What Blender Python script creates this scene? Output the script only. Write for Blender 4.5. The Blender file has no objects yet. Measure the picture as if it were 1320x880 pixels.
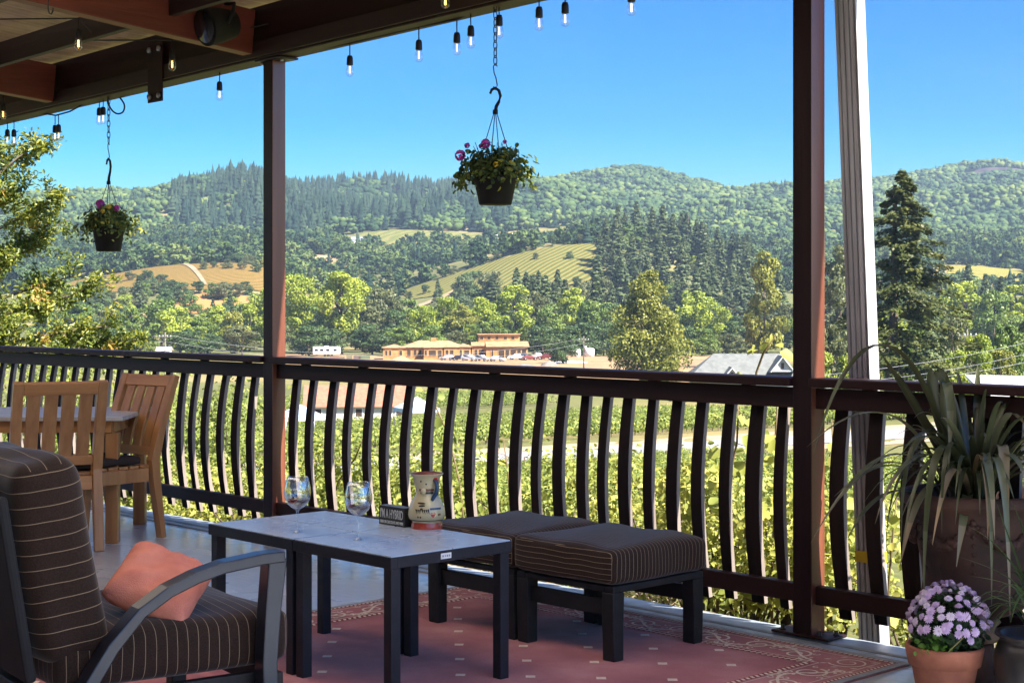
import bpy, math, random
import numpy as np
from mathutils import Vector, Matrix, Quaternion

# ------------------------------------------------------------------ set-up
SC = bpy.context.scene
COL = SC.collection
RNG = np.random.default_rng(11)
random.seed(5)
R_ = math.radians
FPX, HZ, CAMH = 2012.0, 397.0, 1.30          # focal length in photo pixels, horizon row, eye height
TH = R_(46.49)
E1 = np.array([math.cos(TH), -math.sin(TH)])  # along the railing, towards the right
E2 = np.array([math.sin(TH), math.cos(TH)])   # outwards, over the valley
RP = np.array([1.1685, 6.146])                # foot of the right porch post
DECK_ROT = -TH

def DK(a, b, z=0.0):
    p = RP + E1 * a + E2 * b
    return (p[0], p[1], z)
def ab(X, Y):
    d = np.array([X, Y]) - RP
    return float(d @ E1), float(d @ E2)
def on_b(px, b):
    """point of the vertical plane b=const seen in column px -> X, Y"""
    u = (px - 660) / FPX
    X0, Y0 = RP[0] + E2[0] * b, RP[1] + E2[1] * b
    a = (u * Y0 - X0) / (E1[0] - u * E1[1])
    return X0 + E1[0] * a, Y0 + E1[1] * a
def zat(py, Y): return CAMH - (py - HZ) / FPX * Y
def flr(px, py, z=0.0):
    Y = FPX * (CAMH - z) / (py - HZ)
    return (px - 660) / FPX * Y, Y, z
def at(px, py, Y): return ((px - 660) / FPX * Y, Y, zat(py, Y))

# ------------------------------------------------------------------ objects
def tag(o, label=None, cat=None, group=None, kind=None):
    if label: o['label'] = label
    if cat: o['category'] = cat
    if group: o['group'] = group
    if kind: o['kind'] = kind
    return o
def thing(name, label, cat, loc=(0, 0, 0), rz=0.0, group=None):
    o = bpy.data.objects.new(name, None); COL.objects.link(o)
    o.location = loc; o.rotation_euler = (0, 0, rz); o.empty_display_size = 0.1
    return tag(o, label, cat, group)
def kids(o): return list(o.children)
def dup(root, loc, rz=0.0, label=None, scale=None, group=None):
    def cp(o, par):
        c = o.copy(); COL.objects.link(c)
        if par is not None:
            c.parent = par; c.matrix_parent_inverse = Matrix.Identity(4)
        for ch in kids(o): cp(ch, c)
        return c
    r = cp(root, None)
    r.location = loc; r.rotation_euler = (0, 0, rz)
    if label: r['label'] = label
    if group: r['group'] = group
    if scale is not None: r.scale = scale if hasattr(scale, '__len__') else (scale,) * 3
    return r

class MB:
    """collects simple shapes and links them as ONE mesh object"""
    def __init__(s): s.V = []; s.F = []; s.M = []; s.S = []; s.n = 0; s.T = []
    def add(s, verts, faces, m=0, smooth=False, tint=None):
        verts = [tuple(v) for v in verts]
        s.V += verts
        for i, f in enumerate(faces):
            s.F.append([x + s.n for x in f]); s.M.append(m); s.S.append(smooth)
            s.T.append(0.5 if tint is None else (tint if not hasattr(tint, '__len__') else tint[i]))
        s.n += len(verts); return s
    def box(s, c, d, R=None, m=0):
        x, y, z = d[0] / 2, d[1] / 2, d[2] / 2
        vs = [Vector((i * x, j * y, k * z)) for i in (-1, 1) for j in (-1, 1) for k in (-1, 1)]
        if R is not None: vs = [R @ v for v in vs]
        vs = [v + Vector(c) for v in vs]
        return s.add(vs, [(0, 1, 3, 2), (4, 6, 7, 5), (0, 4, 5, 1), (2, 3, 7, 6), (0, 2, 6, 4), (1, 5, 7, 3)], m)
    def bar(s, p, q, w, h, up=(0, 0, 1), m=0):
        p, q = Vector(p), Vector(q); x = (q - p); L = x.length; x.normalize()
        up = Vector(up); y = up.cross(x); y.normalize(); z = x.cross(y)
        R = Matrix((x, y, z)).transposed()
        return s.box((p + q) / 2, (L, w, h), R, m)
    def tube(s, pts, rad, n=8, m=0, caps=True, smooth=True):
        pts = [Vector(p) for p in pts]
        if not hasattr(rad, '__len__'): rad = [rad] * len(pts)
        vs = []; ref = Vector((0.31, 0.17, 0.93))
        for i, p in enumerate(pts):
            t = (pts[min(i + 1, len(pts) - 1)] - pts[max(i - 1, 0)]).normalized()
            u = t.cross(ref)
            if u.length < 1e-3: u = t.cross(Vector((1, 0, 0)))
            u.normalize(); w = t.cross(u)
            for k in range(n):
                a = 2 * math.pi * k / n
                vs.append(p + (u * math.cos(a) + w * math.sin(a)) * rad[i])
        fs = [(i * n + k, i * n + (k + 1) % n, (i + 1) * n + (k + 1) % n, (i + 1) * n + k)
              for i in range(len(pts) - 1) for k in range(n)]
        if caps: fs += [tuple(range(n - 1, -1, -1)), tuple(range((len(pts) - 1) * n, len(pts) * n))]
        return s.add(vs, fs, m, smooth)
    def lathe(s, prof, n=32, m=0, c=(0, 0, 0), flute=None, smooth=True):
        vs = []
        for (r, z) in prof:
            for k in range(n):
                a = 2 * math.pi * k / n
                rr = r * (1 + (flute(a, z) if flute else 0))
                vs.append((c[0] + rr * math.cos(a), c[1] + rr * math.sin(a), c[2] + z))
        fs = [(i * n + k, i * n + (k + 1) % n, (i + 1) * n + (k + 1) % n, (i + 1) * n + k)
              for i in range(len(prof) - 1) for k in range(n)]
        if prof[0][0] > 1e-4: fs.append(tuple(range(n - 1, -1, -1)))
        if prof[-1][0] > 1e-4: fs.append(tuple(range((len(prof) - 1) * n, len(prof) * n)))
        return s.add(vs, fs, m, smooth)
    def sweep(s, pts, w, h, side, m=0, smooth=False):
        """rectangular section w (along side) x h swept along pts"""
        pts = [Vector(p) for p in pts]; side = Vector(side).normalized(); vs = []
        for i, p in enumerate(pts):
            t = (pts[min(i + 1, len(pts) - 1)] - pts[max(i - 1, 0)]).normalized()
            nn = side.cross(t).normalized()
            ww = w[i] if hasattr(w, '__len__') else w
            hh = h[i] if hasattr(h, '__len__') else h
            for (a, b) in ((-1, -1), (1, -1), (1, 1), (-1, 1)):
                vs.append(p + side * (a * ww / 2) + nn * (b * hh / 2))
        fs = [(i * 4 + k, i * 4 + (k + 1) % 4, i * 4 + 4 + (k + 1) % 4, i * 4 + 4 + k)
              for i in range(len(pts) - 1) for k in range(4)]
        fs += [(3, 2, 1, 0), tuple(range(len(vs) - 4, len(vs)))]
        return s.add(vs, fs, m, smooth)
    def strip(s, pts, w, nrm=(0, 0, 1), m=0, tint=None):
        """flat ribbon"""
        pts = [Vector(p) for p in pts]; nrm = Vector(nrm); vs = []
        for i, p in enumerate(pts):
            t = (pts[min(i + 1, len(pts) - 1)] - pts[max(i - 1, 0)]).normalized()
            y = nrm.cross(t).normalized(); ww = w[i] if hasattr(w, '__len__') else w
            vs += [p - y * ww / 2, p + y * ww / 2]
        return s.add(vs, [(2 * i, 2 * i + 2, 2 * i + 3, 2 * i + 1) for i in range(len(pts) - 1)], m, True, tint)
    def build(s, name, mats, parent=None, bevel=0.0, subsurf=0, loc=None, tint=False):
        me = bpy.data.meshes.new(name); me.from_pydata(s.V, [], s.F)
        mats = mats if isinstance(mats, (list, tuple)) else [mats]
        for x in mats: me.materials.append(x)
        me.polygons.foreach_set('material_index', s.M)
        me.polygons.foreach_set('use_smooth', s.S)
        if tint:
            at_ = me.attributes.new('tint', 'FLOAT', 'FACE'); at_.data.foreach_set('value', s.T)
        me.update()
        o = bpy.data.objects.new(name, me); COL.objects.link(o)
        if parent is not None: o.parent = parent
        if loc is not None: o.location = loc
        if bevel:
            b = o.modifiers.new('bevel', 'BEVEL'); b.width = bevel; b.segments = 2; b.limit_method = 'ANGLE'; b.angle_limit = R_(40)
        if subsurf:
            b = o.modifiers.new('sub', 'SUBSURF'); b.levels = subsurf; b.render_levels = subsurf
        return o

def np_mesh(name, V, Fq, mat, parent=None, tint=None, smooth=False, mi=None):
    """fast path: V (n,3), Fq (m,k) all faces with k corners"""
    V = np.ascontiguousarray(V, dtype=np.float32); Fq = np.ascontiguousarray(Fq, dtype=np.int32)
    m, k = Fq.shape
    me = bpy.data.meshes.new(name)
    me.vertices.add(len(V)); me.vertices.foreach_set('co', V.ravel())
    me.loops.add(m * k); me.loops.foreach_set('vertex_index', Fq.ravel())
    me.polygons.add(m); me.polygons.foreach_set('loop_start', np.arange(m, dtype=np.int32) * k)
    me.polygons.foreach_set('loop_total', np.full(m, k, dtype=np.int32))
    for x in (mat if isinstance(mat, (list, tuple)) else [mat]): me.materials.append(x)
    if mi is not None: me.polygons.foreach_set('material_index', np.asarray(mi, dtype=np.int32))
    if smooth: me.polygons.foreach_set('use_smooth', np.ones(m, dtype=bool))
    if tint is not None:
        a = me.attributes.new('tint', 'FLOAT', 'FACE'); a.data.foreach_set('value', np.asarray(tint, dtype=np.float32))
    me.update(calc_edges=True); me.validate()
    o = bpy.data.objects.new(name, me); COL.objects.link(o)
    if parent is not None: o.parent = parent
    return o

# ------------------------------------------------------------------ materials
def newmat(name):
    m = bpy.data.materials.new(name); m.use_nodes = True
    nt = m.node_tree; nt.nodes.clear()
    out = nt.nodes.new('ShaderNodeOutputMaterial')
    return m, nt, out
def N(nt, t, **kw):
    n = nt.nodes.new(t)
    for k, v in kw.items(): setattr(n, k, v)
    return n
def rgb(c): return (c[0], c[1], c[2], 1.0)
def ramp(nt, stops, fac):
    r = N(nt, 'ShaderNodeValToRGB'); el = r.color_ramp.elements
    while len(el) > 1: el.remove(el[-1])
    el[0].position = stops[0][0]; el[0].color = rgb(stops[0][1])
    for p, c in stops[1:]:
        e = el.new(p); e.color = rgb(c)
    nt.links.new(fac, r.inputs[0]); return r
def pm(name, c1, c2=None, scale=8.0, rough=0.6, bump=0.0, bscale=None, metal=0.0, spec=0.5, stretch=(1, 1, 1), detail=6.0,
       lo=0.35, hi=0.65, coat=0.0, rough2=None):
    """principled with two-tone noise and bump, in object space"""
    m, nt, out = newmat(name); L = nt.links
    b = N(nt, 'ShaderNodeBsdfPrincipled'); L.new(b.outputs[0], out.inputs[0])
    b.inputs['Roughness'].default_value = rough; b.inputs['Metallic'].default_value = metal
    b.inputs['Specular IOR Level'].default_value = spec
    if coat: b.inputs['Coat Weight'].default_value = min(coat, 1.0); b.inputs['Coat Roughness'].default_value = 0.13 if coat > 1 else 0.15; b.inputs['Coat IOR'].default_value = 1.8 if coat > 1 else 1.5
    tc = N(nt, 'ShaderNodeTexCoord'); mp = N(nt, 'ShaderNodeMapping'); mp.inputs['Scale'].default_value = stretch
    L.new(tc.outputs['Object'], mp.inputs[0])
    ns = N(nt, 'ShaderNodeTexNoise'); ns.inputs['Scale'].default_value = scale; ns.inputs['Detail'].default_value = detail
    L.new(mp.outputs[0], ns.inputs['Vector'])
    if c2 is None: c2 = tuple(x * 0.8 for x in c1)
    r = ramp(nt, [(lo, c1), (hi, c2)], ns.outputs[0]); L.new(r.outputs[0], b.inputs['Base Color'])
    if rough2 is not None:
        mr = N(nt, 'ShaderNodeMapRange'); mr.inputs[1].default_value = 0.3; mr.inputs[2].default_value = 0.7
        mr.inputs[3].default_value = rough; mr.inputs[4].default_value = rough2
        L.new(ns.outputs[0], mr.inputs[0]); L.new(mr.outputs[0], b.inputs['Roughness'])
    if bump:
        n2 = N(nt, 'ShaderNodeTexNoise'); n2.inputs['Scale'].default_value = bscale or scale * 3; n2.inputs['Detail'].default_value = 5
        L.new(mp.outputs[0], n2.inputs['Vector'])
        bp = N(nt, 'ShaderNodeBump'); bp.inputs['Strength'].default_value = bump; bp.inputs['Distance'].default_value = 0.01
        L.new(n2.outputs[0], bp.inputs['Height']); L.new(bp.outputs[0], b.inputs['Normal'])
    return m
def leafmat(name, stops, trans=0.3, rough=0.5, nscale=0.0, spec=0.3):
    """foliage: colour from the per-leaf 'tint' attribute, partly translucent"""
    m, nt, out = newmat(name); L = nt.links
    a = N(nt, 'ShaderNodeAttribute'); a.attribute_name = 'tint'
    fac = a.outputs['Fac']
    oi = N(nt, 'ShaderNodeObjectInfo')
    ad = N(nt, 'ShaderNodeMath', operation='MULTIPLY_ADD'); ad.inputs[1].default_value = 0.22
    sb = N(nt, 'ShaderNodeMath', operation='SUBTRACT'); sb.inputs[1].default_value = 0.11
    L.new(oi.outputs['Random'], ad.inputs[0]); L.new(fac, sb.inputs[0]); L.new(sb.outputs[0], ad.inputs[2])
    r = ramp(nt, stops, ad.outputs[0])
    b = N(nt, 'ShaderNodeBsdfPrincipled'); b.inputs['Roughness'].default_value = rough
    b.inputs['Specular IOR Level'].default_value = spec
    L.new(r.outputs[0], b.inputs['Base Color'])
    if trans > 0:
        t = N(nt, 'ShaderNodeBsdfTranslucent'); L.new(r.outputs[0], t.inputs[0])
        mx = N(nt, 'ShaderNodeMixShader'); mx.inputs[0].default_value = trans
        L.new(b.outputs[0], mx.inputs[1]); L.new(t.outputs[0], mx.inputs[2]); L.new(mx.outputs[0], out.inputs[0])
    else: L.new(b.outputs[0], out.inputs[0])
    return m
def stripemat(name, base, line, axis, pitch, width=0.09, rough=0.9, axis2=None):
    """woven cloth with thin pinstripes across the given object axis"""
    m, nt, out = newmat(name); L = nt.links
    b = N(nt, 'ShaderNodeBsdfPrincipled'); L.new(b.outputs[0], out.inputs[0])
    b.inputs['Roughness'].default_value = rough; b.inputs['Specular IOR Level'].default_value = 0.15
    b.inputs['Sheen Weight'].default_value = 0.22; b.inputs['Sheen Roughness'].default_value = 0.4; b.inputs['Sheen Tint'].default_value = (1, .93, .90, 1)
    tc = N(nt, 'ShaderNodeTexCoord'); sp = N(nt, 'ShaderNodeSeparateXYZ'); L.new(tc.outputs['Object'], sp.inputs[0])
    nz = N(nt, 'ShaderNodeTexNoise'); nz.inputs['Scale'].default_value = 7; L.new(tc.outputs['Object'], nz.inputs['Vector'])
    wob = N(nt, 'ShaderNodeMath', operation='MULTIPLY_ADD'); wob.inputs[1].default_value = 0.012
    L.new(nz.outputs[0], wob.inputs[0]); L.new(sp.outputs[axis], wob.inputs[2])
    if axis2 is not None:      # on faces square to the stripe axis the cloth turns and runs along axis2
        sn_ = N(nt, 'ShaderNodeSeparateXYZ'); L.new(tc.outputs['Normal'], sn_.inputs[0])
        ab_ = N(nt, 'ShaderNodeMath', operation='ABSOLUTE'); L.new(sn_.outputs[axis], ab_.inputs[0])
        gt = N(nt, 'ShaderNodeMath', operation='GREATER_THAN'); gt.inputs[1].default_value = .72; L.new(ab_.outputs[0], gt.inputs[0])
        w2 = N(nt, 'ShaderNodeMath', operation='MULTIPLY_ADD'); w2.inputs[1].default_value = 0.012; L.new(nz.outputs[0], w2.inputs[0]); L.new(sp.outputs[axis2], w2.inputs[2])
        mxs = N(nt, 'ShaderNodeMix', data_type='FLOAT'); L.new(gt.outputs[0], mxs.inputs[0]); L.new(wob.outputs[0], mxs.inputs[2]); L.new(w2.outputs[0], mxs.inputs[3])
        wob = mxs
    dv = N(nt, 'ShaderNodeMath', operation='DIVIDE'); dv.inputs[1].default_value = pitch; L.new(wob.outputs[0], dv.inputs[0])
    fr = N(nt, 'ShaderNodeMath', operation='FRACT'); L.new(dv.outputs[0], fr.inputs[0])
    lt = N(nt, 'ShaderNodeMath', operation='LESS_THAN'); lt.inputs[1].default_value = width; L.new(fr.outputs[0], lt.inputs[0])
    wv = N(nt, 'ShaderNodeTexNoise'); wv.inputs['Scale'].default_value = 260; L.new(tc.outputs['Object'], wv.inputs['Vector'])
    r = ramp(nt, [(0.3, tuple(x * 0.75 for x in base)), (0.7, tuple(x * 1.25 for x in base))], wv.outputs[0])
    mx = N(nt, 'ShaderNodeMix', data_type='RGBA'); L.new(lt.outputs[0], mx.inputs[0])
    L.new(r.outputs[0], mx.inputs[6]); mx.inputs[7].default_value = rgb(line); L.new(mx.outputs[2], b.inputs['Base Color'])
    bp = N(nt, 'ShaderNodeBump'); bp.inputs['Strength'].default_value = 0.35; bp.inputs['Distance'].default_value = 0.004
    n3 = N(nt, 'ShaderNodeTexNoise'); n3.inputs['Scale'].default_value = 14; L.new(tc.outputs['Object'], n3.inputs['Vector'])
    ad = N(nt, 'ShaderNodeMath', operation='MULTIPLY_ADD'); ad.inputs[1].default_value = 0.25; L.new(wv.outputs[0], ad.inputs[0]); L.new(n3.outputs[0], ad.inputs[2])
    L.new(ad.outputs[0], bp.inputs['Height']); L.new(bp.outputs[0], b.inputs['Normal'])
    return m
def woodmat(name, c1, c2, axis=2, rough=0.45, scale=10, coat=0.0, bump=0.15, spec=0.5):
    st = [1.0, 1.0, 1.0]; st[axis] = 0.06
    st = tuple(x * 2.2 for x in st)
    return pm(name, c1, c2, scale=scale, rough=rough, bump=bump, bscale=scale * 3, stretch=st, lo=0.3, hi=0.7, coat=coat, spec=spec)
def emit(name, c, s):
    m, nt, out = newmat(name); e = N(nt, 'ShaderNodeEmission'); e.inputs[0].default_value = rgb(c); e.inputs[1].default_value = s
    nt.links.new(e.outputs[0], out.inputs[0]); return m
def glassmat(name, c=(1, 1, 1), rough=0.0, ior=1.45):
    m, nt, out = newmat(name); b = N(nt, 'ShaderNodeBsdfPrincipled'); nt.links.new(b.outputs[0], out.inputs[0])
    b.inputs['Base Color'].default_value = rgb(c); b.inputs['Transmission Weight'].default_value = 1.0
    b.inputs['Roughness'].default_value = rough; b.inputs['IOR'].default_value = ior
    return m

def thinglass(name, tint=(1, 1, 1), gloss=.9, lo=.04, hi=.75):
    """thin clear glass: see-through, with reflections growing towards the rim"""
    m, nt, out = newmat(name); L = nt.links
    t = N(nt, 'ShaderNodeBsdfTransparent'); t.inputs[0].default_value = rgb(tint)
    g = N(nt, 'ShaderNodeBsdfGlossy'); g.inputs['Roughness'].default_value = .03; g.inputs[0].default_value = rgb((gloss, gloss, gloss))
    lw = N(nt, 'ShaderNodeLayerWeight'); lw.inputs[0].default_value = .26
    mr = N(nt, 'ShaderNodeMapRange'); mr.inputs[3].default_value = lo; mr.inputs[4].default_value = hi; L.new(lw.outputs['Facing'], mr.inputs[0])
    mx = N(nt, 'ShaderNodeMixShader'); L.new(mr.outputs[0], mx.inputs[0]); L.new(t.outputs[0], mx.inputs[1]); L.new(g.outputs[0], mx.inputs[2]); L.new(mx.outputs[0], out.inputs[0])
    return m
MT = {}
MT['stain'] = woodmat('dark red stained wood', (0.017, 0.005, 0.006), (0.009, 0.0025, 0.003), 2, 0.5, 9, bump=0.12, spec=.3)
MT['stain_x'] = woodmat('dark red stained board', (0.028, 0.008, 0.007), (0.014, 0.004, 0.004), 0, 0.55, 9, bump=0.12, spec=.28)
MT['rafter'] = woodmat('red stained rafter', (0.17, 0.036, 0.021), (0.11, 0.022, 0.014), 1, 0.5, 9, bump=0.2)
MT['purlin'] = woodmat('dark stained purlin', (0.03, 0.011, 0.008), (0.017, 0.006, 0.005), 0, 0.6, 9)
MT['stave'] = woodmat('dark barrel stave', (0.018, 0.009, 0.008), (0.009, 0.004, 0.004), 2, 0.75, 12, bump=0.25, spec=.2)
MT['stave_edge'] = woodmat('grey stave edge', (0.26, 0.22, 0.19), (0.16, 0.13, 0.11), 2, 0.7, 12)
MT['post_sunlit_side'] = woodmat('sunlit worn red post', (0.18, 0.066, 0.037), (0.11, 0.030, 0.020), 2, 0.3, 6, bump=0.1, coat=0.25)  # lighter copy of the stain, with the sunlight painted in
MT['teak'] = woodmat('oiled teak', (0.47, 0.225, 0.080), (0.31, 0.125, 0.040), 2, 0.4, 9, coat=0.1)
MT['teak_x'] = woodmat('oiled teak rail', (0.54, 0.25, 0.083), (0.36, 0.145, 0.044), 0, 0.4, 9, coat=0.1)
MT['blackmetal'] = pm('black painted metal', (0.010, 0.010, 0.012), (0.015, 0.015, 0.018), 20, 0.55, 0.05, spec=.3)
MT['navymetal'] = pm('dark slate table frame', (0.008, 0.009, 0.016), (0.012, 0.013, 0.022), 20, 0.5, 0.05, spec=.35)
MT['iron'] = pm('black iron', (0.02, 0.018, 0.018), None, 20, 0.5)
MT['steel'] = pm('galvanised steel', (0.45, 0.46, 0.48), (0.32, 0.33, 0.35), 14, 0.4, metal=0.8)
MT['black_plastic'] = pm('black plastic', (0.008, 0.008, 0.008), (0.014, 0.013, 0.012), 9, 0.7, spec=.25)
MT['white'] = pm('white paint', (0.78, 0.79, 0.80), (0.70, 0.71, 0.72), 6, 0.4)
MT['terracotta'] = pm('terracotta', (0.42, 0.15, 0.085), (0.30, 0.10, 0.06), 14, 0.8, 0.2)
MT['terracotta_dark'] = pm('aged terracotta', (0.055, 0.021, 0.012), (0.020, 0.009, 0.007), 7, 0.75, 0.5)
MT['soil'] = pm('potting soil', (0.03, 0.022, 0.016), (0.05, 0.035, 0.025), 30, 0.95, 0.6)
MT['bark'] = pm('bark', (0.09, 0.065, 0.045), (0.05, 0.036, 0.026), 5, 0.9, 0.5, stretch=(3, 3, 0.6))
MT['bark_pale'] = pm('pale bark', (0.16, 0.13, 0.10), (0.09, 0.07, 0.05), 5, 0.9, 0.5, stretch=(3, 3, 0.6))
# ================================================================== DECK
def mk_floor_mat():
    m, nt, out = newmat('painted deck floor'); L = nt.links
    b = N(nt, 'ShaderNodeBsdfPrincipled'); L.new(b.outputs[0], out.inputs[0])
    tc = N(nt, 'ShaderNodeTexCoord')
    n1 = N(nt, 'ShaderNodeTexNoise'); n1.inputs['Scale'].default_value = 1.6; n1.inputs['Detail'].default_value = 8; L.new(tc.outputs['Object'], n1.inputs['Vector'])
    mp = N(nt, 'ShaderNodeMapping'); mp.inputs['Scale'].default_value = (2.0, 9.0, 1); mp.inputs['Rotation'].default_value = (0, 0, R_(46)); L.new(tc.outputs['Object'], mp.inputs[0])
    n2 = N(nt, 'ShaderNodeTexNoise'); n2.inputs['Scale'].default_value = 2.4; n2.inputs['Detail'].default_value = 4; L.new(mp.outputs[0], n2.inputs['Vector'])
    r = ramp(nt, [(0.3, (0.40, 0.42, 0.43)), (0.5, (0.48, 0.50, 0.51)), (0.72, (0.33, 0.35, 0.37))], n1.outputs[0])
    L.new(r.outputs[0], b.inputs['Base Color'])
    b.inputs['Coat Weight'].default_value = 1.0; b.inputs['Coat IOR'].default_value = 1.7; b.inputs['Coat Roughness'].default_value = 0.32
    mr = N(nt, 'ShaderNodeMapRange'); mr.inputs[1].default_value = 0.3; mr.inputs[2].default_value = 0.7; mr.inputs[3].default_value = 0.18; mr.inputs[4].default_value = 0.38
    L.new(n1.outputs[0], mr.inputs[0]); L.new(mr.outputs[0], b.inputs['Roughness'])
    bp = N(nt, 'ShaderNodeBump'); bp.inputs['Strength'].default_value = 0.35; bp.inputs['Distance'].default_value = 0.02
    L.new(n2.outputs[0], bp.inputs['Height']); L.new(bp.outputs[0], b.inputs['Normal'])
    return m
MT['floor'] = mk_floor_mat()
MT['sill'] = pm('zinc deck flashing', (0.34, 0.38, 0.42), (0.24, 0.28, 0.32), 12, 0.42, 0.08, metal=0.2)
MT['gap'] = pm('dark gap', (0.012, 0.012, 0.014), None, 10, 0.9)

deck = thing('deck_floor', None, None, DK(0, 0), DECK_ROT); tag(deck, 'painted grey deck floor', None, None, 'structure')
mb = MB(); mb.box((-3, -5.06, -0.15), (18, 10.0, 0.30)); s_ = mb.build('floor_slab', MT['floor'], deck)
mb = MB(); mb.box((-3, 0.012, -0.13), (18, 0.135, 0.29)); s_ = mb.build('edge_flashing', MT['sill'], deck, bevel=0.006)
mb = MB(); mb.box((-3, -0.088, 0.004), (18, 0.045, 0.010)); mb.build('inner_flashing', MT['sill'], deck, bevel=0.003)
mb = MB(); mb.box((-3, -0.0605, 0.003), (18, 0.008, 0.008)); mb.build('flashing_joint', MT['gap'], deck)

# ------------------------------------------------------------------ posts
A_L, A_R = -3.64, 0.0
def beam_z(a): return 2.765 + 0.0185 * a       # underside of the eave beam
def make_post(a, label):
    t = thing('porch_post', label, 'post', DK(a, 0), DECK_ROT, 'dark red posts carrying the porch roof')
    h = beam_z(a) - 0.012
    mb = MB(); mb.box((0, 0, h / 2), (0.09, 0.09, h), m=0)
    # material 1 paints the sunlit tone onto the weathered right side face
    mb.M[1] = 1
    mb.build('shaft', [MT['stain'], MT['post_sunlit_side']], t, bevel=0.004)
    mb = MB(); mb.box((0, 0, 0.0225), (0.27, 0.13, 0.010)); bpz = mb.build('base_plate', MT['stain_x'], t, bevel=0.003)
    for sx in (-0.1, 0.075, 0.115):
        mb = MB(); y = -0.035 if sx != 0.115 else 0.02
        mb.lathe([(0.014, 0.0275), (0.014, 0.031), (0.009, 0.0315), (0.009, 0.044), (0.005, 0.046), (0.0, 0.046)], 6, c=(sx, y, 0))
        mb.build('bolt', MT['blackmetal'], t)
    mb = MB(); mb.box((0.02, 0, h + 0.0055), (0.24, 0.13, 0.011)); mb.build('top_plate', MT['iron'], t, bevel=0.002)
    for sx in (-0.075, 0.115):
        mb = MB(); mb.lathe([(0.0, -0.016), (0.010, -0.015), (0.010, 0.0)], 6, c=(sx, -0.03, h)); mb.build('bolt', MT['steel'], t)
    return t
make_post(A_R, 'near dark red porch post standing beside the grooved white downspout')
make_post(A_L, 'farther dark red porch post between the teak chairs and the wine glasses')

# ------------------------------------------------------------------ railing of barrel staves
def stave(mb, a, w, z0, z1, bow, b0=0.040, th=0.022, tilt=0.0, n=12):
    """curved tapering barrel stave: front face dark, edges grey"""
    rows = []
    for i in range(n + 1):
        t = i / n; z = z0 + (z1 - z0) * t
        k = math.sin(math.pi * t)
        y = b0 - bow * k
        ww = w * (0.86 + 0.14 * k); x = a + tilt * (t - 0.5)
        rows.append([(x - ww / 2, y, z), (x + ww / 2, y, z), (x + ww / 2, y + th, z), (x - ww / 2, y + th, z)])
    vs = [p for r in rows for p in r]; fs = []; ms = []
    for i in range(n):
        for k in range(4):
            fs.append((i * 4 + k, i * 4 + (k + 1) % 4, i * 4 + 4 + (k + 1) % 4, i * 4 + 4 + k)); ms.append(0 if k in (0,) else 1 if k in (1, 3) else 0)
    fs += [(3, 2, 1, 0), tuple(range(n * 4, n * 4 + 4))]; ms += [0, 0]
    k0 = len(mb.F); mb.add(vs, fs)
    mb.M[k0:] = ms
def a_of_px(px, b=0.03):
    X, Y = on_b(px, b); return ab(X, Y)[0]
def railing(a0, a1, staves, label, name='deck_railing'):
    t = thing(name, label, 'railing', DK((a0 + a1) / 2, 0), DECK_ROT, 'sections of barrel stave railing')
    c = (a0 + a1) / 2; L = a1 - a0
    mb = MB(); mb.box((0, 0, 1.010), (L, 0.135, 0.034)); mb.build('cap_rail', MT['stain_x'], t, bevel=0.005)
    mb = MB(); mb.box((0, 0.002, 0.946), (L, 0.040, 0.080)); mb.build('top_rail', MT['stain_x'], t, bevel=0.003)
    for k in range(max(2, int(L / 0.45))):
        mb = MB(); mb.box((-L / 2 + (k + 0.5) * L / max(2, int(L / 0.45)), 0.002, 0.9895), (0.05, 0.03, 0.007))
        mb.build('spacer_block', MT['stain_x'], t)
    mb = MB(); mb.box((0, 0.0, 0.178), (L, 0.042, 0.072)); mb.build('bottom_rail', MT['stain_x'], t, bevel=0.003)
    for (px, w) in staves:
        a = a_of_px(px) - c
        r = random.Random(int(px * 7))
        mb = MB(); stave(mb, a, w, 0.085 + r.uniform(-.012, .012), 0.965, 0.052 + r.uniform(-.008, .008), b0=0.046 + r.uniform(-.004, .004), tilt=r.uniform(-.014, .014))
        mb.build('baluster', [MT['stave'], MT['stave_edge']], t)
    return t
mid = [(381, .062), (403.5, .055), (428, .066), (452, .052), (479, .052), (501, .060), (527, .058), (556, .066), (583, .05), (610, .062), (640, .056), (668, .064), (697, .05), (725, .064), (754, .058), (781, .05), (810, .064), (841, .052), (872, .062), (905, .058), (939, .056), (975, .074), (1009, .05)]
left = [(-60, .06), (-43, .05), (-28, .06), (-13, .055), (2, .06), (16.6, .06), (29, .055), (41, .05), (55, .06), (68.6, .055), (82, .05), (96, .06), (110, .055), (124, .05), (139, .06), (153, .055), (167, .05), (181, .06), (199, .055), (216, .06), (236, .066), (253, .05), (270, .06), (289, .056), (308, .064), (326, .06)]
right = [(1086, .068), (1131, .066), (1178, .08), (1222, .06), (1265, .08), (1306, .08), (1350, .06), (1396, .075), (1445, .06), (1500, .08), (1555, .06), (1620, .08)]
railing(A_L + 0.045, A_R - 0.045, mid, 'dark barrel stave railing spanning between the two porch posts')
railing(-8.2, A_L - 0.045, left, 'dark barrel stave railing behind the teak chairs')
railing(A_R + 0.045, 2.4, right, 'dark barrel stave railing behind the large urn plant')

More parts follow.
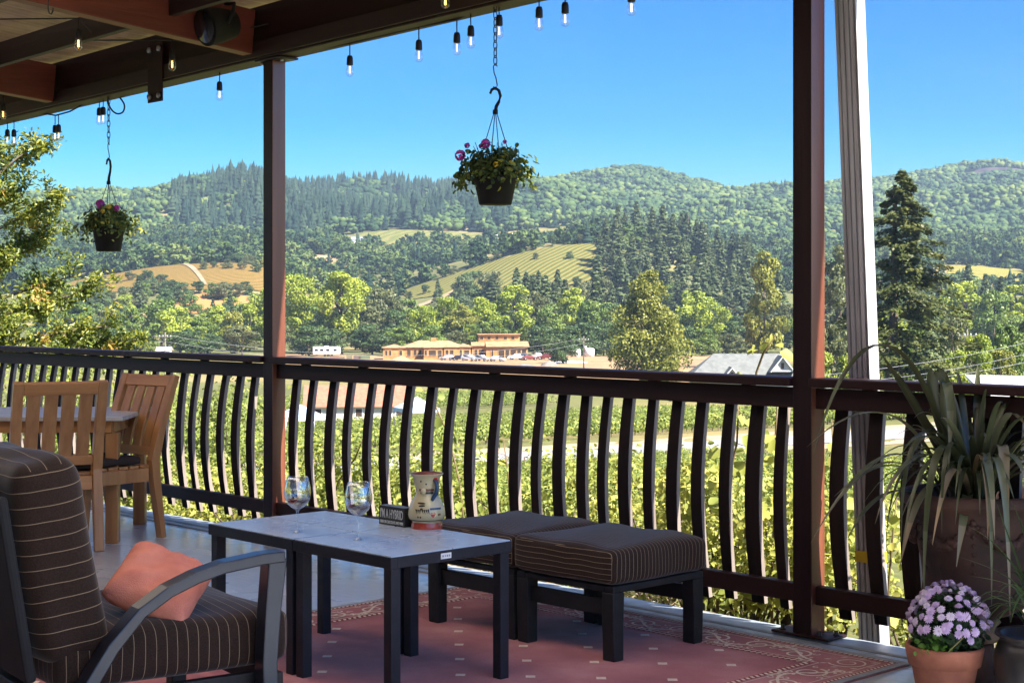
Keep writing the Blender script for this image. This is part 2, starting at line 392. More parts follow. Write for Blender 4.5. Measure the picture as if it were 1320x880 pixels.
# ------------------------------------------------------------------ porch roof
roof = thing('porch_roof', 'dark red timber porch roof with corrugated metal sheeting and steel brackets', 'roof', DK(0, 0, 0), DECK_ROT)
def lerp(a, b, t): return a + (b - a) * t
a0, a1 = -9.5, 4.05
mb = MB(); z0, z1 = beam_z(a0), beam_z(a1)
hb = 0.30
vs = [(a, b, z) for a, zz in ((a0, z0), (a1, z1)) for b, z in ((-.07, zz), (.07, zz), (.07, zz + hb), (-.07, zz + hb))]
mb.add(vs, [(0, 1, 5, 4), (1, 2, 6, 5), (2, 3, 7, 6), (3, 0, 4, 7), (3, 2, 1, 0), (4, 5, 6, 7)])
mb.build('eave_beam', MT['stain_x'], roof, bevel=0.006)
mb = MB()
vs = [(a, b, z) for a, zz in ((a0, z0), (a1, z1)) for b, z in ((-.090, zz + .012), (-.0725, zz + .012), (-.0725, zz + .10), (-.090, zz + .10))]
mb.add(vs, [(0, 1, 5, 4), (1, 2, 6, 5), (2, 3, 7, 6), (3, 0, 4, 7), (3, 2, 1, 0), (4, 5, 6, 7)])
mb.build('beam_flange', MT['purlin'], roof, bevel=0.003)
SL = 0.088
for a in (-8.45, -6.10, -3.75, -1.40, 0.95, 3.3):
    zb = beam_z(a) + 0.028
    mb = MB(); mb.bar((a, -0.092, zb + 0.125), (a, -5.9, zb + 0.125 + SL * 5.808), 0.09, 0.25)
    mb.build('rafter', MT['rafter'], roof, bevel=0.005)
for b, w in ((-0.62, .045), (-1.35, .05), (-2.3, .05), (-3.3, .05), (-4.5, .05), (-5.8, .05)):
    for k in range(5):
        aa, ab_ = (-8.45 + 2.35 * k) + .048, (-8.45 + 2.35 * (k + 1)) - .048
        zz = beam_z((aa + ab_) / 2) + 0.028 + SL * (-b - .09) + .17
        dz = 0.0185 * (ab_ - aa) / 2
        mb = MB(); mb.bar((aa, b, zz - dz), (ab_, b, zz + dz), w, 0.145); mb.build('purlin', MT['purlin'], roof, bevel=0.003)
# corrugated sheeting
def sheetmat(name, c1, c2, fac):
    """corrugated plastic sheet that lets a little daylight through"""
    m = pm(name, c1, c2, 5, 0.5); nt = m.node_tree; L = nt.links
    out = [n for n in nt.nodes if n.type == 'OUTPUT_MATERIAL'][0]; b = [n for n in nt.nodes if n.type == 'BSDF_PRINCIPLED'][0]; r = [n for n in nt.nodes if n.type == 'VALTORGB'][0]
    t = N(nt, 'ShaderNodeBsdfTranslucent'); L.new(r.outputs[0], t.inputs[0])
    mx = N(nt, 'ShaderNodeMixShader'); mx.inputs[0].default_value = fac
    L.new(b.outputs[0], mx.inputs[1]); L.new(t.outputs[0], mx.inputs[2]); L.new(mx.outputs[0], out.inputs[0]); return m
MT['corr'] = sheetmat('tan corrugated sheet', (0.36, 0.25, 0.145), (0.22, 0.15, 0.085), .055)
MT['opal'] = sheetmat('added opal fill sheet', (0.80, 0.74, 0.64), (0.74, 0.67, 0.56), .80)  # strongly light-passing, for the added fill panel
na = 620; nb_ = 6
for nm_, b0_, b1_, mt_ in (('corrugated_sheet', .215, -1.70, MT['corr']), ('added_opal_sheet', -1.702, -3.45, MT['opal']), ('corrugated_sheet', -3.452, -6.0, MT['corr'])):  # the opal strip is added out of view to light the deck
    aa = np.linspace(a0, a1, na); bb = np.linspace(b0_, b1_, nb_)
    A_, B_ = np.meshgrid(aa, bb, indexing='ij')
    Z_ = 2.765 + 0.0185 * A_ + hb + 0.060 + SL * np.maximum(0.0, -B_ - .09) + (B_ > .1) * -0.004 + 0.011 * np.sin(A_ * 2 * math.pi / 0.076)
    V_ = np.stack([A_, B_, Z_], -1).reshape(-1, 3)
    idx = np.arange(na * nb_).reshape(na, nb_)
    Fq = np.stack([idx[:-1, :-1], idx[1:, :-1], idx[1:, 1:], idx[:-1, 1:]], -1).reshape(-1, 4)
    co = np_mesh(nm_, V_, Fq, mt_, roof, smooth=True)
# steel knife-plate brackets bolted across the beam
def bracket(a):
    z = beam_z(a)
    mb = MB(); mb.box((a, -.094, z + .06), (0.17, .008, .36)); br = mb.build('bracket', MT['stain_x'], roof, bevel=0.002)
    for dx in (-.055, .055):
        for dz in (-.085, .20):
            mb = MB(); mb.tube([(a + dx, -.098, z + dz), (a + dx, -.112, z + dz)], .017, 10); mb.build('bolt', MT['steel'], br)
a_br = ab(*on_b(201, -.09))[0]
bracket(a_br)
# unseen house wall behind the camera, added to block light from the rear
mb = MB(); mb.box((-2, -6.2, 1.75), (15, 0.2, 3.6)); hw = mb.build('added_house_wall', pm('dark timber siding', (0.10, 0.07, 0.055), None, 4, 0.8, stretch=(1, 1, 8)))
hw.location = DK(0, 0, 0); hw.rotation_euler = (0, 0, DECK_ROT); tag(hw, 'unseen dark timber house wall added behind the porch to block light', 'wall')
# dark round flood lamp on the beam end of the rafter
aL, bL = -3.60, -.40; X, Y, _ = DK(aL, bL); zL = zat(33, Y)
lamp = thing('flood_lamp', 'round black flood lamp fixed to the red rafter end above the far post', 'lamp', DK(aL, bL, zL), DECK_ROT)
mb = MB(); mb.tube([(0, 0.10, .02), (0, 0.0, 0), (0, -0.08, -.02)], [.075, .098, .104], 28); mb.build('housing', MT['black_plastic'], lamp, bevel=0.004)
mb = MB(); mb.tube([(0, -.081, -.0202), (0, -.087, -.0217)], [.085, .083], 28); mb.build('lens', pm('dark lens', (0.02, 0.02, 0.022), None, 9, .15), lamp)
mb = MB(); mb.tube([(.10, 0, 0), (.118, .02, .05), (.10, .04, .11), (0, .05, .125)], .011, 8); mb.build('yoke', MT['blackmetal'], lamp)
# cup hook under the sheet
X, Y = on_b(62, -1.40); ah, bh = ab(X, Y); zh = zat(12, Y)
mb = MB(); mb.tube([(0, 0, .06), (0, 0, .0), (0.012, 0, -.022), (.034, 0, -.03), (.05, 0, -.016), (.052, 0, .0)], .004, 8)
hk = mb.build('cup_hook', MT['iron']); hk.location = DK(ah, bh, zh); hk.rotation_euler = (0, 0, DECK_ROT)
tag(hk, 'small empty screw hook under the corrugated roof', 'hook')

# ------------------------------------------------------------------ downspout
def mk_downspout():
    c = DK(0.112, 0.20, 0)
    t = thing('downspout', 'leaning white downspout with grooved side and yellow tape, right of the near post', 'downspout', c, DECK_ROT)
    lean = -0.0386
    def sec():
        P = []
        # grooved left / front faces then smooth right face, counter-clockwise
        w, d = 0.098, 0.066
        n = 4; P.append((-w / 2, -d / 2))
        for i in range(n):
            x = -w / 2 + w * (i + .62) / n; g_ = w * .17 / n
            P += [(x - g_, -d / 2), (x - g_ * .7, -d / 2 + .024), (x + g_ * .7, -d / 2 + .024), (x + g_, -d / 2)]
        P.append((w / 2, -d / 2))
        P += [(w / 2, d / 2), (-w / 2, d / 2)]
        return P
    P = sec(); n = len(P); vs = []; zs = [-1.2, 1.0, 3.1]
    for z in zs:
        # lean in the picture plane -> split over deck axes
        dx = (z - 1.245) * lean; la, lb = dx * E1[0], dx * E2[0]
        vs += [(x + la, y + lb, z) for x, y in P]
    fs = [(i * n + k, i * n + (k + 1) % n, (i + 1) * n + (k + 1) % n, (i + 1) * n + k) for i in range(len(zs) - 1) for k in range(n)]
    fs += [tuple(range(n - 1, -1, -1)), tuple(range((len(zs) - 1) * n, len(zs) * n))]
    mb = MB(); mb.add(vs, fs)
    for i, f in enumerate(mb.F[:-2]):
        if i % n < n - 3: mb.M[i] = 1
    mb.build('pipe', [pm('white enamelled downspout', (0.50, 0.50, 0.51), (0.42, 0.42, 0.43), 3, 0.38, stretch=(4, 4, .5)), pm('shaded grooved face', (0.42, 0.40, 0.41), (0.27, 0.25, 0.25), 3, 0.5, stretch=(14, 14, .4))], t)  # second material paints the shade of the grooved face in grey-brown
    zt = zat(722, 6.1); dx = (zt - 1.245) * lean
    mb = MB(); mb.box((dx * E1[0], dx * E2[0], zt), (0.102, 0.070, 0.045)); mb.build('tape', pm('yellow tape', (0.60, 0.42, 0.02), None, 20, .5), t)
mk_downspout()

# ================================================================== RUG
def mk_rug():
    m, nt, out = newmat('red rug pile'); L = nt.links
    b = N(nt, 'ShaderNodeBsdfPrincipled'); L.new(b.outputs[0], out.inputs[0]); b.inputs['Roughness'].default_value = 0.95
    b.inputs['Specular IOR Level'].default_value = 0.1; b.inputs['Sheen Weight'].default_value = 0.2
    tc = N(nt, 'ShaderNodeTexCoord')
    n1 = N(nt, 'ShaderNodeTexNoise'); n1.inputs['Scale'].default_value = 3.5; n1.inputs['Detail'].default_value = 7; L.new(tc.outputs['Object'], n1.inputs['Vector'])
    n2 = N(nt, 'ShaderNodeTexNoise'); n2.inputs['Scale'].default_value = 220; L.new(tc.outputs['Object'], n2.inputs['Vector'])
    mxx = N(nt, 'ShaderNodeMath', operation='MULTIPLY_ADD'); mxx.inputs[1].default_value = .35; L.new(n2.outputs[0], mxx.inputs[0]); L.new(n1.outputs[0], mxx.inputs[2])
    r = ramp(nt, [(0.42, (0.27, 0.066, 0.058)), (0.66, (0.37, 0.105, 0.09)), (0.88, (0.47, 0.19, 0.165))], mxx.outputs[0]); L.new(r.outputs[0], b.inputs['Base Color'])
    bp = N(nt, 'ShaderNodeBump'); bp.inputs['Strength'].default_value = .4; bp.inputs['Distance'].default_value = .004
    L.new(n2.outputs[0], bp.inputs['Height']); L.new(bp.outputs[0], b.inputs['Normal'])
    cream = pm('cream rug yarn', (0.80, 0.66, 0.54), (0.66, 0.53, 0.42), 40, .95, spec=.1)
    grey = pm('grey rug binding', (0.34, 0.34, 0.35), (0.26, 0.26, 0.27), 30, .95, spec=.1)
    dark = pm('dark rug band', (0.24, 0.065, 0.06), (0.30, 0.09, 0.08), 30, .95, spec=.1)
    t = thing('area_rug', 'faded red area rug with scrolled cream border and small diamonds', 'rug', DK(-0.625, -2.0, 0.0), DECK_ROT)
    x0, x1, y0, y1 = -1.155, 1.155, -1.88, 1.88
    mb = MB(); mb.box((0, 0, .004), (x1 - x0, y1 - y0, .008), m=0); mb.build('pile', m, t)
    # binding
    mb = MB(); w = .028; z = .0095
    for (c, d) in (((0, y1 - w / 2, z - .002), (x1 - x0 + .004, w, .006)), ((0, y0 + w / 2, z - .002), (x1 - x0 + .004, w, .006)),
                   ((x1 - w / 2, 0, z - .0025), (w, y1 - y0 - 2 * w, .006)), ((x0 + w / 2, 0, z - .0025), (w, y1 - y0 - 2 * w, .006))):
        mb.box(c, d, m=0)
    mb.build('binding', grey, t)
    # scroll pattern as thin yarn ribbons
    mb = MB(); z = .0098
    bw = 0.26
    def band(off, wd, m, dash=None):
        xa, xb, ya, yb = x0 + off, x1 - off, y0 + off, y1 - off
        for p, q in (((xa, yb), (xb, yb)), ((xb, yb), (xb, ya)), ((xb, ya), (xa, ya)), ((xa, ya), (xa, yb))):
            p, q = np.array(p), np.array(q); Lg = np.linalg.norm(q - p); d = (q - p) / Lg
            if dash is None: mb.strip([(*p, z), (*q, z)], wd, m=m)
            else:
                k = int(Lg / dash)
                nrm = np.array([-d[1], d[0]])
                for i in range(k):
                    s = p + d * (i + .5) * Lg / k
                    a = s - d * dash * .22 - nrm * wd * .45; b2 = s + d * dash * .22 + nrm * wd * .45
                    mb.strip([(*a, z + .0003), (*s, z + .0003), (*b2, z + .0003)], dash * .42, m=m)
    band(.040, .014, 2); band(.040, .014, 1, .022)
    band(bw, .030, 2); band(bw, .024, 1, .026)
    band(.074, .004, 1); band(bw - .028, .004, 1)
    def spiral(c, r, ang, turns, sgn, wd=.0115, m=1):
        pts = []
        n = int(22 * turns)
        for i in range(n + 1):
            t_ = i / n; rr = r * (1 - .80 * t_); a = ang + sgn * turns * 2 * math.pi * t_
            pts.append((c[0] + rr * math.cos(a), c[1] + rr * math.sin(a), z + .0006))
        mb.strip(pts, [wd * (1 - .35 * i / n) for i in range(n + 1)], m=m)
    mid_ = (bw + .04) / 2 + .005; rr = .066
    def run(p, q, nrm):
        p, q, nrm = np.array(p), np.array(q), np.array(nrm); Lg = np.linalg.norm(q - p); d = (q - p) / Lg
        step = .20; k = max(1, round(Lg / step)); step = Lg / k
        wave = []
        for i in range(k * 12 + 1):
            s = i / 12 * step
            wave.append((*(p + d * s + nrm * .055 * math.cos(math.pi * s / step)), z + .0004))
        mb.strip(wave, .011, m=1)
        for i in range(k):
            c = p + d * (i + .5) * step + nrm * (.012 if i % 2 else -.012); ang = math.atan2(d[1], d[0])
            spiral(c, rr, ang + (0 if i % 2 else math.pi), 1.55, 1 if i % 2 else -1)
            for q_ in range(5):
                aa_ = q_ * 1.9 + i * .7; f = c + np.array([math.cos(aa_), math.sin(aa_)]) * rr * (1.05 + .25 * (q_ % 2)); f = f + nrm * np.clip(0, 0, 0)
                if abs((f - p) @ nrm) < .085: spiral(f, .017, aa_, .8, 1 if q_ % 2 else -1, .0065)
            for s in (-1, 1):
                e = p + d * (i + .5 + .42 * s) * step + nrm * (.062 if (i % 2) else -.062) * s
                spiral(e, .028, ang + (s > 0) * math.pi, 1.0, s, .009)
                for q_ in range(3):
                    aa_ = ang + q_ * 2.1 + i; f = e + np.array([math.cos(aa_), math.sin(aa_)]) * .034
                    mb.strip([(*(f - d * .009), z + .0008), (*f, z + .0008), (*(f + d * .009), z + .0008)], [.003, .015, .003], m=1)
    run((x0 + .28, y1 - mid_), (x1 - .28, y1 - mid_), (0, 1)); run((x1 - mid_, y1 - .28), (x1 - mid_, y0 + .28), (1, 0))
    run((x0 + mid_, y1 - .28), (x0 + mid_, y0 + .28), (-1, 0)); run((x0 + .28, y0 + mid_), (x1 - .28, y0 + mid_), (0, -1))
    for sx in (-1, 1):
        for sy in (-1, 1):
            c = np.array([sx * (x1 - mid_), sy * (y1 - mid_)]); spiral(c, .075, math.atan2(-sy, -sx), 1.7, 1, .008)
            for k in range(8):
                aa_ = k * math.pi / 4; f = c + np.array([math.cos(aa_), math.sin(aa_)]) * .092
                mb.strip([(*(f - .01), z), (*f, z), (*(f + .01), z)], [.002, .011, .002], m=1)
    # diamonds in the field
    for i in range(-12, 13):
        for j in range(-26, 27):
            if (i + j) % 2: continue
            x, y = -.46 + .625 + i * .187, -1.1 + 2.0 + j * .1625
            if abs(x) > x1 - bw - .06 or abs(y) > y1 - bw - .06: continue
            r_ = .024
            mb.add([(x - r_, y, z), (x, y - r_, z), (x + r_, y, z), (x, y + r_, z)], [(0, 1, 2, 3)], 1)
    mb.build('woven_pattern', [m, cream, dark], t)
mk_rug()

# ================================================================== FURNITURE
# ---- side tables ---------------------------------------------------
MT['tile'] = pm('slate grey table tile', (0.48, 0.54, 0.64), (0.40, 0.46, 0.56), 7, 0.20, 0.015, bscale=40, rough2=0.30, spec=1.0)
def mk_table():
    t = thing('side_table', 'dark tiled square side table nearer the camera with white sticker', 'table', (0, 0, 0), DECK_ROT, 'pair of square side tables pushed together')
    S = 0.545; H = 0.48
    mb = MB()
    for (c, d) in (((0, -S / 2 + .014, H - .019), (S, .028, .038)), ((0, S / 2 - .014, H - .019), (S, .028, .038)),
                   ((-S / 2 + .014, 0, H - .0192), (.028, S - .056, .0376)), ((S / 2 - .014, 0, H - .0192), (.028, S - .056, .0376))):
        mb.box(c, d)
    mb.build('frame', MT['navymetal'], t, bevel=0.002)
    mb = MB(); q = (S - .004) / 2
    for sx in (-1, 1):
        for sy in (-1, 1):
            mb.box((sx * q / 2, sy * q / 2, H + .001), (q - .0055, q - .0055, .005))
    mb.build('tile_top', MT['tile'], t, bevel=0.0015)
    mb = MB(); mb.box((0, 0, H - .024), (S - .06, S - .06, .008)); mb.build('under_panel', MT['blackmetal'], t)
    for sx in (-1, 1):
        for sy in (-1, 1):
            mb = MB(); mb.box((sx * (S / 2 - .028), sy * (S / 2 - .028), (H - .038) / 2), (.04, .04, H - .038)); mb.build('leg', MT['navymetal'], t, bevel=0.002)
    return t
tb = mk_table()
Fc = np.array([-.395, 5.08])
c1 = Fc - E1 * .278 + E2 * .278
c2 = c1 - E1 * .549 + E2 * .003
tb.location = (c1[0], c1[1], .006)
tb2 = dup(tb, (c2[0], c2[1], 0.006), DECK_ROT - R_(.5), 'dark tiled square side table farther left, under the left wine glass')
# white sticker on the near table's right apron (right = +x face)
mb = MB(); mb.box((0.2735, -0.035, .462), (.002, .046, .019)); st = mb.build('sticker', MT['white'], tb)
mb = MB()
for i, w in enumerate((.006, .004, .007, .005)): mb.box((.2748, -.049 + i * .0095, .462), (.0006, w, .007))
mb.build('print', pm('grey print', (.3, .32, .36), None, 5, .6), st)

# ---- ottomans -------------------------------------------------------
BR = (0.030, 0.0175, 0.013)
LN = (0.26, 0.19, 0.12)
MT['cloth_ott'] = stripemat('brown pinstripe cushion across', BR, LN, 1, 0.020, .08, axis2=2)
MT['cloth_seat'] = stripemat('brown pinstripe seat', BR, LN, 0, 0.031, .055, axis2=1)
MT['cloth_back'] = stripemat('brown pinstripe back', BR, LN, 2, 0.042, .05, axis2=0)
MT['cloth_plain'] = pm('brown cushion cloth', (0.048, 0.034, 0.028), (0.036, 0.025, 0.021), 240, 0.9, 0.25, spec=.1)
def cushion(name, sx, sy, sz, mat, parent, crown=0.02, seed=0, r=0.03, loc=(0, 0, 0), rot=None, n=(16, 16, 6), wr=0.004):
    """soft rounded box with a crowned top and slight wrinkles"""
    rg = np.random.default_rng(seed)
    bm_v = []; fs = []
    nx, ny, nz = n
    idx = {}
    def P(i, j, k):
        key = (i, j, k)
        if key in idx: return idx[key]
        u = np.array([2 * i / nx - 1, 2 * j / ny - 1, 2 * k / nz - 1])
        h = np.array([sx, sy, sz]) / 2
        p = u * h
        inner = np.maximum(h - r, 1e-4); q = np.clip(p, -inner, inner); d = p - q; l = np.linalg.norm(d)
        if l > 1e-9: p = q + d / l * r * (np.abs(d).max() / r if np.count_nonzero(np.abs(d) > 1e-9) == 1 else 1.0)
        cr = crown * (1 - u[0] ** 2) * (1 - u[1] ** 2)
        p[2] += cr * (1 if u[2] > 0 else -.4) * abs(u[2])
        p[0] += .25 * crown * (1 - u[2] ** 2) * (1 - u[1] ** 2) * u[0]; p[1] += .25 * crown * (1 - u[2] ** 2) * (1 - u[0] ** 2) * u[1]
        p += wr * np.array([math.sin(9 * p[1] / sy + 7 * p[2] + seed), math.sin(8 * p[0] / sx + 5 * p[2] + 2 * seed), math.sin(11 * p[0] / sx + 6 * p[1] / sy + seed) * (u[2] > 0)])
        idx[key] = len(bm_v); bm_v.append(tuple(p)); return idx[key]
    for i in range(nx):
        for j in range(ny):
            fs.append((P(i, j, 0), P(i, j + 1, 0), P(i + 1, j + 1, 0), P(i + 1, j, 0)))
            fs.append((P(i, j, nz), P(i + 1, j, nz), P(i + 1, j + 1, nz), P(i, j + 1, nz)))
    for i in range(nx):
        for k in range(nz):
            fs.append((P(i, 0, k), P(i + 1, 0, k), P(i + 1, 0, k + 1), P(i, 0, k + 1)))
            fs.append((P(i, ny, k), P(i, ny, k + 1), P(i + 1, ny, k + 1), P(i + 1, ny, k)))
    for j in range(ny):
        for k in range(nz):
            fs.append((P(0, j, k), P(0, j, k + 1), P(0, j + 1, k + 1), P(0, j + 1, k)))
            fs.append((P(nx, j, k), P(nx, j + 1, k), P(nx, j + 1, k + 1), P(nx, j, k + 1)))
    mb = MB(); mb.add(bm_v, fs, 0, True)
    o = mb.build(name, mat, parent, subsurf=1); o.location = loc
    if rot is not None: o.rotation_euler = rot
    return o
def mk_ottoman():
    t = thing('ottoman', 'dark pinstriped ottoman at the right end of the pair', 'ottoman', (0, 0, 0), DECK_ROT, 'pair of pinstriped ottomans by the railing')
    S = .51; w = .058
    for sx in (-1, 1):
        for sy in (-1, 1):
            mb = MB(); mb.sweep([(sx * (S / 2 - w / 2), sy * (S / 2 - w / 2), .25), (sx * (S / 2 - w / 2), sy * (S / 2 - w / 2 + .002), .12), (sx * (S / 2 - w / 2), sy * (S / 2 - w / 2), .0)], w, [.062, .056, .052], (1, 0, 0))
            mb.build('leg', MT['blackmetal'], t, bevel=.004)
    mb = MB()
    for sx in (-1, 1): mb.box((sx * (S / 2 - .022), 0, .2625), (.044, S, .025))
    for sy in (-1, 1): mb.box((0, sy * (S / 2 - .016), .2615), (S - .09, .03, .022))
    mb.build('seat_frame', MT['blackmetal'], t, bevel=.003)
    mb = MB()
    for sy in (-1, 1): mb.box((0, sy * (S / 2 - .03), .19), (S - .118, .022, .06))
    mb.build('stretcher', MT['blackmetal'], t, bevel=.002)
    cushion('cushion', .538, .55, .138, MT['cloth_ott'], t, crown=.012, seed=3, r=.028, loc=(0, 0, .345), wr=.0045)
    return t
ot = mk_ottoman(); ot.location = (.38, 6.054, .008)
o2 = np.array([.38, 6.054]) - E1 * .530 - E2 * .002
dup(ot, (o2[0], o2[1], .008), DECK_ROT + R_(.3), 'dark pinstriped ottoman at the left end, partly behind the side tables')

# ---- lounge chair ----------------------------------------------------
PH = R_(35)
d_, l_ = np.array([math.cos(PH), math.sin(PH)]), np.array([-math.sin(PH), math.cos(PH)])
def mk_lounge():
    t = thing('lounge_chair', 'pinstriped lounge chair with curved dark metal arm in the left foreground', 'chair', (-1.12, 4.574, .0), PH)
    yR = -.37
    arc = [(.305, .612), (.24, .611), (.12, .598), (.04, .578), (-.04, .548), (-.12, .500), (-.2, .415), (-.265, .318), (-.325, .2), (-.37, .08), (-.385, 0.0)]
    for y, nm in ((yR, 'arm'),):
        mb = MB(); mb.sweep([(x, y, z - .016) for x, z in arc], .062, [.032] * 6 + [.036, .038, .04, .042, .042], (0, 1, 0))
        a = mb.build(nm, MT['armmetal'], t, bevel=.004)
    mb = MB(); mb.sweep([(.283, yR, .594), (.268, yR, .45), (.258, yR, .3), (.262, yR, .15), (.285, yR, .0)], .058, [.056, .05, .046, .046, .05], (0, 1, 0)); mb.build('front_leg', MT['armmetal'], t, bevel=.004)
    mb = MB()
    mb.box((-.02, yR + .055, .235), (.60, .03, .06)); mb.box((-.02, .33, .235), (.60, .03, .06))
    mb.box((.30, -.01, .235), (.035, .70, .055)); mb.box((-.34, -.01, .235), (.035, .70, .055))
    mb.build('seat_frame', MT['blackmetal'], t, bevel=.003)
    for x in (.29, -.36):
        mb = MB(); mb.box((x, .345, .105), (.05, .05, .21)); mb.build('leg', MT['blackmetal'], t, bevel=.003)
    mb = MB()
    mb.box((0, 0, 0), (.03, .60, .50), Matrix.Rotation(R_(-9), 3, 'Y')); bp_ = mb.build('back_shade_panel', MT['gap'], t, bevel=.01); bp_.location = (-.425, -.005, .56)  # black panel standing in for the shade on the chair's back
    cushion('seat_cushion', .70, .64, .155, MT['cloth_seat'], t, crown=.010, seed=5, r=.04, loc=(.015, -.005, .352), wr=.005)
    cushion('back_cushion', .20, .66, .55, MT['cloth_back'], t, crown=.010, seed=8, r=.065, loc=(-.305, -.005, .625), rot=(0, R_(-9), 0), n=(8, 16, 14), wr=.006)
    return t
MT['armmetal'] = pm('satin slate metal arm', (0.013, 0.0145, 0.024), (0.018, 0.020, 0.031), 18, 0.28, 0.03)
mk_lounge()
# ---- coral pillow ------------------------------------------------------
def mk_pillow():
    n = 22; V = []; Fs = []
    S, T = .215, .075
    for side in (1, -1):
        for i in range(n + 1):
            for j in range(n + 1):
                u, v = 2 * i / n - 1, 2 * j / n - 1
                th = T * (max(0, (1 - u ** 4)) * max(0, (1 - v ** 4))) ** .55
                pin = 1 - .05 * (1 - abs(u * v)) * max(abs(u), abs(v)) ** 3 - .05 * abs(u * v) ** 3
                x, y = u * S * pin, v * S * pin
                wr = .008 * math.sin(14 * u * v + 3 * u) * (1 - u * u) * (1 - v * v) + .006 * math.sin(6 * u - 9 * v) * th / T
                V.append((x, y, side * (th + wr)))
    k = (n + 1) ** 2
    for i in range(n):
        for j in range(n):
            a = i * (n + 1) + j
            Fs.append((a, a + n + 1, a + n + 2, a + 1)); Fs.append((k + a, k + a + 1, k + a + n + 2, k + a + n + 1))
    mb = MB(); mb.add(V, Fs, 0, True)
    o = mb.build('throw_pillow', pm('coral linen', (0.74, 0.27, 0.185), (0.62, 0.20, 0.14), 9, .85, .3, bscale=180, spec=.15))
    o.modifiers.new('w', 'WELD').merge_threshold = .0015
    return tag(o, 'coral orange throw pillow leaning on the lounge chair back cushion', 'pillow')
pil = mk_pillow()

# ---- teak chairs and table ------------------------------------------------
def mk_teak_chair():
    """x = right, y = facing direction, back at y<0"""
    t = thing('teak_chair', 'bright teak slatted chair with its back to the camera at the table', 'chair', (0, 0, 0), 0, 'slatted teak dining chairs')
    W, D = .49, .47
    for sx in (-1, 1):
        mb = MB(); x = sx * (W / 2 - .028)
        mb.sweep([(x, -D / 2 - .055, 0), (x, -D / 2 - .01, .30), (x, -D / 2 + .005, .44), (x, -D / 2 - .045, .62), (x, -D / 2 - .150, .915)], .052, [.034, .05, .058, .046, .036], (1, 0, 0))
        mb.build('rear_leg', MT['teak'], t, bevel=.004)
        mb = MB(); mb.sweep([(x, D / 2 + .01, 0), (x, D / 2 - .02, .40)], [.036, .05], [.036, .055], (1, 0, 0)); mb.build('front_leg', MT['teak'], t, bevel=.004)
        mb = MB(); mb.box((x, 0, .365), (.03, D - .09, .075)); mb.build('apron', MT['teak'], t, bevel=.003)
    for y in (-D / 2 + .0, D / 2 - .02):
        mb = MB(); mb.box((0, y, .365), (W - .108, .028, .075)); mb.build('apron', MT['teak_x'], t, bevel=.003)
    mb = MB()
    for k in range(6):
        mb.box((0, -D / 2 + .06 + k * .072, .411), (W - .06, .06, .016))
    mb.build('seat', MT['teak_x'], t, bevel=.002)
    cushion('seat_pad', W - .07, D - .10, .05, MT['cloth_plain'], t, crown=.01, seed=2, r=.02, loc=(0, .02, .446), n=(10, 10, 4))
    def yb(z): return -D / 2 + .005 - .05 * max(0, (z - .44) / .18) if z < .62 else -D / 2 - .045 - .105 * (z - .62) / .295
    mb = MB(); mb.bar((-W / 2 + .054, yb(.885), .880), (W / 2 - .054, yb(.885), .880), .03, .068, up=(0, -.35, 1)); mb.build('top_rail', MT['teak_x'], t, bevel=.004)
    mb = MB(); mb.bar((-W / 2 + .054, yb(.49), .49), (W / 2 - .054, yb(.49), .49), .028, .05, up=(0, -.2, 1)); mb.build('lower_rail', MT['teak_x'], t, bevel=.003)
    n = 4; sw = .068; gap = (W - .108 - n * sw) / (n + 1)
    for k in range(n):
        x = -W / 2 + .054 + gap * (k + 1) + sw * (k + .5)
        mb = MB(); mb.sweep([(x, yb(.51), .512), (x, yb(.62) + .002, .62), (x, yb(.74) + .002, .74), (x, yb(.85), .848)], sw, .016, (1, 0, 0)); mb.build('slat', MT['teak'], t, bevel=.002)
    return t
ch = mk_teak_chair()
# chair seen from behind
wdir = np.array([.85, .45]); ang = math.atan2(wdir[1], wdir[0])
pc = at(77, 490, 8.2); fy = np.array([-math.sin(ang), math.cos(ang)])
ch.location = (pc[0] + fy[0] * .34, pc[1] + fy[1] * .34, 0); ch.rotation_euler = (0, 0, ang)
# chair B: faces the camera's left; rear-right foot at (-2.03,8.87)
angB = math.atan2(E1[1], E1[0]) + math.pi + R_(8)   # local x axis = -E1 (its right hand, seen from behind, points that way)
xB = np.array([math.cos(angB), math.sin(angB)]); yB = np.array([-math.sin(angB), math.cos(angB)])
foot = np.array([-1.99, 8.86]); cB = foot + xB * (.245 - .028) + yB * (.235 + .055)
dup(ch, (cB[0], cB[1], 0), angB, 'shaded teak slatted chair side-on against the railing')
def mk_dtable():
    t = thing('dining_table', 'teak dining table with pale top at the left edge', 'table', (-2.83, 9.02, 0), R_(2))
    mb = MB(); n = 7
    for k in range(n): mb.box((0, -.38 + k * .1268, .690), (1.34, .122, .024))
    mb.build('tabletop', pm('silvered teak top', (0.50, 0.47, 0.44), (0.40, 0.36, 0.33), 6, .35, stretch=(.1, 3, 1)), t, bevel=.003)
    mb = MB(); mb.box((0, -.40, .645), (1.20, .025, .065)); mb.box((0, .40, .645), (1.20, .025, .065)); mb.build('apron', MT['teak_x'], t)
    mb = MB(); mb.box((-.6, 0, .645), (.025, .775, .065)); mb.box((.6, 0, .645), (.025, .775, .065)); mb.build('end_apron', MT['teak'], t)
    for sx in (-1, 1):
        for sy in (-1, 1):
            mb = MB(); mb.box((sx * .60, sy * .37, .305), (.07, .07, .61)); mb.build('leg', MT['teak'], t, bevel=.004)
mk_dtable()

# ================================================================== ON THE TABLES
TZ = .4835
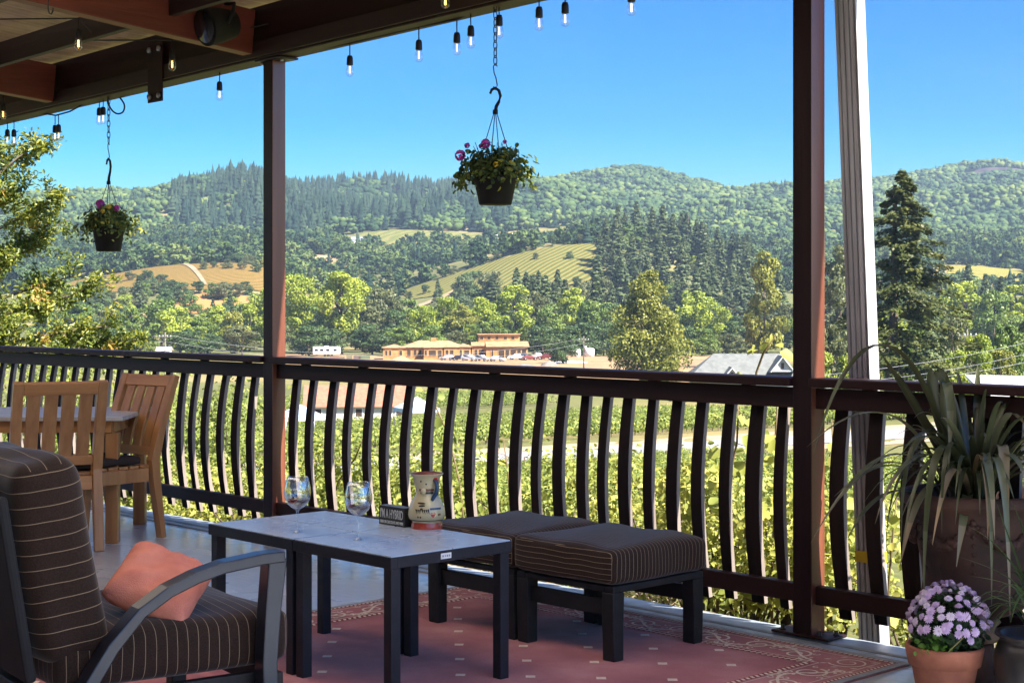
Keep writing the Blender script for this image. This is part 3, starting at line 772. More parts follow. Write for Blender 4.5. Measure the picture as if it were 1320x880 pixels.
# wine glasses
MT['glass'] = thinglass('clear glass', (.97, .98, .98), 1.0, .11, .95)
MT['wine'] = pm('dark red wine', (.045, .004, .010), None, 5, .06)
def mk_glass():
    t = thing('wine_glass', 'stemmed wine glass on the far left side table', 'wine glass', (0, 0, 0), 0, 'two stemmed wine glasses with a little red wine')
    out = [(.0, .0), (.034, .0), (.0345, .0015), (.030, .0035), (.012, .008), (.0055, .016), (.0042, .03), (.0040, .065), (.0045, .082), (.008, .089), (.022, .0965), (.036, .110), (.0455, .128), (.049, .148), (.0475, .168), (.042, .190), (.0375, .207)]
    inn = [(.0365, .207), (.041, .190), (.0465, .168), (.048, .148), (.0445, .129), (.035, .1115), (.021, .0985), (.007, .0925), (.0, .092)]
    mb = MB(); mb.lathe(out + inn, 40); mb.build('bowl', MT['glass'], t)
    lev = .126
    prof = [(.0, .0926), (.007, .0931), (.021, .0991), (.035, .1121), (.0435, lev - .0005), (.0435, lev), (.0, lev)]
    mb = MB(); mb.lathe(prof, 40); mb.build('wine', MT['wine'], t)
    return t
g1 = mk_glass(); p = flr(383.5, 688, TZ); g1.location = p
p2 = flr(462, 697.5, TZ); dup(g1, p2, 0.4, 'stemmed wine glass on the near side table, left of the box sign')
# dry leaf
mb = MB(); mb.add([(-.045, 0, .002), (-.012, -.011, .005), (.03, -.006, .004), (.045, .004, .003), (.02, .012, .006), (-.014, .010, .003)], [(0, 1, 5), (1, 4, 5), (1, 2, 4), (2, 3, 4)], 0, True)
lf = mb.build('fallen_leaf', pm('dry brown leaf', (.035, .018, .012), None, 30, .8)); p = flr(405, 684.5, TZ); lf.location = p; lf.rotation_euler = (0, 0, R_(28))
tag(lf, 'small dark fallen leaf lying between the two wine glasses', 'leaf')
# box sign
def text_mesh(name, body, size, mat, parent, loc, rot, sx=1.0, extrude=.0006, align='LEFT', bold=0.0):
    cu = bpy.data.curves.new(name, 'FONT'); cu.body = body; cu.size = size; cu.align_x = align; cu.align_y = 'CENTER'; cu.extrude = extrude; cu.offset = bold
    o = bpy.data.objects.new(name, cu); COL.objects.link(o)
    bpy.context.view_layer.update()
    me = bpy.data.meshes.new_from_object(o.evaluated_get(bpy.context.evaluated_depsgraph_get()))
    me.materials.clear(); me.materials.append(mat)
    COL.objects.unlink(o); bpy.data.objects.remove(o)
    w = max(v.co.x for v in me.vertices) - min(v.co.x for v in me.vertices); x0 = min(v.co.x for v in me.vertices)
    r = bpy.data.objects.new(name, me); COL.objects.link(r); r.parent = parent; r.location = loc; r.rotation_euler = rot
    r.scale = (sx / w if sx else 1, 1, 1)
    for v in me.vertices: v.co.x -= x0 + w / 2
    return r
def mk_sign():
    bl = np.array(flr(488.5, 676.5, TZ)[:2])
    W, H, T = .150, .076, .042
    c = bl + E1 * W / 2 + E2 * T / 2
    t = thing('box_sign', 'small black box sign with white lettering left of the painted jug', 'sign', (c[0], c[1], TZ), DECK_ROT)
    mb = MB(); mb.box((0, 0, H / 2), (W, T, H)); mb.build('box', pm('black painted wood', (.018, .018, .018), (.028, .026, .024), 15, .6), t, bevel=.0015)
    mb = MB(); mb.box((0, 0, H + .0004), (W - .004, T - .004, .0008)); mb.build('top_face', pm('pale box top', (.20, .24, .25), (.12, .15, .16), 12, .5), t)  # top face paler than the rest of the box
    wm = pm('white sign ink', (.62, .62, .60), (.5, .5, .48), 60, .7)
    text_mesh('lettering', "I'M A HYBRID", .048, wm, t, (0, -T / 2 - .0004, .047), (R_(90), 0, 0), sx=.132, bold=.0004)
    text_mesh('lettering', "I RUN ON CHOCOLATE AND WINE", .0155, wm, t, (0, -T / 2 - .0004, .0175), (R_(90), 0, 0), sx=.136, bold=.0003)
mk_sign()
# painted jug
def mk_jug():
    p = flr(550, 682, TZ)
    t = thing('painted_jug', 'cream folk-painted ceramic jug with red foot and heart on the near table', 'jug', (p[0], p[1], TZ), 0)
    cream = pm('cream glaze', (.58, .50, .30), (.48, .40, .22), 16, .22, coat=.5)
    prof = [(.0, .0), (.056, .0), (.058, .004), (.058, .022), (.054, .030), (.055, .034), (.066, .042), (.0695, .058), (.066, .082), (.056, .106), (.0445, .124), (.0405, .134), (.0405, .150), (.0455, .164), (.0475, .180), (.050, .192), (.060, .203), (.063, .2065), (.0615, .208), (.054, .204), (.047, .195), (.043, .18), (.036, .15), (.036, .13), (.0, .128)]
    mb = MB(); k0 = 0
    mb.lathe(prof, 48)
    for f, face in enumerate(mb.F):
        z = max(mb.V[v][2] for v in face); seg = f // 48
        if seg in (1, 2, 3): mb.M[f] = 1
        elif seg >= 18: mb.M[f] = 2
    ves, vm = mb, [cream, pm('red glaze', (.48, .065, .03), (.38, .05, .03), 20, .25, coat=.5), pm('rust inner glaze', (.22, .05, .03), None, 10, .3)]
    def rad(z):
        for (r0, z0), (r1, z1) in zip(prof[:18], prof[1:18]):
            if z0 <= z <= z1 and z1 > z0: return r0 + (r1 - r0) * (z - z0) / (z1 - z0)
        return .05
    FA = math.atan2(-p[1], -p[0])      # azimuth that faces the camera
    def S(x, z, e=.0007):              # x metres to the right of the middle as seen from the camera
        r = rad(z) + e; a = FA + x / r; return (r * math.cos(a), r * math.sin(a), z)
    dark = pm('dark brown glaze', (.03, .022, .016), None, 10, .3); blue = pm('blue glaze', (.03, .07, .15), None, 10, .3); red = pm('scarlet glaze', (.55, .03, .02), None, 10, .3)
    br = pm('brown glaze', (.16, .05, .02), None, 10, .3)
    def patch(mb, pts, m=0):
        c = (sum(q[0] for q in pts) / len(pts), sum(q[1] for q in pts) / len(pts))
        mb.add([S(*c, e=.0009)] + [S(*q) for q in pts], [(0, i + 1, (i + 1) % len(pts) + 1) for i in range(len(pts))], m, True)
    def ell(cx, cz, rx, rz, rot=0, n=14): return [(cx + rx * math.cos(a) * math.cos(rot) - rz * math.sin(a) * math.sin(rot), cz + rx * math.cos(a) * math.sin(rot) + rz * math.sin(a) * math.cos(rot)) for a in [2 * math.pi * i / n for i in range(n)]]
    mb = MB()
    patch(mb, ell(-.020, .103, .016, .0035, -.05)); patch(mb, ell(-.018, .094, .013, .0035, .1))
    for k in range(7):
        x = -.040 + k * .0075; patch(mb, [(x - .003, .080), (x + .004, .082), (x + .0055 - .006 * (k < 3), .063 + .002 * (k % 2))])
    patch(mb, [(-.046, .081), (-.02, .0865), (.008, .083), (.008, .079), (-.02, .081), (-.044, .078)])
    band = [(-.072 + i * .012, .0375) for i in range(13)]
    mb.strip([S(x, .0405, .0008) for x, z in band], .005, nrm=(math.cos(FA), math.sin(FA), 0), m=0)
    patch(mb, ell(-.022, .182, .0035, .0035)); patch(mb, ell(-.002, .172, .003, .0035))
    mb.strip([S(-.03 + i * .01, .152, .0008) for i in range(7)], .014, nrm=(math.cos(FA), math.sin(FA), 0), m=2)
    mb.strip([S(-.024 + i * .0085, .139, .0008) for i in range(7)], .008, nrm=(math.cos(FA), math.sin(FA), 0), m=0)
    mb.strip([S(.012 + i * .008, .083, .0008) for i in range(7)], .008, nrm=(math.cos(FA), math.sin(FA), 0), m=1)
    for (x, z) in ((-.033, .0535), (-.0235, .053), (.047, .061), (.0535, .062)): patch(mb, ell(x, z, .0036, .0042), 2)
    hx, hz, hs = .024, .062, .0125
    heart = [(hx + hs * .85 * (16 * math.sin(q) ** 3) / 17, hz + hs * (13 * math.cos(q) - 5 * math.cos(2 * q) - 2 * math.cos(3 * q) - math.cos(4 * q)) / 17) for q in [2 * math.pi * i / 24 for i in range(24)]]
    patch(mb, heart, 3); mb.strip([S(hx - .008 + i * .004, hz + .0045 - (.0012 if i == 2 else 0), .0014) for i in range(5)], .003, nrm=(math.cos(FA), math.sin(FA), 0), m=4)
    ves.F += [[i + ves.n for i in f] for f in mb.F]; ves.V += mb.V; ves.M += [m_ + 3 for m_ in mb.M]; ves.S += mb.S; ves.n += mb.n
    ves.build('vessel', vm + [dark, blue, br, red, cream], t)
    # modelled lump (nose), flower and handle
    mb = MB(); c = Vector(S(-.012, .146, .004)); mb.lathe([(.0, -.012), (.008, -.009), (.0105, 0), (.008, .008), (.0, .012)], 14, c=c); mb.build('knob', cream, t)
    mb = MB(); c0 = Vector(S(.036, .186, .005))
    for k in range(6):
        a = k * math.pi / 3; rgt = Vector((-math.sin(FA), math.cos(FA), 0)); cc = c0 + rgt * .006 * math.cos(a) + Vector((0, 0, .006 * math.sin(a)))
        mb.lathe([(.0, -.005), (.0045, -.0025), (.0045, .0025), (.0, .005)], 10, c=cc)
    mb.build('flower', red, t)
    mb = MB(); A2 = FA + .62
    def H(r, z, da=0): return (r * math.cos(A2 + da), r * math.sin(A2 + da), z)
    mb.tube([H(.046, .188), H(.062, .178), H(.066, .160), H(.060, .138), H(.050, .122, -.1), H(.051, .112, -.25)], [.006, .0075, .008, .008, .0075, .006], 12); mb.build('handle', blue, t)
mk_jug()
# ================================================================== LEAF TOOLS
def norm(v): return v / np.maximum(np.linalg.norm(v, axis=-1, keepdims=True), 1e-9)
def leaf_quads(P, Nn, size, rng, aspect=.5, fold=.25, dirs=None):
    """pointed 4-corner leaves at P with normals Nn -> V,F"""
    n = len(P); Nn = norm(Nn)
    if dirs is None: dirs = rng.normal(size=(n, 3))
    d = norm(dirs - (dirs * Nn).sum(1, keepdims=True) * Nn)
    s = np.cross(Nn, d); sz = np.broadcast_to(np.asarray(size, float).reshape(-1, 1), (n, 1))
    A = P - d * sz * .5; C = P + d * sz * .5
    B = P + s * sz * aspect * .5 + Nn * sz * fold * .3 - d * sz * .06; D = P - s * sz * aspect * .5 + Nn * sz * fold * .3 - d * sz * .06
    V = np.stack([A, B, C, D], 1).reshape(-1, 3); Fq = np.arange(n * 4).reshape(n, 4)
    return V, Fq
def leaf_tris2(P, Nn, size, rng, aspect=.6, fold=.35, dirs=None):
    """broad folded leaves: six corners in two quads along a midrib"""
    n = len(P); Nn = norm(Nn)
    if dirs is None: dirs = rng.normal(size=(n, 3))
    d = norm(dirs - (dirs * Nn).sum(1, keepdims=True) * Nn); s = np.cross(Nn, d)
    sz = np.broadcast_to(np.asarray(size, float).reshape(-1, 1), (n, 1)); up = Nn * sz * fold * .28
    A = P; E = P + d * sz - Nn * sz * .12
    L1 = P + d * sz * .28 + s * sz * aspect * .5 + up; L2 = P + d * sz * .68 + s * sz * aspect * .42 + up * .7
    R1 = P + d * sz * .28 - s * sz * aspect * .5 + up; R2 = P + d * sz * .68 - s * sz * aspect * .42 + up * .7
    V = np.stack([A, L1, L2, E, R2, R1], 1).reshape(-1, 3); b = (np.arange(n) * 6)[:, None]
    Fq = np.concatenate([b + np.array([0, 1, 2, 3]), b + np.array([0, 3, 4, 5])], 0)
    return V, Fq
def rdir(rng, n): return norm(rng.normal(size=(n, 3)))

# ================================================================== POTTED PLANTS
MT['flax'] = leafmat('flax leaf', [(0, (.026, .032, .014)), (.35, (.052, .062, .026)), (.62, (.105, .118, .062)), (.80, (.20, .165, .11)), (1, (.36, .21, .08))], .15, .35, spec=.5)
def strap(V, Fs, T, pts, w, side, tint, fold=.35):
    """keeled strap leaf along pts"""
    n = len(pts); k = len(V)
    for i, p in enumerate(pts):
        p = np.array(p); t = np.array(pts[min(i + 1, n - 1)]) - np.array(pts[max(i - 1, 0)]); t = t / (np.linalg.norm(t) + 1e-9)
        s = np.array(side) - t * np.dot(side, t); s = s / (np.linalg.norm(s) + 1e-9); u = np.cross(t, s)
        q = i / (n - 1); ww = w * (min(1, .45 + q * 2.2) if q < .3 else 1.0 if q < .55 else max(.04, 1 - ((q - .55) / .45) ** 1.6))
        V += [tuple(p - s * ww / 2 + u * ww * fold * .5), tuple(p), tuple(p + s * ww / 2 + u * ww * fold * .5)]
    for i in range(n - 1):
        a = k + 3 * i
        tt = min(1, tint + (.18 if i > n * .72 else 0))
        Fs += [(a, a + 1, a + 4, a + 3), (a + 1, a + 2, a + 5, a + 4)]; T += [tt, tt]
def bez(p0, p1, p2, p3, n=14):
    r = []
    for i in range(n):
        t = i / (n - 1); r.append(tuple((1 - t) ** 3 * np.array(p0) + 3 * (1 - t) ** 2 * t * np.array(p1) + 3 * (1 - t) * t * t * np.array(p2) + t ** 3 * np.array(p3)))
    return r
def mk_urn():
    px, Yc = 1258, 5.47; X = (px - 660) / FPX * Yc
    t = thing('urn_planter', 'large aged terracotta pedestal urn with lobed base, right edge of the deck', 'planter', (X, Yc, 0), 0)
    fl = lambda a, z: (.055 * abs(math.sin(8 * a)) if .23 < z < .335 else 0.0)
    mb = MB()
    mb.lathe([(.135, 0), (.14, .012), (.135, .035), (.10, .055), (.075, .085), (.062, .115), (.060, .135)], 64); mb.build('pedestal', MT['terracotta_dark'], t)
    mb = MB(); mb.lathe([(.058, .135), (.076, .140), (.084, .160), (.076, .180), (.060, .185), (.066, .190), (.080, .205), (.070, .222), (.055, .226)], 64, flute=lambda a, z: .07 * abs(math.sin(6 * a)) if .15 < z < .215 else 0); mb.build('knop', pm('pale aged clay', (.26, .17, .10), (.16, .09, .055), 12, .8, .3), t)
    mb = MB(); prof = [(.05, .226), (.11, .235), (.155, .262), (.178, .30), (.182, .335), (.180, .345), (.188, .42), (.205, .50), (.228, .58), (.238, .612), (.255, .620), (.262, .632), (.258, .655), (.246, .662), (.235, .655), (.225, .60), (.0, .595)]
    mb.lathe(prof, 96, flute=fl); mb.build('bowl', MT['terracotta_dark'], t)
    def rb(z): return np.interp(z, [q[1] for q in prof[5:10]], [q[0] for q in prof[5:10]])
    mb = MB(); rj = random.Random(8)
    for k in range(6):      # moulded fruit swags round the bowl
        for i in range(19):
            u = i / 18; a = (k + u) * math.pi / 3 + .2; z = .575 - .085 * math.sin(math.pi * u); r = rb(z) + .004; q_ = .011 + .009 * math.sin(math.pi * u) + rj.uniform(-.003, .003)
            mb.lathe([(0, -q_), (q_ * .8, -q_ * .6), (q_, 0), (q_ * .8, q_ * .6), (0, q_)], 8, c=(r * math.cos(a), r * math.sin(a), z + rj.uniform(-.006, .006)))
        a = k * math.pi / 3 + .2
        for i in range(6): z = .56 - i * .032; r = rb(max(.345, z)) + .002; q_ = .013 - i * .0012; mb.lathe([(0, -q_), (q_, 0), (0, q_)], 7, c=(r * math.cos(a), r * math.sin(a), z))
    mb.build('garland', MT['terracotta_dark'], t)
    mb = MB(); mb.lathe([(.0, .625), (.1, .622), (.226, .612)], 32); mb.build('soil', MT['soil'], t)
    pl = thing('flax_plant', 'spiky dark bronze flax plant with arching strap leaves in the large urn', 'plant', (X, Yc, .615), 0)
    V, Fs, T = [], [], []
    def loc(px_, py_, dy=0.0):      # picture measurement turned into a point round the crown
        Y = Yc + dy; q = at(px_, py_, Y); return np.array([q[0] - X, q[1] - Yc, q[2] - .615])
    sd = np.array([.55, -.83, 0])
    def arch(b, m1, m2, e, w, tint, dy=0, side=sd): strap(V, Fs, T, bez(loc(*b, dy=0), loc(*m1, dy=dy * .4), loc(*m2, dy=dy * .8), loc(*e, dy=dy), 18), w, side, tint)
    arch((1236, 640), (1170, 350), (1090, 430), (1049, 583), .030, .45, -.10)
    arch((1242, 645), (1200, 560), (1165, 500), (1133, 452), .040, .30, .02)
    arch((1240, 640), (1190, 530), (1150, 470), (1138, 470), .032, .22, .06)
    arch((1246, 640), (1150, 420), (1240, 440), (1232, 600), .040, .50, -.05, np.array([.9, -.4, 0]))
    arch((1230, 640), (1200, 430), (1236, 470), (1222, 610), .034, .60, -.16, np.array([.9, -.4, 0]))
    arch((1225, 650), (1185, 520), (1120, 500), (1040, 576), .024, .62, -.12)
    arch((1220, 650), (1180, 540), (1110, 580), (1045, 700), .026, .62, -.2)
    arch((1225, 655), (1165, 570), (1120, 600), (1075, 640), .026, .45, -.1)
    arch((1222, 655), (1160, 555), (1115, 600), (1068, 660), .022, .66, .05)
    arch((1215, 655), (1150, 600), (1110, 660), (1095, 690), .026, .40, -.15)
    arch((1240, 655), (1230, 560), (1160, 560), (1128, 675), .030, .70, -.25)
    arch((1245, 655), (1200, 590), (1180, 640), (1160, 730), .034, .78, -.25)
    arch((1245, 655), (1252, 620), (1245, 640), (1233, 730), .036, .66, -.28, np.array([1, -.2, 0]))
    arch((1255, 650), (1262, 560), (1278, 560), (1273, 695), .036, .97, -.30, np.array([1, -.2, 0]))
    arch((1262, 650), (1300, 540), (1292, 540), (1300, 715), .036, .86, -.30, np.array([1, -.2, 0]))
    arch((1262, 650), (1280, 540), (1300, 500), (1330, 560), .030, .7, -.1)
    arch((1258, 650), (1262, 580), (1290, 490), (1335, 500), .028, .6, .06)
    rg = np.random.default_rng(21)
    for i in range(17):      # leaves spilling over the rim towards the deck
        a = rg.uniform(-2.9, -.2); d = np.array([math.cos(a), math.sin(a), 0]); L = rg.uniform(.45, .8); b = d * .05
        p1 = b + d * .12 + np.array([0, 0, L * .45]); p2 = d * (.30 + .1 * rg.uniform()) + np.array([0, 0, L * .42]); p3 = d * rg.uniform(.33, .48) + np.array([0, 0, rg.uniform(-.42, .05)])
        strap(V, Fs, T, bez(b, p1, p2, p3, 13), rg.uniform(.018, .032), np.array([-d[1], d[0], 0]), rg.choice([.2, .35, .5, .62, .72, .92]))
    for i in range(80):
        a = rg.uniform(0, 2 * math.pi); L = rg.uniform(.36, .66); lean = rg.uniform(.45, 1.1)
        d = np.array([math.cos(a), math.sin(a), 0])
        if d[1] > .2: lean *= .6
        b = d * rg.uniform(.01, .07)
        droop = rg.uniform(.2, 1.0) * lean
        p1 = b + np.array([0, 0, L * .42]) + d * L * .12 * lean; p2 = b + np.array([0, 0, L * (.72 - .35 * droop)]) + d * L * .5 * lean
        p3 = b + np.array([0, 0, L * (.86 - 1.15 * droop)]) + d * L * (.75 if droop > .3 else .6) * lean
        strap(V, Fs, T, bez(b, p1, p2, p3, 12), rg.uniform(.014, .028), np.array([-d[1], d[0], 0]), rg.choice([.15, .25, .35, .45, .6, .7, .92], p=[.2, .2, .2, .15, .12, .08, .05]))
    mb = MB(); mb.add(V, Fs, 0, True, T); mb.build('leaves', MT['flax'], pl, tint=True)
mk_urn()
def mk_mum():
    px, Yc = 1217.5, 5.18; X = (px - 660) / FPX * Yc
    t = thing('flower_pot', 'terracotta pot in the lower right corner holding the mauve mum', 'pot', (X, Yc, 0), 0)
    mb = MB(); mb.lathe([(.0, .0), (.082, .0), (.086, .006), (.107, .118), (.110, .122), (.118, .122), (.1265, .168), (.128, .178), (.124, .186), (.116, .186), (.112, .176), (.106, .150), (.0, .148)], 56); mb.build('pot', MT['terracotta'], t)
    mb = MB(); mb.lathe([(.0, .160), (.06, .158), (.1075, .153)], 28); mb.build('soil', MT['soil'], t)
    pl = thing('mum_plant', 'mauve flowering mum with dark leaves in the terracotta pot', 'plant', (X, Yc, .155), 0)
    rg = np.random.default_rng(4)
    n = 1300; d = rdir(rg, n); d[:, 2] = np.abs(d[:, 2]); r = rg.uniform(.25, .93, n) ** .6
    P = d * r[:, None] * np.array([.125, .125, .185]) + np.array([.012, 0, .03])
    V, Fq = leaf_tris2(P, d + rg.normal(size=(n, 3)) * .5 + np.array([0, 0, .3]), rg.uniform(.018, .034, n), rg, .6)
    np_mesh('leaves', V, Fq, leafmat('mum leaf', [(0, (.016, .035, .014)), (.6, (.03, .065, .02)), (1, (.07, .14, .03))], .15), pl, np.concatenate([rg.uniform(0, .7, n)] * 2))
    # low bright sprig at the front left of the rim
    n = 60; P = rg.normal(size=(n, 3)) * np.array([.022, .02, .012]) + np.array([-.05, -.09, .045])
    V, Fq = leaf_tris2(P, rg.normal(size=(n, 3)) * .5 + np.array([0, -.4, .8]), rg.uniform(.018, .028, n), rg, .8)
    np_mesh('sprig', V, Fq, leafmat('fresh sprig', [(0, (.06, .16, .02)), (1, (.14, .28, .04))], .25), pl, np.concatenate([rg.uniform(0, 1, n)] * 2))
    mb = MB(); rs = random.Random(3); pts = []
    tries = 0
    while len(pts) < 105 and tries < 6000:
        tries += 1
        th = rs.uniform(0, 2 * math.pi); cz = rs.uniform(.30, 1.0); sz_ = math.sqrt(1 - cz * cz)
        v = Vector((sz_ * math.cos(th) * .148 + .014, sz_ * math.sin(th) * .140, cz * .205 + .028))
        if all((v - q).length > .0195 for q, _ in pts): pts.append((v, Vector((sz_ * math.cos(th), sz_ * math.sin(th), cz * .9)).normalized()))
    for k in range(3):
        a = -1.9 + k * .35; pts.append((Vector((.12 * math.cos(a) + .01, .12 * math.sin(a), .11 - .022 * k)), Vector((math.cos(a), math.sin(a), .3)).normalized()))
    for v, nn in pts:
        nn = (nn + Vector((rs.gauss(0, .22), rs.gauss(0, .22), rs.gauss(0, .22)))).normalized(); q = nn.to_track_quat('Z', 'Y'); R0 = rs.uniform(.011, .0205); mm = rs.choice([0, 0, 0, 1]); ph = rs.uniform(0, 1)
        for ring, (np_, rr, up) in enumerate(((14, R0, .10), (11, R0 * .78, .32), (9, R0 * .54, .6), (6, R0 * .34, 1.0))):
            for k in range(np_):
                a = 2 * math.pi * (k + ph + ring * .5) / np_ + rs.uniform(-.1, .1); w = .0046
                c, s = math.cos(a), math.sin(a); hz_ = ring * .0022
                L = [Vector((c * .002 - s * w * .3, s * .002 + c * w * .3, .0)), Vector((c * .002 + s * w * .3, s * .002 - c * w * .3, .0)),
                     Vector((c * rr * .7 + s * w * .55, s * rr * .7 - c * w * .55, rr * up * .55)), Vector((c * rr, s * rr, rr * up * .62)), Vector((c * rr * .7 - s * w * .55, s * rr * .7 + c * w * .55, rr * up * .55))]
                L = [x + Vector((0, 0, hz_)) for x in L]; mb.add([v + q @ x for x in L], [(0, 1, 2, 4), (4, 2, 3)], mm, False)
        mb.lathe([(.006, .0), (.006, .004), (.0035, .008), (.0, .009)], 7, c=v, m=2)
    mb.build('flowers', [pm('mauve petal', (.58, .42, .66), (.70, .55, .74), 60, .6, spec=.2), pm('pale petal', (.80, .70, .82), None, 60, .6, spec=.2), pm('flower centre', (.66, .54, .66), None, 40, .7)], pl)
    mb = MB(); mb.tube([(-.03, -.135, .03), (.05, -.12, .10), (.075, -.10, .13)], .0018, 6); mb.build('stem', pm('dry stem', (.25, .22, .08), None, 20, .8), pl)
mk_mum()
def mk_blackpot():
    Yc = 5.05; X = (1338 - 660) / FPX * Yc
    t = thing('black_planter', 'glossy black round planter cut off at the lower right edge', 'planter', (X, Yc, 0), 0)
    mb = MB(); mb.lathe([(.0, .0), (.085, .0), (.10, .01), (.135, .10), (.140, .17), (.125, .215), (.118, .222), (.122, .235), (.135, .242), (.132, .250), (.115, .246), (.108, .225), (.0, .22)], 56, flute=lambda a, z: .012 * math.sin(5 * a + 9 * z))
    mb.build('pot', pm('black glazed pot', (.016, .015, .016), (.03, .026, .026), 9, .35, .15), t)
    pl = thing('spider_plant', 'thin leaved green plant in the black planter at the right edge', 'plant', (X, Yc, .235), 0)
    V, Fs, T = [], [], []; rg = np.random.default_rng(33)
    def loc(px_, py_, dy=0.0):
        q = at(px_, py_, Yc + dy); return np.array([q[0] - X, q[1] - Yc, q[2] - .235])
    for (m1, e, dy, tn) in (((1300, 700), (1244, 676), -.1, .5), ((1310, 740), (1232, 716), -.15, .3), ((1300, 700), (1285, 648), -.1, .3), ((1310, 750), (1250, 742), -.12, .6), ((1320, 720), (1262, 700), .05, .2), ((1330, 690), (1300, 640), 0, .3), ((1310, 790), (1270, 762), -.15, .5)):
        strap(V, Fs, T, bez(loc(1335, 815), loc(1330, 760, dy * .3), loc(*m1, dy * .7), loc(*e, dy), 12), .012, np.array([.3, -.9, 0]), tn)
    for i in range(40):
        a = rg.uniform(0, 6.28); L = rg.uniform(.2, .42); d = np.array([math.cos(a), math.sin(a), 0]); dr = rg.uniform(0, .8)
        strap(V, Fs, T, bez(d * .02, d * .08 + [0, 0, L * .5], d * L * .5 + [0, 0, L * (.7 - .3 * dr)], d * L * .8 + [0, 0, L * (.6 - .8 * dr)], 9), .010, np.array([-d[1], d[0], 0]), rg.uniform(.1, .6))
    mb = MB(); mb.add(V, Fs, 0, True, T); mb.build('leaves', leafmat('thin green leaf', [(0, (.03, .06, .02)), (.5, (.06, .10, .035)), (1, (.16, .18, .09))], .2), pl, tint=True)
mk_blackpot()

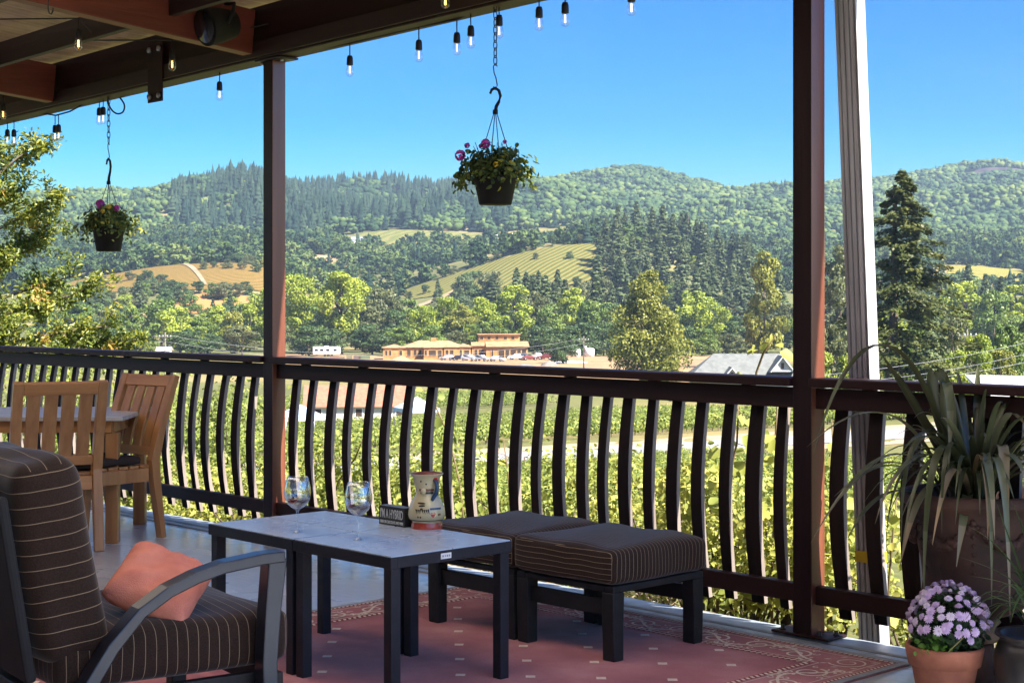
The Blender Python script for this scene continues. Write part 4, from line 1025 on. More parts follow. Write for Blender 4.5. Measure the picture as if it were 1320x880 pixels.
# ================================================================== HANGING BASKETS
MT['bleaf'] = leafmat('basket leaf', [(0, (.022, .042, .014)), (.5, (.065, .10, .022)), (.8, (.17, .21, .035)), (1, (.34, .32, .05))], .3)
MT['petal'] = pm('magenta petal', (.48, .05, .36), (.32, .03, .26), 30, .6)
MT['petal_y'] = pm('yellow petal', (.60, .42, .03), None, 30, .6)
def mk_basket(px, py_rim, py_hook, py_chain, seed, label, plabel, side=0):
    X, Y = on_b(px, -.02); zr = zat(py_rim, Y); zh = zat(py_hook, Y); zc = beam_z(ab(X, Y)[0])
    t = thing('hanging_basket', label, 'hanging basket', (X, Y, zr), seed * .7, 'hanging flower baskets on chains')
    h = (35 if seed == 1 else 30) / FPX * Y
    mb = MB(); mb.lathe([(.0, -h), (.074, -h), (.078, -h + .004), (.098, -.026), (.102, -.024), (.1055, -.004), (.1065, .002), (.102, .004), (.098, -.004), (.092, -.03), (.0, -.032)], 44); mb.build('pot', MT['black_plastic'], t)
    mb = MB(); mb.lathe([(.0, -.012), (.097, -.018)], 24); mb.build('soil', MT['soil'], t)
    zt = zh - zr
    mb = MB()
    for k in range(4):
        a = k * math.pi / 2 + .6; mb.tube([(.103 * math.cos(a), .103 * math.sin(a), 0), (.006 * math.cos(a), .006 * math.sin(a), zt)], .0022, 6)
    mb.build('hanger_wires', MT['iron'], t)
    q = 32 / FPX * Y / .125
    mb = MB(); pts = [(0, 0, zt), (.006, 0, zt + .03 * q), (.022, 0, zt + .055 * q), (.032, 0, zt + .085 * q), (.022, 0, zt + .112 * q), (0, 0, zt + .122 * q), (-.022, 0, zt + .112 * q), (-.031, 0, zt + .092 * q)]
    mb.tube(pts, [.010, .009, .0075, .0075, .0075, .0075, .007, .006], 10); mb.tube([(0, 0, zt - .008), (0, 0, zt + .012)], .013, 10); mb.build('plastic_hook', MT['black_plastic'], t)
    # long wire S-hook up to the chain, then the chain
    zs = zt + .116 * q; z1 = zat(py_chain, Y) - zr; ztop = zc - zr - .004
    mb = MB(); mb.tube([(-.012, 0, zs + .012), (0, 0, zs - .002), (.012, 0, zs + .02), (.004, 0, (zs + z1) / 2), (-.008, 0, z1 - .03), (-.012, 0, z1), (0, 0, z1 + .014), (.012, 0, z1 + .002)], .003, 7); mb.build('wire_hook', MT['iron'], t)
    mb = MB(); L = .042; z = z1 + .008; k = 0
    while z < ztop:
        pts = []
        for i in range(17):
            a = 2 * math.pi * i / 16; x, zz = .010 * math.cos(a), (L / 2 + .003) * math.sin(a)
            pts.append((x, 0, z + L / 2 + zz) if k % 2 == 0 else (0, x, z + L / 2 + zz))
        mb.tube(pts, .0026, 6, caps=False); z += L * .86; k += 1
    mb.build('chain', MT['iron'], t)
    # the planting
    pl = thing('basket_flowers', plabel, 'plant', (X, Y, zr), 0, 'plants in the hanging baskets')
    rg = np.random.default_rng(seed); n = 900
    d = rdir(rg, n); d[:, 2] = np.abs(d[:, 2]) * .9 - .18
    r = rg.uniform(.35, 1.0, n) ** .7
    sx, dn = (.205, .0)
    lump = 1 + .16 * np.sin(5 * np.arctan2(d[:, 1], d[:, 0]) + seed)
    P = d * (r * lump)[:, None] * np.array([sx, sx, .165]) + np.array([side, 0, .025])
    hang = np.clip((np.hypot(P[:, 0], P[:, 1]) - .115) / .1, 0, 1); P[:, 2] -= hang * rg.uniform(0, .10, n)
    V, Fq = leaf_tris2(P, d + rg.normal(size=(n, 3)) * .6 + np.array([0, 0, .3]), rg.uniform(.022, .044, n), rg, .5)
    np_mesh('leaves', V, Fq, MT['bleaf'], pl, np.concatenate([np.clip(rg.beta(2, 3, n) + .35 * (P[:, 0] > .02) * rg.uniform(0, 1, n), 0, 1)] * 2))
    mb = MB()
    for k in range(26):
        a = rg.uniform(0, 6.28); rr = rg.uniform(.02, .17); mb.tube([(rr * .3 * math.cos(a), rr * .3 * math.sin(a), 0), (rr * math.cos(a), rr * math.sin(a), .13 + rg.uniform(0, .04))], .0016, 5)
    mb.build('stems', pm('green stem', (.06, .09, .03), None, 20, .7), pl)
    mb = MB()
    fl = {1: [(-.165, -.06, .10, .030, 0), (-.045, -.07, .155, .027, 0), (-.135, .02, .155, .016, 0), (.045, -.05, .165, .012, 0), (-.07, 0, .15, .012, 0), (.005, -.14, .05, .016, 1), (.075, -.12, .06, .014, 1), (.11, -.11, .02, .013, 1)],
          2: [(-.03, -.09, .150, .034, 0), (.075, -.09, .125, .024, 0), (.03, -.12, .13, .02, 1), (.0, -.14, .10, .016, 1)]}[1 if seed == 1 else 2]
    for (x, y, z, s, m_) in fl:
        for k in range(44):
            dd = rdir(rg, 1)[0]; c = np.array([x, y, z]) + dd * s * .7; u = norm(np.cross(dd, [0.3, .2, .9])); v = np.cross(dd, u); w = s * .62
            mb.add([c - u * w * .6, c - v * w * .6 + dd * w * .3, c + u * w * .6, c + v * w * .6 + dd * w * .3], [(0, 1, 2, 3)], m_)
    mb.build('blooms', [MT['petal'], MT['petal_y']], pl)
mk_basket(638.5, 229, 145, 86, 1, 'black hanging flower basket in the middle, against the sky', 'purple and yellow flowering plant in the middle hanging basket')
mk_basket(140, 294, 236, 187, 2, 'black hanging flower basket farther left, in front of the hillside', 'trailing green plant with two purple blooms in the left hanging basket')

# ================================================================== STRING LIGHTS
MT['bulbglass'] = thinglass('clear bulb glass', (1, 1, 1), .9, .06, .7)
MT['filament'] = emit('glowing filament', (1.0, .78, .50), 1.1)
MT['filament_w'] = emit('warm filament', (1.0, .42, .08), 5.0)
MT['socket'] = pm('black rubber socket', (.012, .012, .012), None, 20, .6)
def mk_bulb(warm):
    t = thing('string_bulb', 'x', 'light bulb', (0, 0, 0), 0, 'clear bulbs of the porch string lights')
    mb = MB(); mb.tube([(0, 0, .0), (0.001, 0, -.03), (0, 0, -.062)], .0032, 6); mb.build('drop_cord', MT['socket'], t)
    mb = MB(); mb.lathe([(.0, -.112), (.0165, -.112), (.0175, -.108), (.0165, -.075), (.012, -.062), (.0, -.060)], 16); mb.build('socket', MT['socket'], t)
    mb = MB(); prof = [(.012, -.112), (.0165, -.122), (.0215, -.138), (.0225, -.150), (.0195, -.163), (.011, -.172), (.0, -.175)]
    mb.lathe(prof, 20); mb.build('glass', MT['bulbglass'], t)
    mb = MB()
    for k in range(4):
        a = k * math.pi / 2; mb.tube([(.003 * math.cos(a), .003 * math.sin(a), -.118), (.004 * math.cos(a), .004 * math.sin(a), -.155)], .0006, 5)
    mb.build('filament', MT['filament_w'] if warm else MT['filament'], t)
    return t
cool, warm_ = mk_bulb(False), mk_bulb(True)
bulbs = [  # column, row of the cord top, b, warm, label
    (283, 92, .0, 0, 'clear string bulb against the sky just left of the far porch post'),
    (363, 77, .05, 1, 'string bulb hanging in front of the far porch post head'),
    (451, 57, .0, 0, 'lone clear string bulb right of the far porch post head'),
    (540, 36, .0, 0, 'clear string bulb, third to the left of the basket chain'),
    (589, 26, .0, 0, 'clear string bulb, second to the left of the basket chain'),
    (607, 17, .0, 0, 'clear string bulb just left of the middle basket chain'),
    (643.5, 3, .0, 0, 'clear string bulb touching the top of the middle basket chain'),
    (695, -8, .02, 0, 'clear string bulb against the open sky, first right of the basket chain'),
    (728.5, -14, .02, 0, 'clear string bulb against the open sky, second right of the basket chain'),
    (814, -30, .02, 0, 'clear string bulb cut by the top edge, farthest right of all'),
    (574, -36, -.22, 1, 'amber lit bulb under the beam at the top edge of the picture'),
    (101, 24, -.95, 1, 'amber lit bulb under the corrugated roof, between rafter and purlin'),
    (222, 52, -.38, 1, 'amber lit bulb beside the bolted steel bracket on the beam'),
    (4, 122, -.2, 1, 'dim bulb under the beam at the left edge of the picture'),
    (9.5, 156, .03, 0, 'left one of two clear bulbs over the leafy tree at the left edge'),
    (18, 156, .01, 0, 'right one of two clear bulbs over the leafy tree at the left edge'),
    (71, 150, .02, 0, 'left one of the two bulbs hanging from the sagging cord loop'),
    (75.5, 149, .0, 0, 'right one of the two bulbs hanging from the sagging cord loop'),
    (128, 127, .04, 0, 'outer one of the two bulbs beside the left basket chain'),
    (133, 126, .02, 0, 'inner one of the two bulbs touching the left basket chain'),
]
first = {0: True, 1: True}
for (px, py, b, w, lab) in bulbs:
    X, Y = on_b(px, b); z = zat(py, Y); src = warm_ if w else cool
    if first[w]: o = src; o.location = (X, Y, z); o['label'] = lab; first[w] = False
    else: o = dup(src, (X, Y, z), random.uniform(0, 3), lab)
# the cord: runs under the beam, sags between the bulbs at the left end
cp = []
for px, py in ((-60, 172), (-20, 164), (9.5, 156), (18, 155.5), (45, 147), (60, 147), (72, 149), (90, 144), (112, 132), (128, 126), (133, 125), (150, 121), (190, 112), (283, 91), (352, 75), (451, 56), (540, 35), (589, 25), (607, 17), (643, 2.5), (695, -9), (728, -15), (814, -31), (950, -70)):
    X, Y = on_b(px, .02); cp.append((X, Y, zat(py, Y)))
mb = MB(); mb.tube(cp, .0055, 7)
for k, (px, py, b, w, lab) in enumerate(bulbs):
    if w and b < -.1:
        X, Y = on_b(px, b); z = zat(py, Y); X2, Y2 = on_b(px + 24, b * .55); mb.tube([(X - .6, Y + .3, z + .05), (X, Y, z), (X2, Y2, z + .02), (X2 + .5, Y2 - .35, z + .06)], .004, 6)
cd = mb.build('string_light_cord', MT['socket']); tag(cd, 'black string light cord running along the porch beam', 'cord')
X0, Y0 = on_b(140, -.0)
lp0 = [(-.06, 0, .05), (-.01, 0, .07), (.05, 0, .06), (.10, 0, .0), (.095, 0, -.05), (.06, 0, -.065), (.025, 0, -.045), (.0, 0, .0), (-.005, 0, .06)]
loop = []
for i in range(len(lp0) - 1):
    P4 = [np.array(lp0[min(max(i + q, 0), len(lp0) - 1)]) for q in (-1, 0, 1, 2)]
    for t_ in np.linspace(0, 1, 7)[:-1]: loop.append(tuple(.5 * (2 * P4[1] + (P4[2] - P4[0]) * t_ + (2 * P4[0] - 5 * P4[1] + 4 * P4[2] - P4[3]) * t_ ** 2 + (3 * P4[1] - P4[0] - 3 * P4[2] + P4[3]) * t_ ** 3)))
mb = MB(); mb.tube(loop, .0055, 8); lp = mb.build('cord_loop', MT['socket']); lp.location = (X0, Y0, zat(134, Y0)); tag(lp, 'black loop of spare cable hanging beside the left basket chain', 'cable')
X0, Y0 = on_b(78, .02)
# ================================================================== TERRAIN
PXK = [-700, -200, 0, 100, 200, 300, 340, 400, 450, 500, 520, 560, 600, 650, 700, 760, 800, 850, 920, 1000, 1060, 1100, 1140, 1200, 1250, 1320, 1500, 2100]
ROWS = {
 560:  [450] * 28,
 700:  [436, 436, 436, 428, 424, 424, 424, 430, 434, 434, 434, 434, 432, 428, 424, 422, 420, 418, 420, 425, 428, 428, 428, 426, 424, 422, 424, 430],
 900:  [385, 385, 375, 354, 340, 338, 342, 370, 392, 378, 370, 356, 344, 331, 320, 315, 314, 316, 338, 366, 378, 380, 382, 384, 384, 380, 380, 385],
 1100: [368, 368, 362, 348, 341, 343, 348, 354, 360, 357, 355, 349, 344, 338, 332, 328, 326, 328, 342, 350, 354, 355, 352, 346, 342, 344, 350, 358],
 1400: [315, 315, 312, 311, 310, 311, 312, 306, 301, 300, 300, 302, 304, 302, 300, 300, 300, 301, 312, 318, 320, 320, 318, 316, 316, 318, 322, 330],
 1700: [296, 292, 288, 275, 257, 245, 248, 267, 273, 275, 273, 267, 264, 268, 272, 276, 278, 281, 286, 290, 290, 288, 286, 288, 290, 292, 296, 305],
 2500: [300, 285, 275, 268, 258, 250, 250, 258, 258, 255, 254, 250, 246, 240, 238, 234, 233, 234, 242, 248, 245, 240, 234, 224, 224, 226, 230, 238],
 3200: [330, 310, 300, 295, 285, 280, 280, 285, 285, 282, 280, 278, 275, 270, 265, 262, 262, 262, 268, 272, 270, 268, 262, 254, 254, 256, 262, 270],
 7000: [385] * 28,
}
TPX = np.linspace(-700, 2100, 281); TLD = np.linspace(math.log(560), math.log(7000), 200)
_rows = np.array([np.interp(TPX, PXK, r) for r in ROWS.values()]); _ld = np.log(np.array(list(ROWS.keys())))
TAB = np.array([np.interp(TLD, _ld, _rows[:, i]) for i in range(len(TPX))])      # px, ld
def gsm(A, sig, ax):
    k = np.arange(-int(3 * sig), int(3 * sig) + 1); w = np.exp(-k ** 2 / (2 * sig ** 2)); w /= w.sum()
    pad = [(0, 0), (0, 0)]; pad[ax] = (len(k) // 2,) * 2
    return np.apply_along_axis(lambda v: np.convolve(v, w, 'valid'), ax, np.pad(A, pad, mode='edge'))
TAB = gsm(gsm(TAB, 1.8, 0), 3.0, 1)
def sstep(x, a, b): t = np.clip((x - a) / (b - a), 0, 1); return t * t * (3 - 2 * t)
def H(X, Y):
    X = np.asarray(X, float); Y = np.asarray(Y, float)
    dx, dy = X - RP[0], Y - RP[1]
    b = dx * E2[0] + dy * E2[1]; w = .835 * Y - .55 * X
    zn = np.interp(b, [-50, -1, 0, 1, 2.5, 5, 9, 15, 30], [-.6, -.5, -.30, -.34, -.48, -.95, -1.6, -2.4, -4])
    zw = np.interp(w, [-200, 15, 40, 74, 90, 130, 170, 400], [-2.4, -2.6, -5.3, -8.0, -8.05, -11.6, -13.5, -13.5])
    k = sstep(b, 8, 22); z = zn * (1 - k) + zw * k
    z = z + .05 * np.sin(X * 1.3 + .4 * Y) * np.sin(Y * 1.1) * (b > .5)
    Yc = np.maximum(Y, 1.0); px = np.clip(660 + FPX * X / Yc, -699, 2099); ld = np.log(np.clip(Yc, 561, 6999))
    i = (px + 700) / 10; j = (ld - TLD[0]) / (TLD[1] - TLD[0])
    i0 = np.clip(i.astype(int), 0, 279); j0 = np.clip(j.astype(int), 0, 198); fi, fj = i - i0, j - j0
    py = TAB[i0, j0] * (1 - fi) * (1 - fj) + TAB[i0 + 1, j0] * fi * (1 - fj) + TAB[i0, j0 + 1] * (1 - fi) * fj + TAB[i0 + 1, j0 + 1] * fi * fj
    zf = CAMH - (py - HZ) / FPX * Yc
    q = sstep(Yc, 540, 640)
    lump = (4 * np.sin(X / 83 + 1) * np.sin(Y / 71) + 2.2 * np.sin(X / 31 + Y / 47)) * sstep(Yc, 600, 900) + (8 * np.sin(X / 96 + Y / 230 + 2 * np.sin(Y / 310)) + 7 * np.sin(X / 47 - Y / 160)) * sstep(Yc, 1350, 1900)
    return z * (1 - q) + (zf + lump) * q
def h1(X, Y): return float(H(np.array([X]), np.array([Y]))[0])
def gp(px, D): X = (px - 660) / FPX * D; return X, D, h1(X, D)

def mk_ground():
    az = np.concatenate([np.linspace(-180, -40, 60)[:-1], np.linspace(-40, 40, 361), np.linspace(40, 180, 60)[1:]]) * math.pi / 180
    r = np.concatenate([[0.0, 1.5], np.geomspace(3, 5000, 220)])
    A, Rr = np.meshgrid(az, r, indexing='ij'); X = Rr * np.sin(A); Y = Rr * np.cos(A)
    Z = H(X, Y)
    V = np.stack([X, Y, Z], -1).reshape(-1, 3); na, nr = len(az), len(r)
    ix = np.arange(na * nr).reshape(na, nr)
    Fq = np.stack([ix[:-1, :-1], ix[:-1, 1:], ix[1:, 1:], ix[1:, :-1]], -1)[:, :, ::-1].reshape(-1, 4)
    m, nt, out = newmat('valley ground'); L = nt.links
    b = N(nt, 'ShaderNodeBsdfPrincipled'); L.new(b.outputs[0], out.inputs[0]); b.inputs['Roughness'].default_value = .95; b.inputs['Specular IOR Level'].default_value = .1
    tc = N(nt, 'ShaderNodeTexCoord')
    n1 = N(nt, 'ShaderNodeTexNoise'); n1.inputs['Scale'].default_value = .012; n1.inputs['Detail'].default_value = 8; L.new(tc.outputs['Object'], n1.inputs['Vector'])
    n2 = N(nt, 'ShaderNodeTexNoise'); n2.inputs['Scale'].default_value = .9; n2.inputs['Detail'].default_value = 8; L.new(tc.outputs['Object'], n2.inputs['Vector'])
    r1 = ramp(nt, [(.40, (.050, .075, .022)), (.52, (.11, .125, .040)), (.62, (.30, .22, .10))], n1.outputs[0])
    r2 = ramp(nt, [(.35, (.22, .17, .09)), (.55, (.12, .13, .045)), (.7, (.34, .26, .14))], n2.outputs[0])
    mx = N(nt, 'ShaderNodeMix', data_type='RGBA'); mx.inputs[0].default_value = .45; L.new(r1.outputs[0], mx.inputs[6]); L.new(r2.outputs[0], mx.inputs[7])
    L.new(mx.outputs[2], b.inputs['Base Color'])
    g = np_mesh('ground', V, Fq, m, smooth=True); tag(g, None, None, None, 'structure')
    return g
mk_ground()

def drape(name, poly_fn, nu, nv, mat, off, kind='structure'):
    """sheet laid on the terrain: poly_fn(u,v)->X,Y arrays"""
    U, Vv = np.meshgrid(np.linspace(0, 1, nu), np.linspace(0, 1, nv), indexing='ij'); X, Y = poly_fn(U, Vv)
    Z = H(X, Y) + off
    V = np.stack([X, Y, Z], -1).reshape(-1, 3); ix = np.arange(nu * nv).reshape(nu, nv)
    Fq = np.stack([ix[:-1, :-1], ix[1:, :-1], ix[1:, 1:], ix[:-1, 1:]], -1).reshape(-1, 4)
    n = np.cross(V[ix[1, 0]] - V[ix[0, 0]], V[ix[0, 1]] - V[ix[0, 0]])
    if n[2] < 0: Fq = Fq[:, ::-1]
    o = np_mesh(name, V, Fq, mat, smooth=True); tag(o, None, None, None, kind); return o
MT['road'] = pm('sun bleached asphalt', (.30, .29, .28), (.23, .225, .22), .5, .9, .1)
W1, W2 = np.array([.866, .57]) / math.hypot(.866, .57), np.array([-.55, .835])   # along / across the road
def wpt(s, w): return W1[0] * s + W2[0] * w, W1[1] * s + W2[1] * w     # w measured with the unit normal
drape('road', lambda u, v: wpt(-260 + 620 * u, 77.6 + 6.4 * v), 160, 5, MT['road'], .06)
MT['gravel'] = pm('pale dry verge', (.36, .28, .19), (.27, .20, .12), 1.5, .95, .3)
drape('road_verge', lambda u, v: wpt(-260 + 620 * u, 74.6 + 12.6 * v), 160, 7, MT['gravel'], .03)
# building site dirt
MT['dirt'] = pm('graded dirt', (.33, .21, .10), (.24, .145, .07), .12, .95, .2, bscale=1)
def quadpx(p00, p10, p11, p01):
    def f(u, v):
        px = (1 - u) * ((1 - v) * p00[0] + v * p01[0]) + u * ((1 - v) * p10[0] + v * p11[0])
        D = (1 - u) * ((1 - v) * p00[1] + v * p01[1]) + u * ((1 - v) * p10[1] + v * p11[1])
        return (px - 660) / FPX * D, D
    return f
drape('dirt_lot', quadpx((340, 330), (1010, 300), (1010, 480), (360, 500)), 60, 30, MT['dirt'], .05)
drape('dirt_track', quadpx((-60, 470), (360, 470), (360, 490), (-60, 492)), 40, 4, MT['dirt'], .06)

# ---- vineyards and meadows on the hills (row crops seen from afar)
def fieldmat(name, ca, cb, pitch, ang, warp=2.0, cc=None):
    m, nt, out = newmat(name); L = nt.links
    b = N(nt, 'ShaderNodeBsdfPrincipled'); L.new(b.outputs[0], out.inputs[0]); b.inputs['Roughness'].default_value = .95; b.inputs['Specular IOR Level'].default_value = .05
    tc = N(nt, 'ShaderNodeTexCoord'); mp = N(nt, 'ShaderNodeMapping'); mp.inputs['Rotation'].default_value = (0, 0, R_(ang)); L.new(tc.outputs['Object'], mp.inputs[0])
    n1 = N(nt, 'ShaderNodeTexNoise'); n1.inputs['Scale'].default_value = .02; L.new(tc.outputs['Object'], n1.inputs['Vector'])
    n2 = N(nt, 'ShaderNodeTexNoise'); n2.inputs['Scale'].default_value = .5; n2.inputs['Detail'].default_value = 6; L.new(tc.outputs['Object'], n2.inputs['Vector'])
    sp = N(nt, 'ShaderNodeSeparateXYZ'); L.new(mp.outputs[0], sp.inputs[0])
    ad = N(nt, 'ShaderNodeMath', operation='MULTIPLY_ADD'); ad.inputs[1].default_value = warp; L.new(n1.outputs[0], ad.inputs[0]); L.new(sp.outputs[0], ad.inputs[2])
    ml = N(nt, 'ShaderNodeMath', operation='MULTIPLY'); ml.inputs[1].default_value = 2 * math.pi / pitch; L.new(ad.outputs[0], ml.inputs[0])
    sn = N(nt, 'ShaderNodeMath', operation='SINE'); L.new(ml.outputs[0], sn.inputs[0])
    a2 = N(nt, 'ShaderNodeMath', operation='MULTIPLY_ADD'); a2.inputs[1].default_value = 1.5; L.new(n2.outputs[0], a2.inputs[0]); L.new(sn.outputs[0], a2.inputs[2])
    r = ramp(nt, [(.0, ca), (.9, cb)] if cc is None else [(.15, ca), (.7, cb), (1.0, cc)], a2.outputs[0]); L.new(r.outputs[0], b.inputs['Base Color'])
    bp = N(nt, 'ShaderNodeBump'); bp.inputs['Strength'].default_value = .35; bp.inputs['Distance'].default_value = .5; L.new(a2.outputs[0], bp.inputs['Height']); L.new(bp.outputs[0], b.inputs['Normal'])
    return m
YEL = ((.27, .145, .05), (.17, .115, .022), (.07, .075, .014)); GRN = ((.22, .19, .06), (.11, .15, .03), (.09, .14, .03))
fields = []   # px polygons with depth range, used to keep trees off
def field(name, p00, p10, p11, p01, mat, nu=60, nv=24, off=.5):
    drape(name, quadpx(p00, p10, p11, p01), nu, nv, mat, off)
    fields.append((min(p00[0], p01[0]), max(p10[0], p11[0]), min(p00[1], p10[1]), max(p11[1], p01[1])))
field('hillside_vineyard', (80, 812), (350, 800), (350, 925), (95, 950), fieldmat('golden vineyard', *YEL[:2], 4.2, 62, 5, YEL[2]))
field('russet_slope', (215, 742), (330, 735), (318, 785), (240, 800), fieldmat('russet dry slope', (.42, .19, .08), (.32, .18, .06), 3.6, 30, 5))
field('crest_vineyard', (530, 850), (785, 800), (778, 908), (515, 906), fieldmat('green gold vineyard', (.19, .155, .05), (.125, .13, .036), 4.6, 35, 9, (.085, .10, .024)))
field('meadow', (430, 1325), (735, 1290), (720, 1400), (470, 1420), fieldmat('dry meadow', (.18, .165, .06), (.12, .135, .04), 14, 20, 26))
field('far_vineyard', (690, 1490), (780, 1490), (790, 1580), (690, 1580), fieldmat('far golden vineyard', (.36, .26, .08), (.17, .17, .04), 9, 75, 3))
field('far_green_field', (785, 1500), (820, 1500), (825, 1620), (790, 1620), fieldmat('far green field', (.12, .17, .06), (.09, .14, .05), 9, 20, 3), 20, 12)
field('right_vineyard', (1205, 930), (1325, 930), (1318, 1090), (1225, 1100), fieldmat('striped golden vineyard', (.32, .24, .07), (.13, .15, .03), 6.0, 100, 2))
field('bare_slope', (395, 1120), (440, 1120), (435, 1200), (400, 1200), fieldmat('bare tan slope', (.34, .24, .13), (.26, .18, .09), 20, 10, 5), 14, 10)
field('bare_summit', (938, 2380), (975, 2380), (972, 2520), (942, 2520), fieldmat('bare clay summit', (.46, .22, .13), (.36, .17, .10), 40, 0, 5), 14, 12, 3.0)
field('burnt_slope', (1236, 2350), (1420, 2330), (1420, 2470), (1262, 2480), fieldmat('burnt scrub', (.05, .037, .045), (.08, .058, .06), 30, 15, 8), 40, 16, 1.5)
MT['track'] = pm('pale farm track', (.28, .21, .13), (.22, .16, .09), .1, .95)
drape('farm_track', quadpx((228, 935), (262, 815), (267, 815), (236, 938)), 24, 3, MT['track'], .9)
drape('crest_track', quadpx((520, 800), (600, 862), (603, 856), (526, 790)), 24, 3, MT['track'], .9)
def in_field(px, D, pad=0): return any(a - pad <= px <= b + pad and c <= D <= d for a, b, c, d in fields)

# ================================================================== TREE MESHES (height 1)
def cloud_crown(rng, nL, leaf, nc=34, base=.18, R=.36, env='round', top=1.0, lean=0):
    C, Rc = [], []
    while len(C) < nc:
        t = rng.uniform(0, 1); z = base + (top - base) * t
        e = {'round': math.sqrt(max(0, 1 - (2 * t - .95) ** 2)), 'tall': max(0, math.sin(math.pi * min(1, t * .92 + .06))) ** .7, 'cone': (1 - t) ** .55 * min(1, t * 4 + .62), 'flat': min(1, .35 + 1.1 * t) * (1 if t < .78 else max(0, 1 - (t - .78) / .25))}[env]
        a = rng.uniform(0, 6.283); r = R * e * math.sqrt(rng.uniform(.1, 1)) * .86
        rc = R * rng.uniform(.20, .40) * (.55 + .45 * e)
        if env == 'cone': rc *= .75
        C.append((r * math.cos(a) + lean * t, r * math.sin(a), min(z, top - rc * .6))); Rc.append(rc)
    C, Rc = np.array(C), np.array(Rc)
    w = Rc ** 2; k = rng.choice(nc, nL, p=w / w.sum())
    d = rdir(rng, nL); d[:, 2] = d[:, 2] * .85 + .18; d = norm(d)
    P = C[k] + d * (Rc[k] * rng.uniform(.55, 1.06, nL) ** .8)[:, None] * np.array([1, 1, .8])
    Nn = d * .8 + rng.normal(size=(nL, 3)) * .5
    V, Fq = leaf_quads(P, Nn, rng.uniform(.7, 1.35, nL) * leaf, rng, aspect=.75)
    tint = np.clip(.5 + .16 * rng.normal(size=nL) + .13 * rng.normal(size=nc)[k], 0, 1)
    return V, Fq, tint, C, Rc
def conifer_crown(rng, nL, leaf, base=.08, R=.17, droop=.3, ragged=.25, flat=1.0, nb=None, wf=.34):
    P, Dd, T = [], [], []
    nb = nb or max(60, nL // 26)
    for i in range(nb):
        t = (i + rng.uniform(0, 1)) / nb; t = t ** .9; z = base + (1 - base) * t
        L = R * ((1 - t) ** .85 + .03) * (1 - ragged + 2 * ragged * rng.uniform()) * min(1, .5 + t * 4)
        a = rng.uniform(0, 6.283); m = max(4, int(nL / nb)); s = rng.uniform(.12, 1, m) ** .7 * L
        wd = wf * L * (1 - s / max(L, 1e-6)) + .012
        lat = rng.normal(size=m) * wd * .55
        x = s * math.cos(a) - lat * math.sin(a); y = s * math.sin(a) + lat * math.cos(a)
        zz = z - droop * s + .25 * droop * s * s / max(L, 1e-6) + rng.normal(size=m) * .006
        P.append(np.stack([x, y, zz], 1)); Dd.append(np.tile([math.cos(a), math.sin(a), -droop * .7], (m, 1)) + rng.normal(size=(m, 3)) * .35)
        T.append(np.full(m, rng.normal() * .13))
    P, Dd, T = np.concatenate(P), np.concatenate(Dd), np.concatenate(T); n = len(P)
    out = np.stack([P[:, 0], P[:, 1], 0 * P[:, 0]], 1)
    Nn = np.array([0, 0, 1.0]) * flat + norm(out) * .4 + rng.normal(size=(n, 3)) * .3
    V, Fq = leaf_quads(P, Nn, rng.uniform(.7, 1.3, n) * leaf, rng, aspect=.55, dirs=Dd)
    return V, Fq, np.clip(.5 + T + rng.normal(size=n) * .14, 0, 1)
def trunk_mesh(rng, H_=1.0, r=.018, C=None, k=10, top=.62):
    mb = MB(); pts = [(0, 0, -.03), (.004, 0, .1), (rng.normal() * .012, rng.normal() * .012, .3), (rng.normal() * .02, rng.normal() * .02, top)]
    mb.tube(pts, [r * 1.5, r * 1.05, r * .8, r * .4], 8)
    if C is not None:
        for c in C[rng.permutation(len(C))[:k]]:
            z0 = min(max(.14, c[2] - .28 * rng.uniform(.5, 1)), top - .02); p0 = np.array([0, 0, z0]); p1 = (p0 + c) / 2 + np.array([0, 0, .015])
            mb.tube([p0, p1, c], [r * .5, r * .32, r * .12], 6)
    return mb
def as_mesh(o):
    me = o.data; bpy.data.objects.remove(o); return me
TM = {}
PLAIN = pm('tmp', (.1, .1, .1))
def reg(key, crown, trunk): TM[key] = (crown, trunk)
for i in range(4):
    r = np.random.default_rng(100 + i); V, Fq, T, C, Rc = cloud_crown(r, 5200, .042, nc=30 + 4 * i, base=.10, R=.42 + .04 * (i % 2), env='round')
    reg('round%d' % i, as_mesh(np_mesh('crown', V, Fq, PLAIN, tint=T)), as_mesh(trunk_mesh(r, C=C).build('trunk', MT['bark'])))
for i in range(3):
    r = np.random.default_rng(120 + i); V, Fq, T, C, Rc = cloud_crown(r, 5600, .034, nc=44, base=.10, R=.30, env='tall')
    reg('tall%d' % i, as_mesh(np_mesh('crown', V, Fq, PLAIN, tint=T)), as_mesh(trunk_mesh(r, C=C, k=14, top=.75).build('trunk', MT['bark'])))
for i in range(2):
    r = np.random.default_rng(140 + i); V, Fq, T, C, Rc = cloud_crown(r, 6000, .032, nc=36, base=.30, R=.40, env='flat')
    reg('vase%d' % i, as_mesh(np_mesh('crown', V, Fq, PLAIN, tint=T)), as_mesh(trunk_mesh(r, C=C, k=22, r=.02, top=.6).build('trunk', MT['bark'])))
for i in range(4):
    r = np.random.default_rng(160 + i); V, Fq, T = conifer_crown(r, 4200, .042, R=.155 + .02 * i, ragged=.3, flat=.7)
    reg('conifer%d' % i, as_mesh(np_mesh('crown', V, Fq, PLAIN, tint=T)), as_mesh(trunk_mesh(r, top=.93).build('trunk', MT['bark'])))
r = np.random.default_rng(181); V, Fq, T, C, Rc = cloud_crown(r, 13000, .021, nc=110, base=.10, R=.37, env='cone')
V2, F2, T2, C2, Rc2 = cloud_crown(r, 6500, .021, nc=30, base=.10, R=.37, env='round', top=.72)
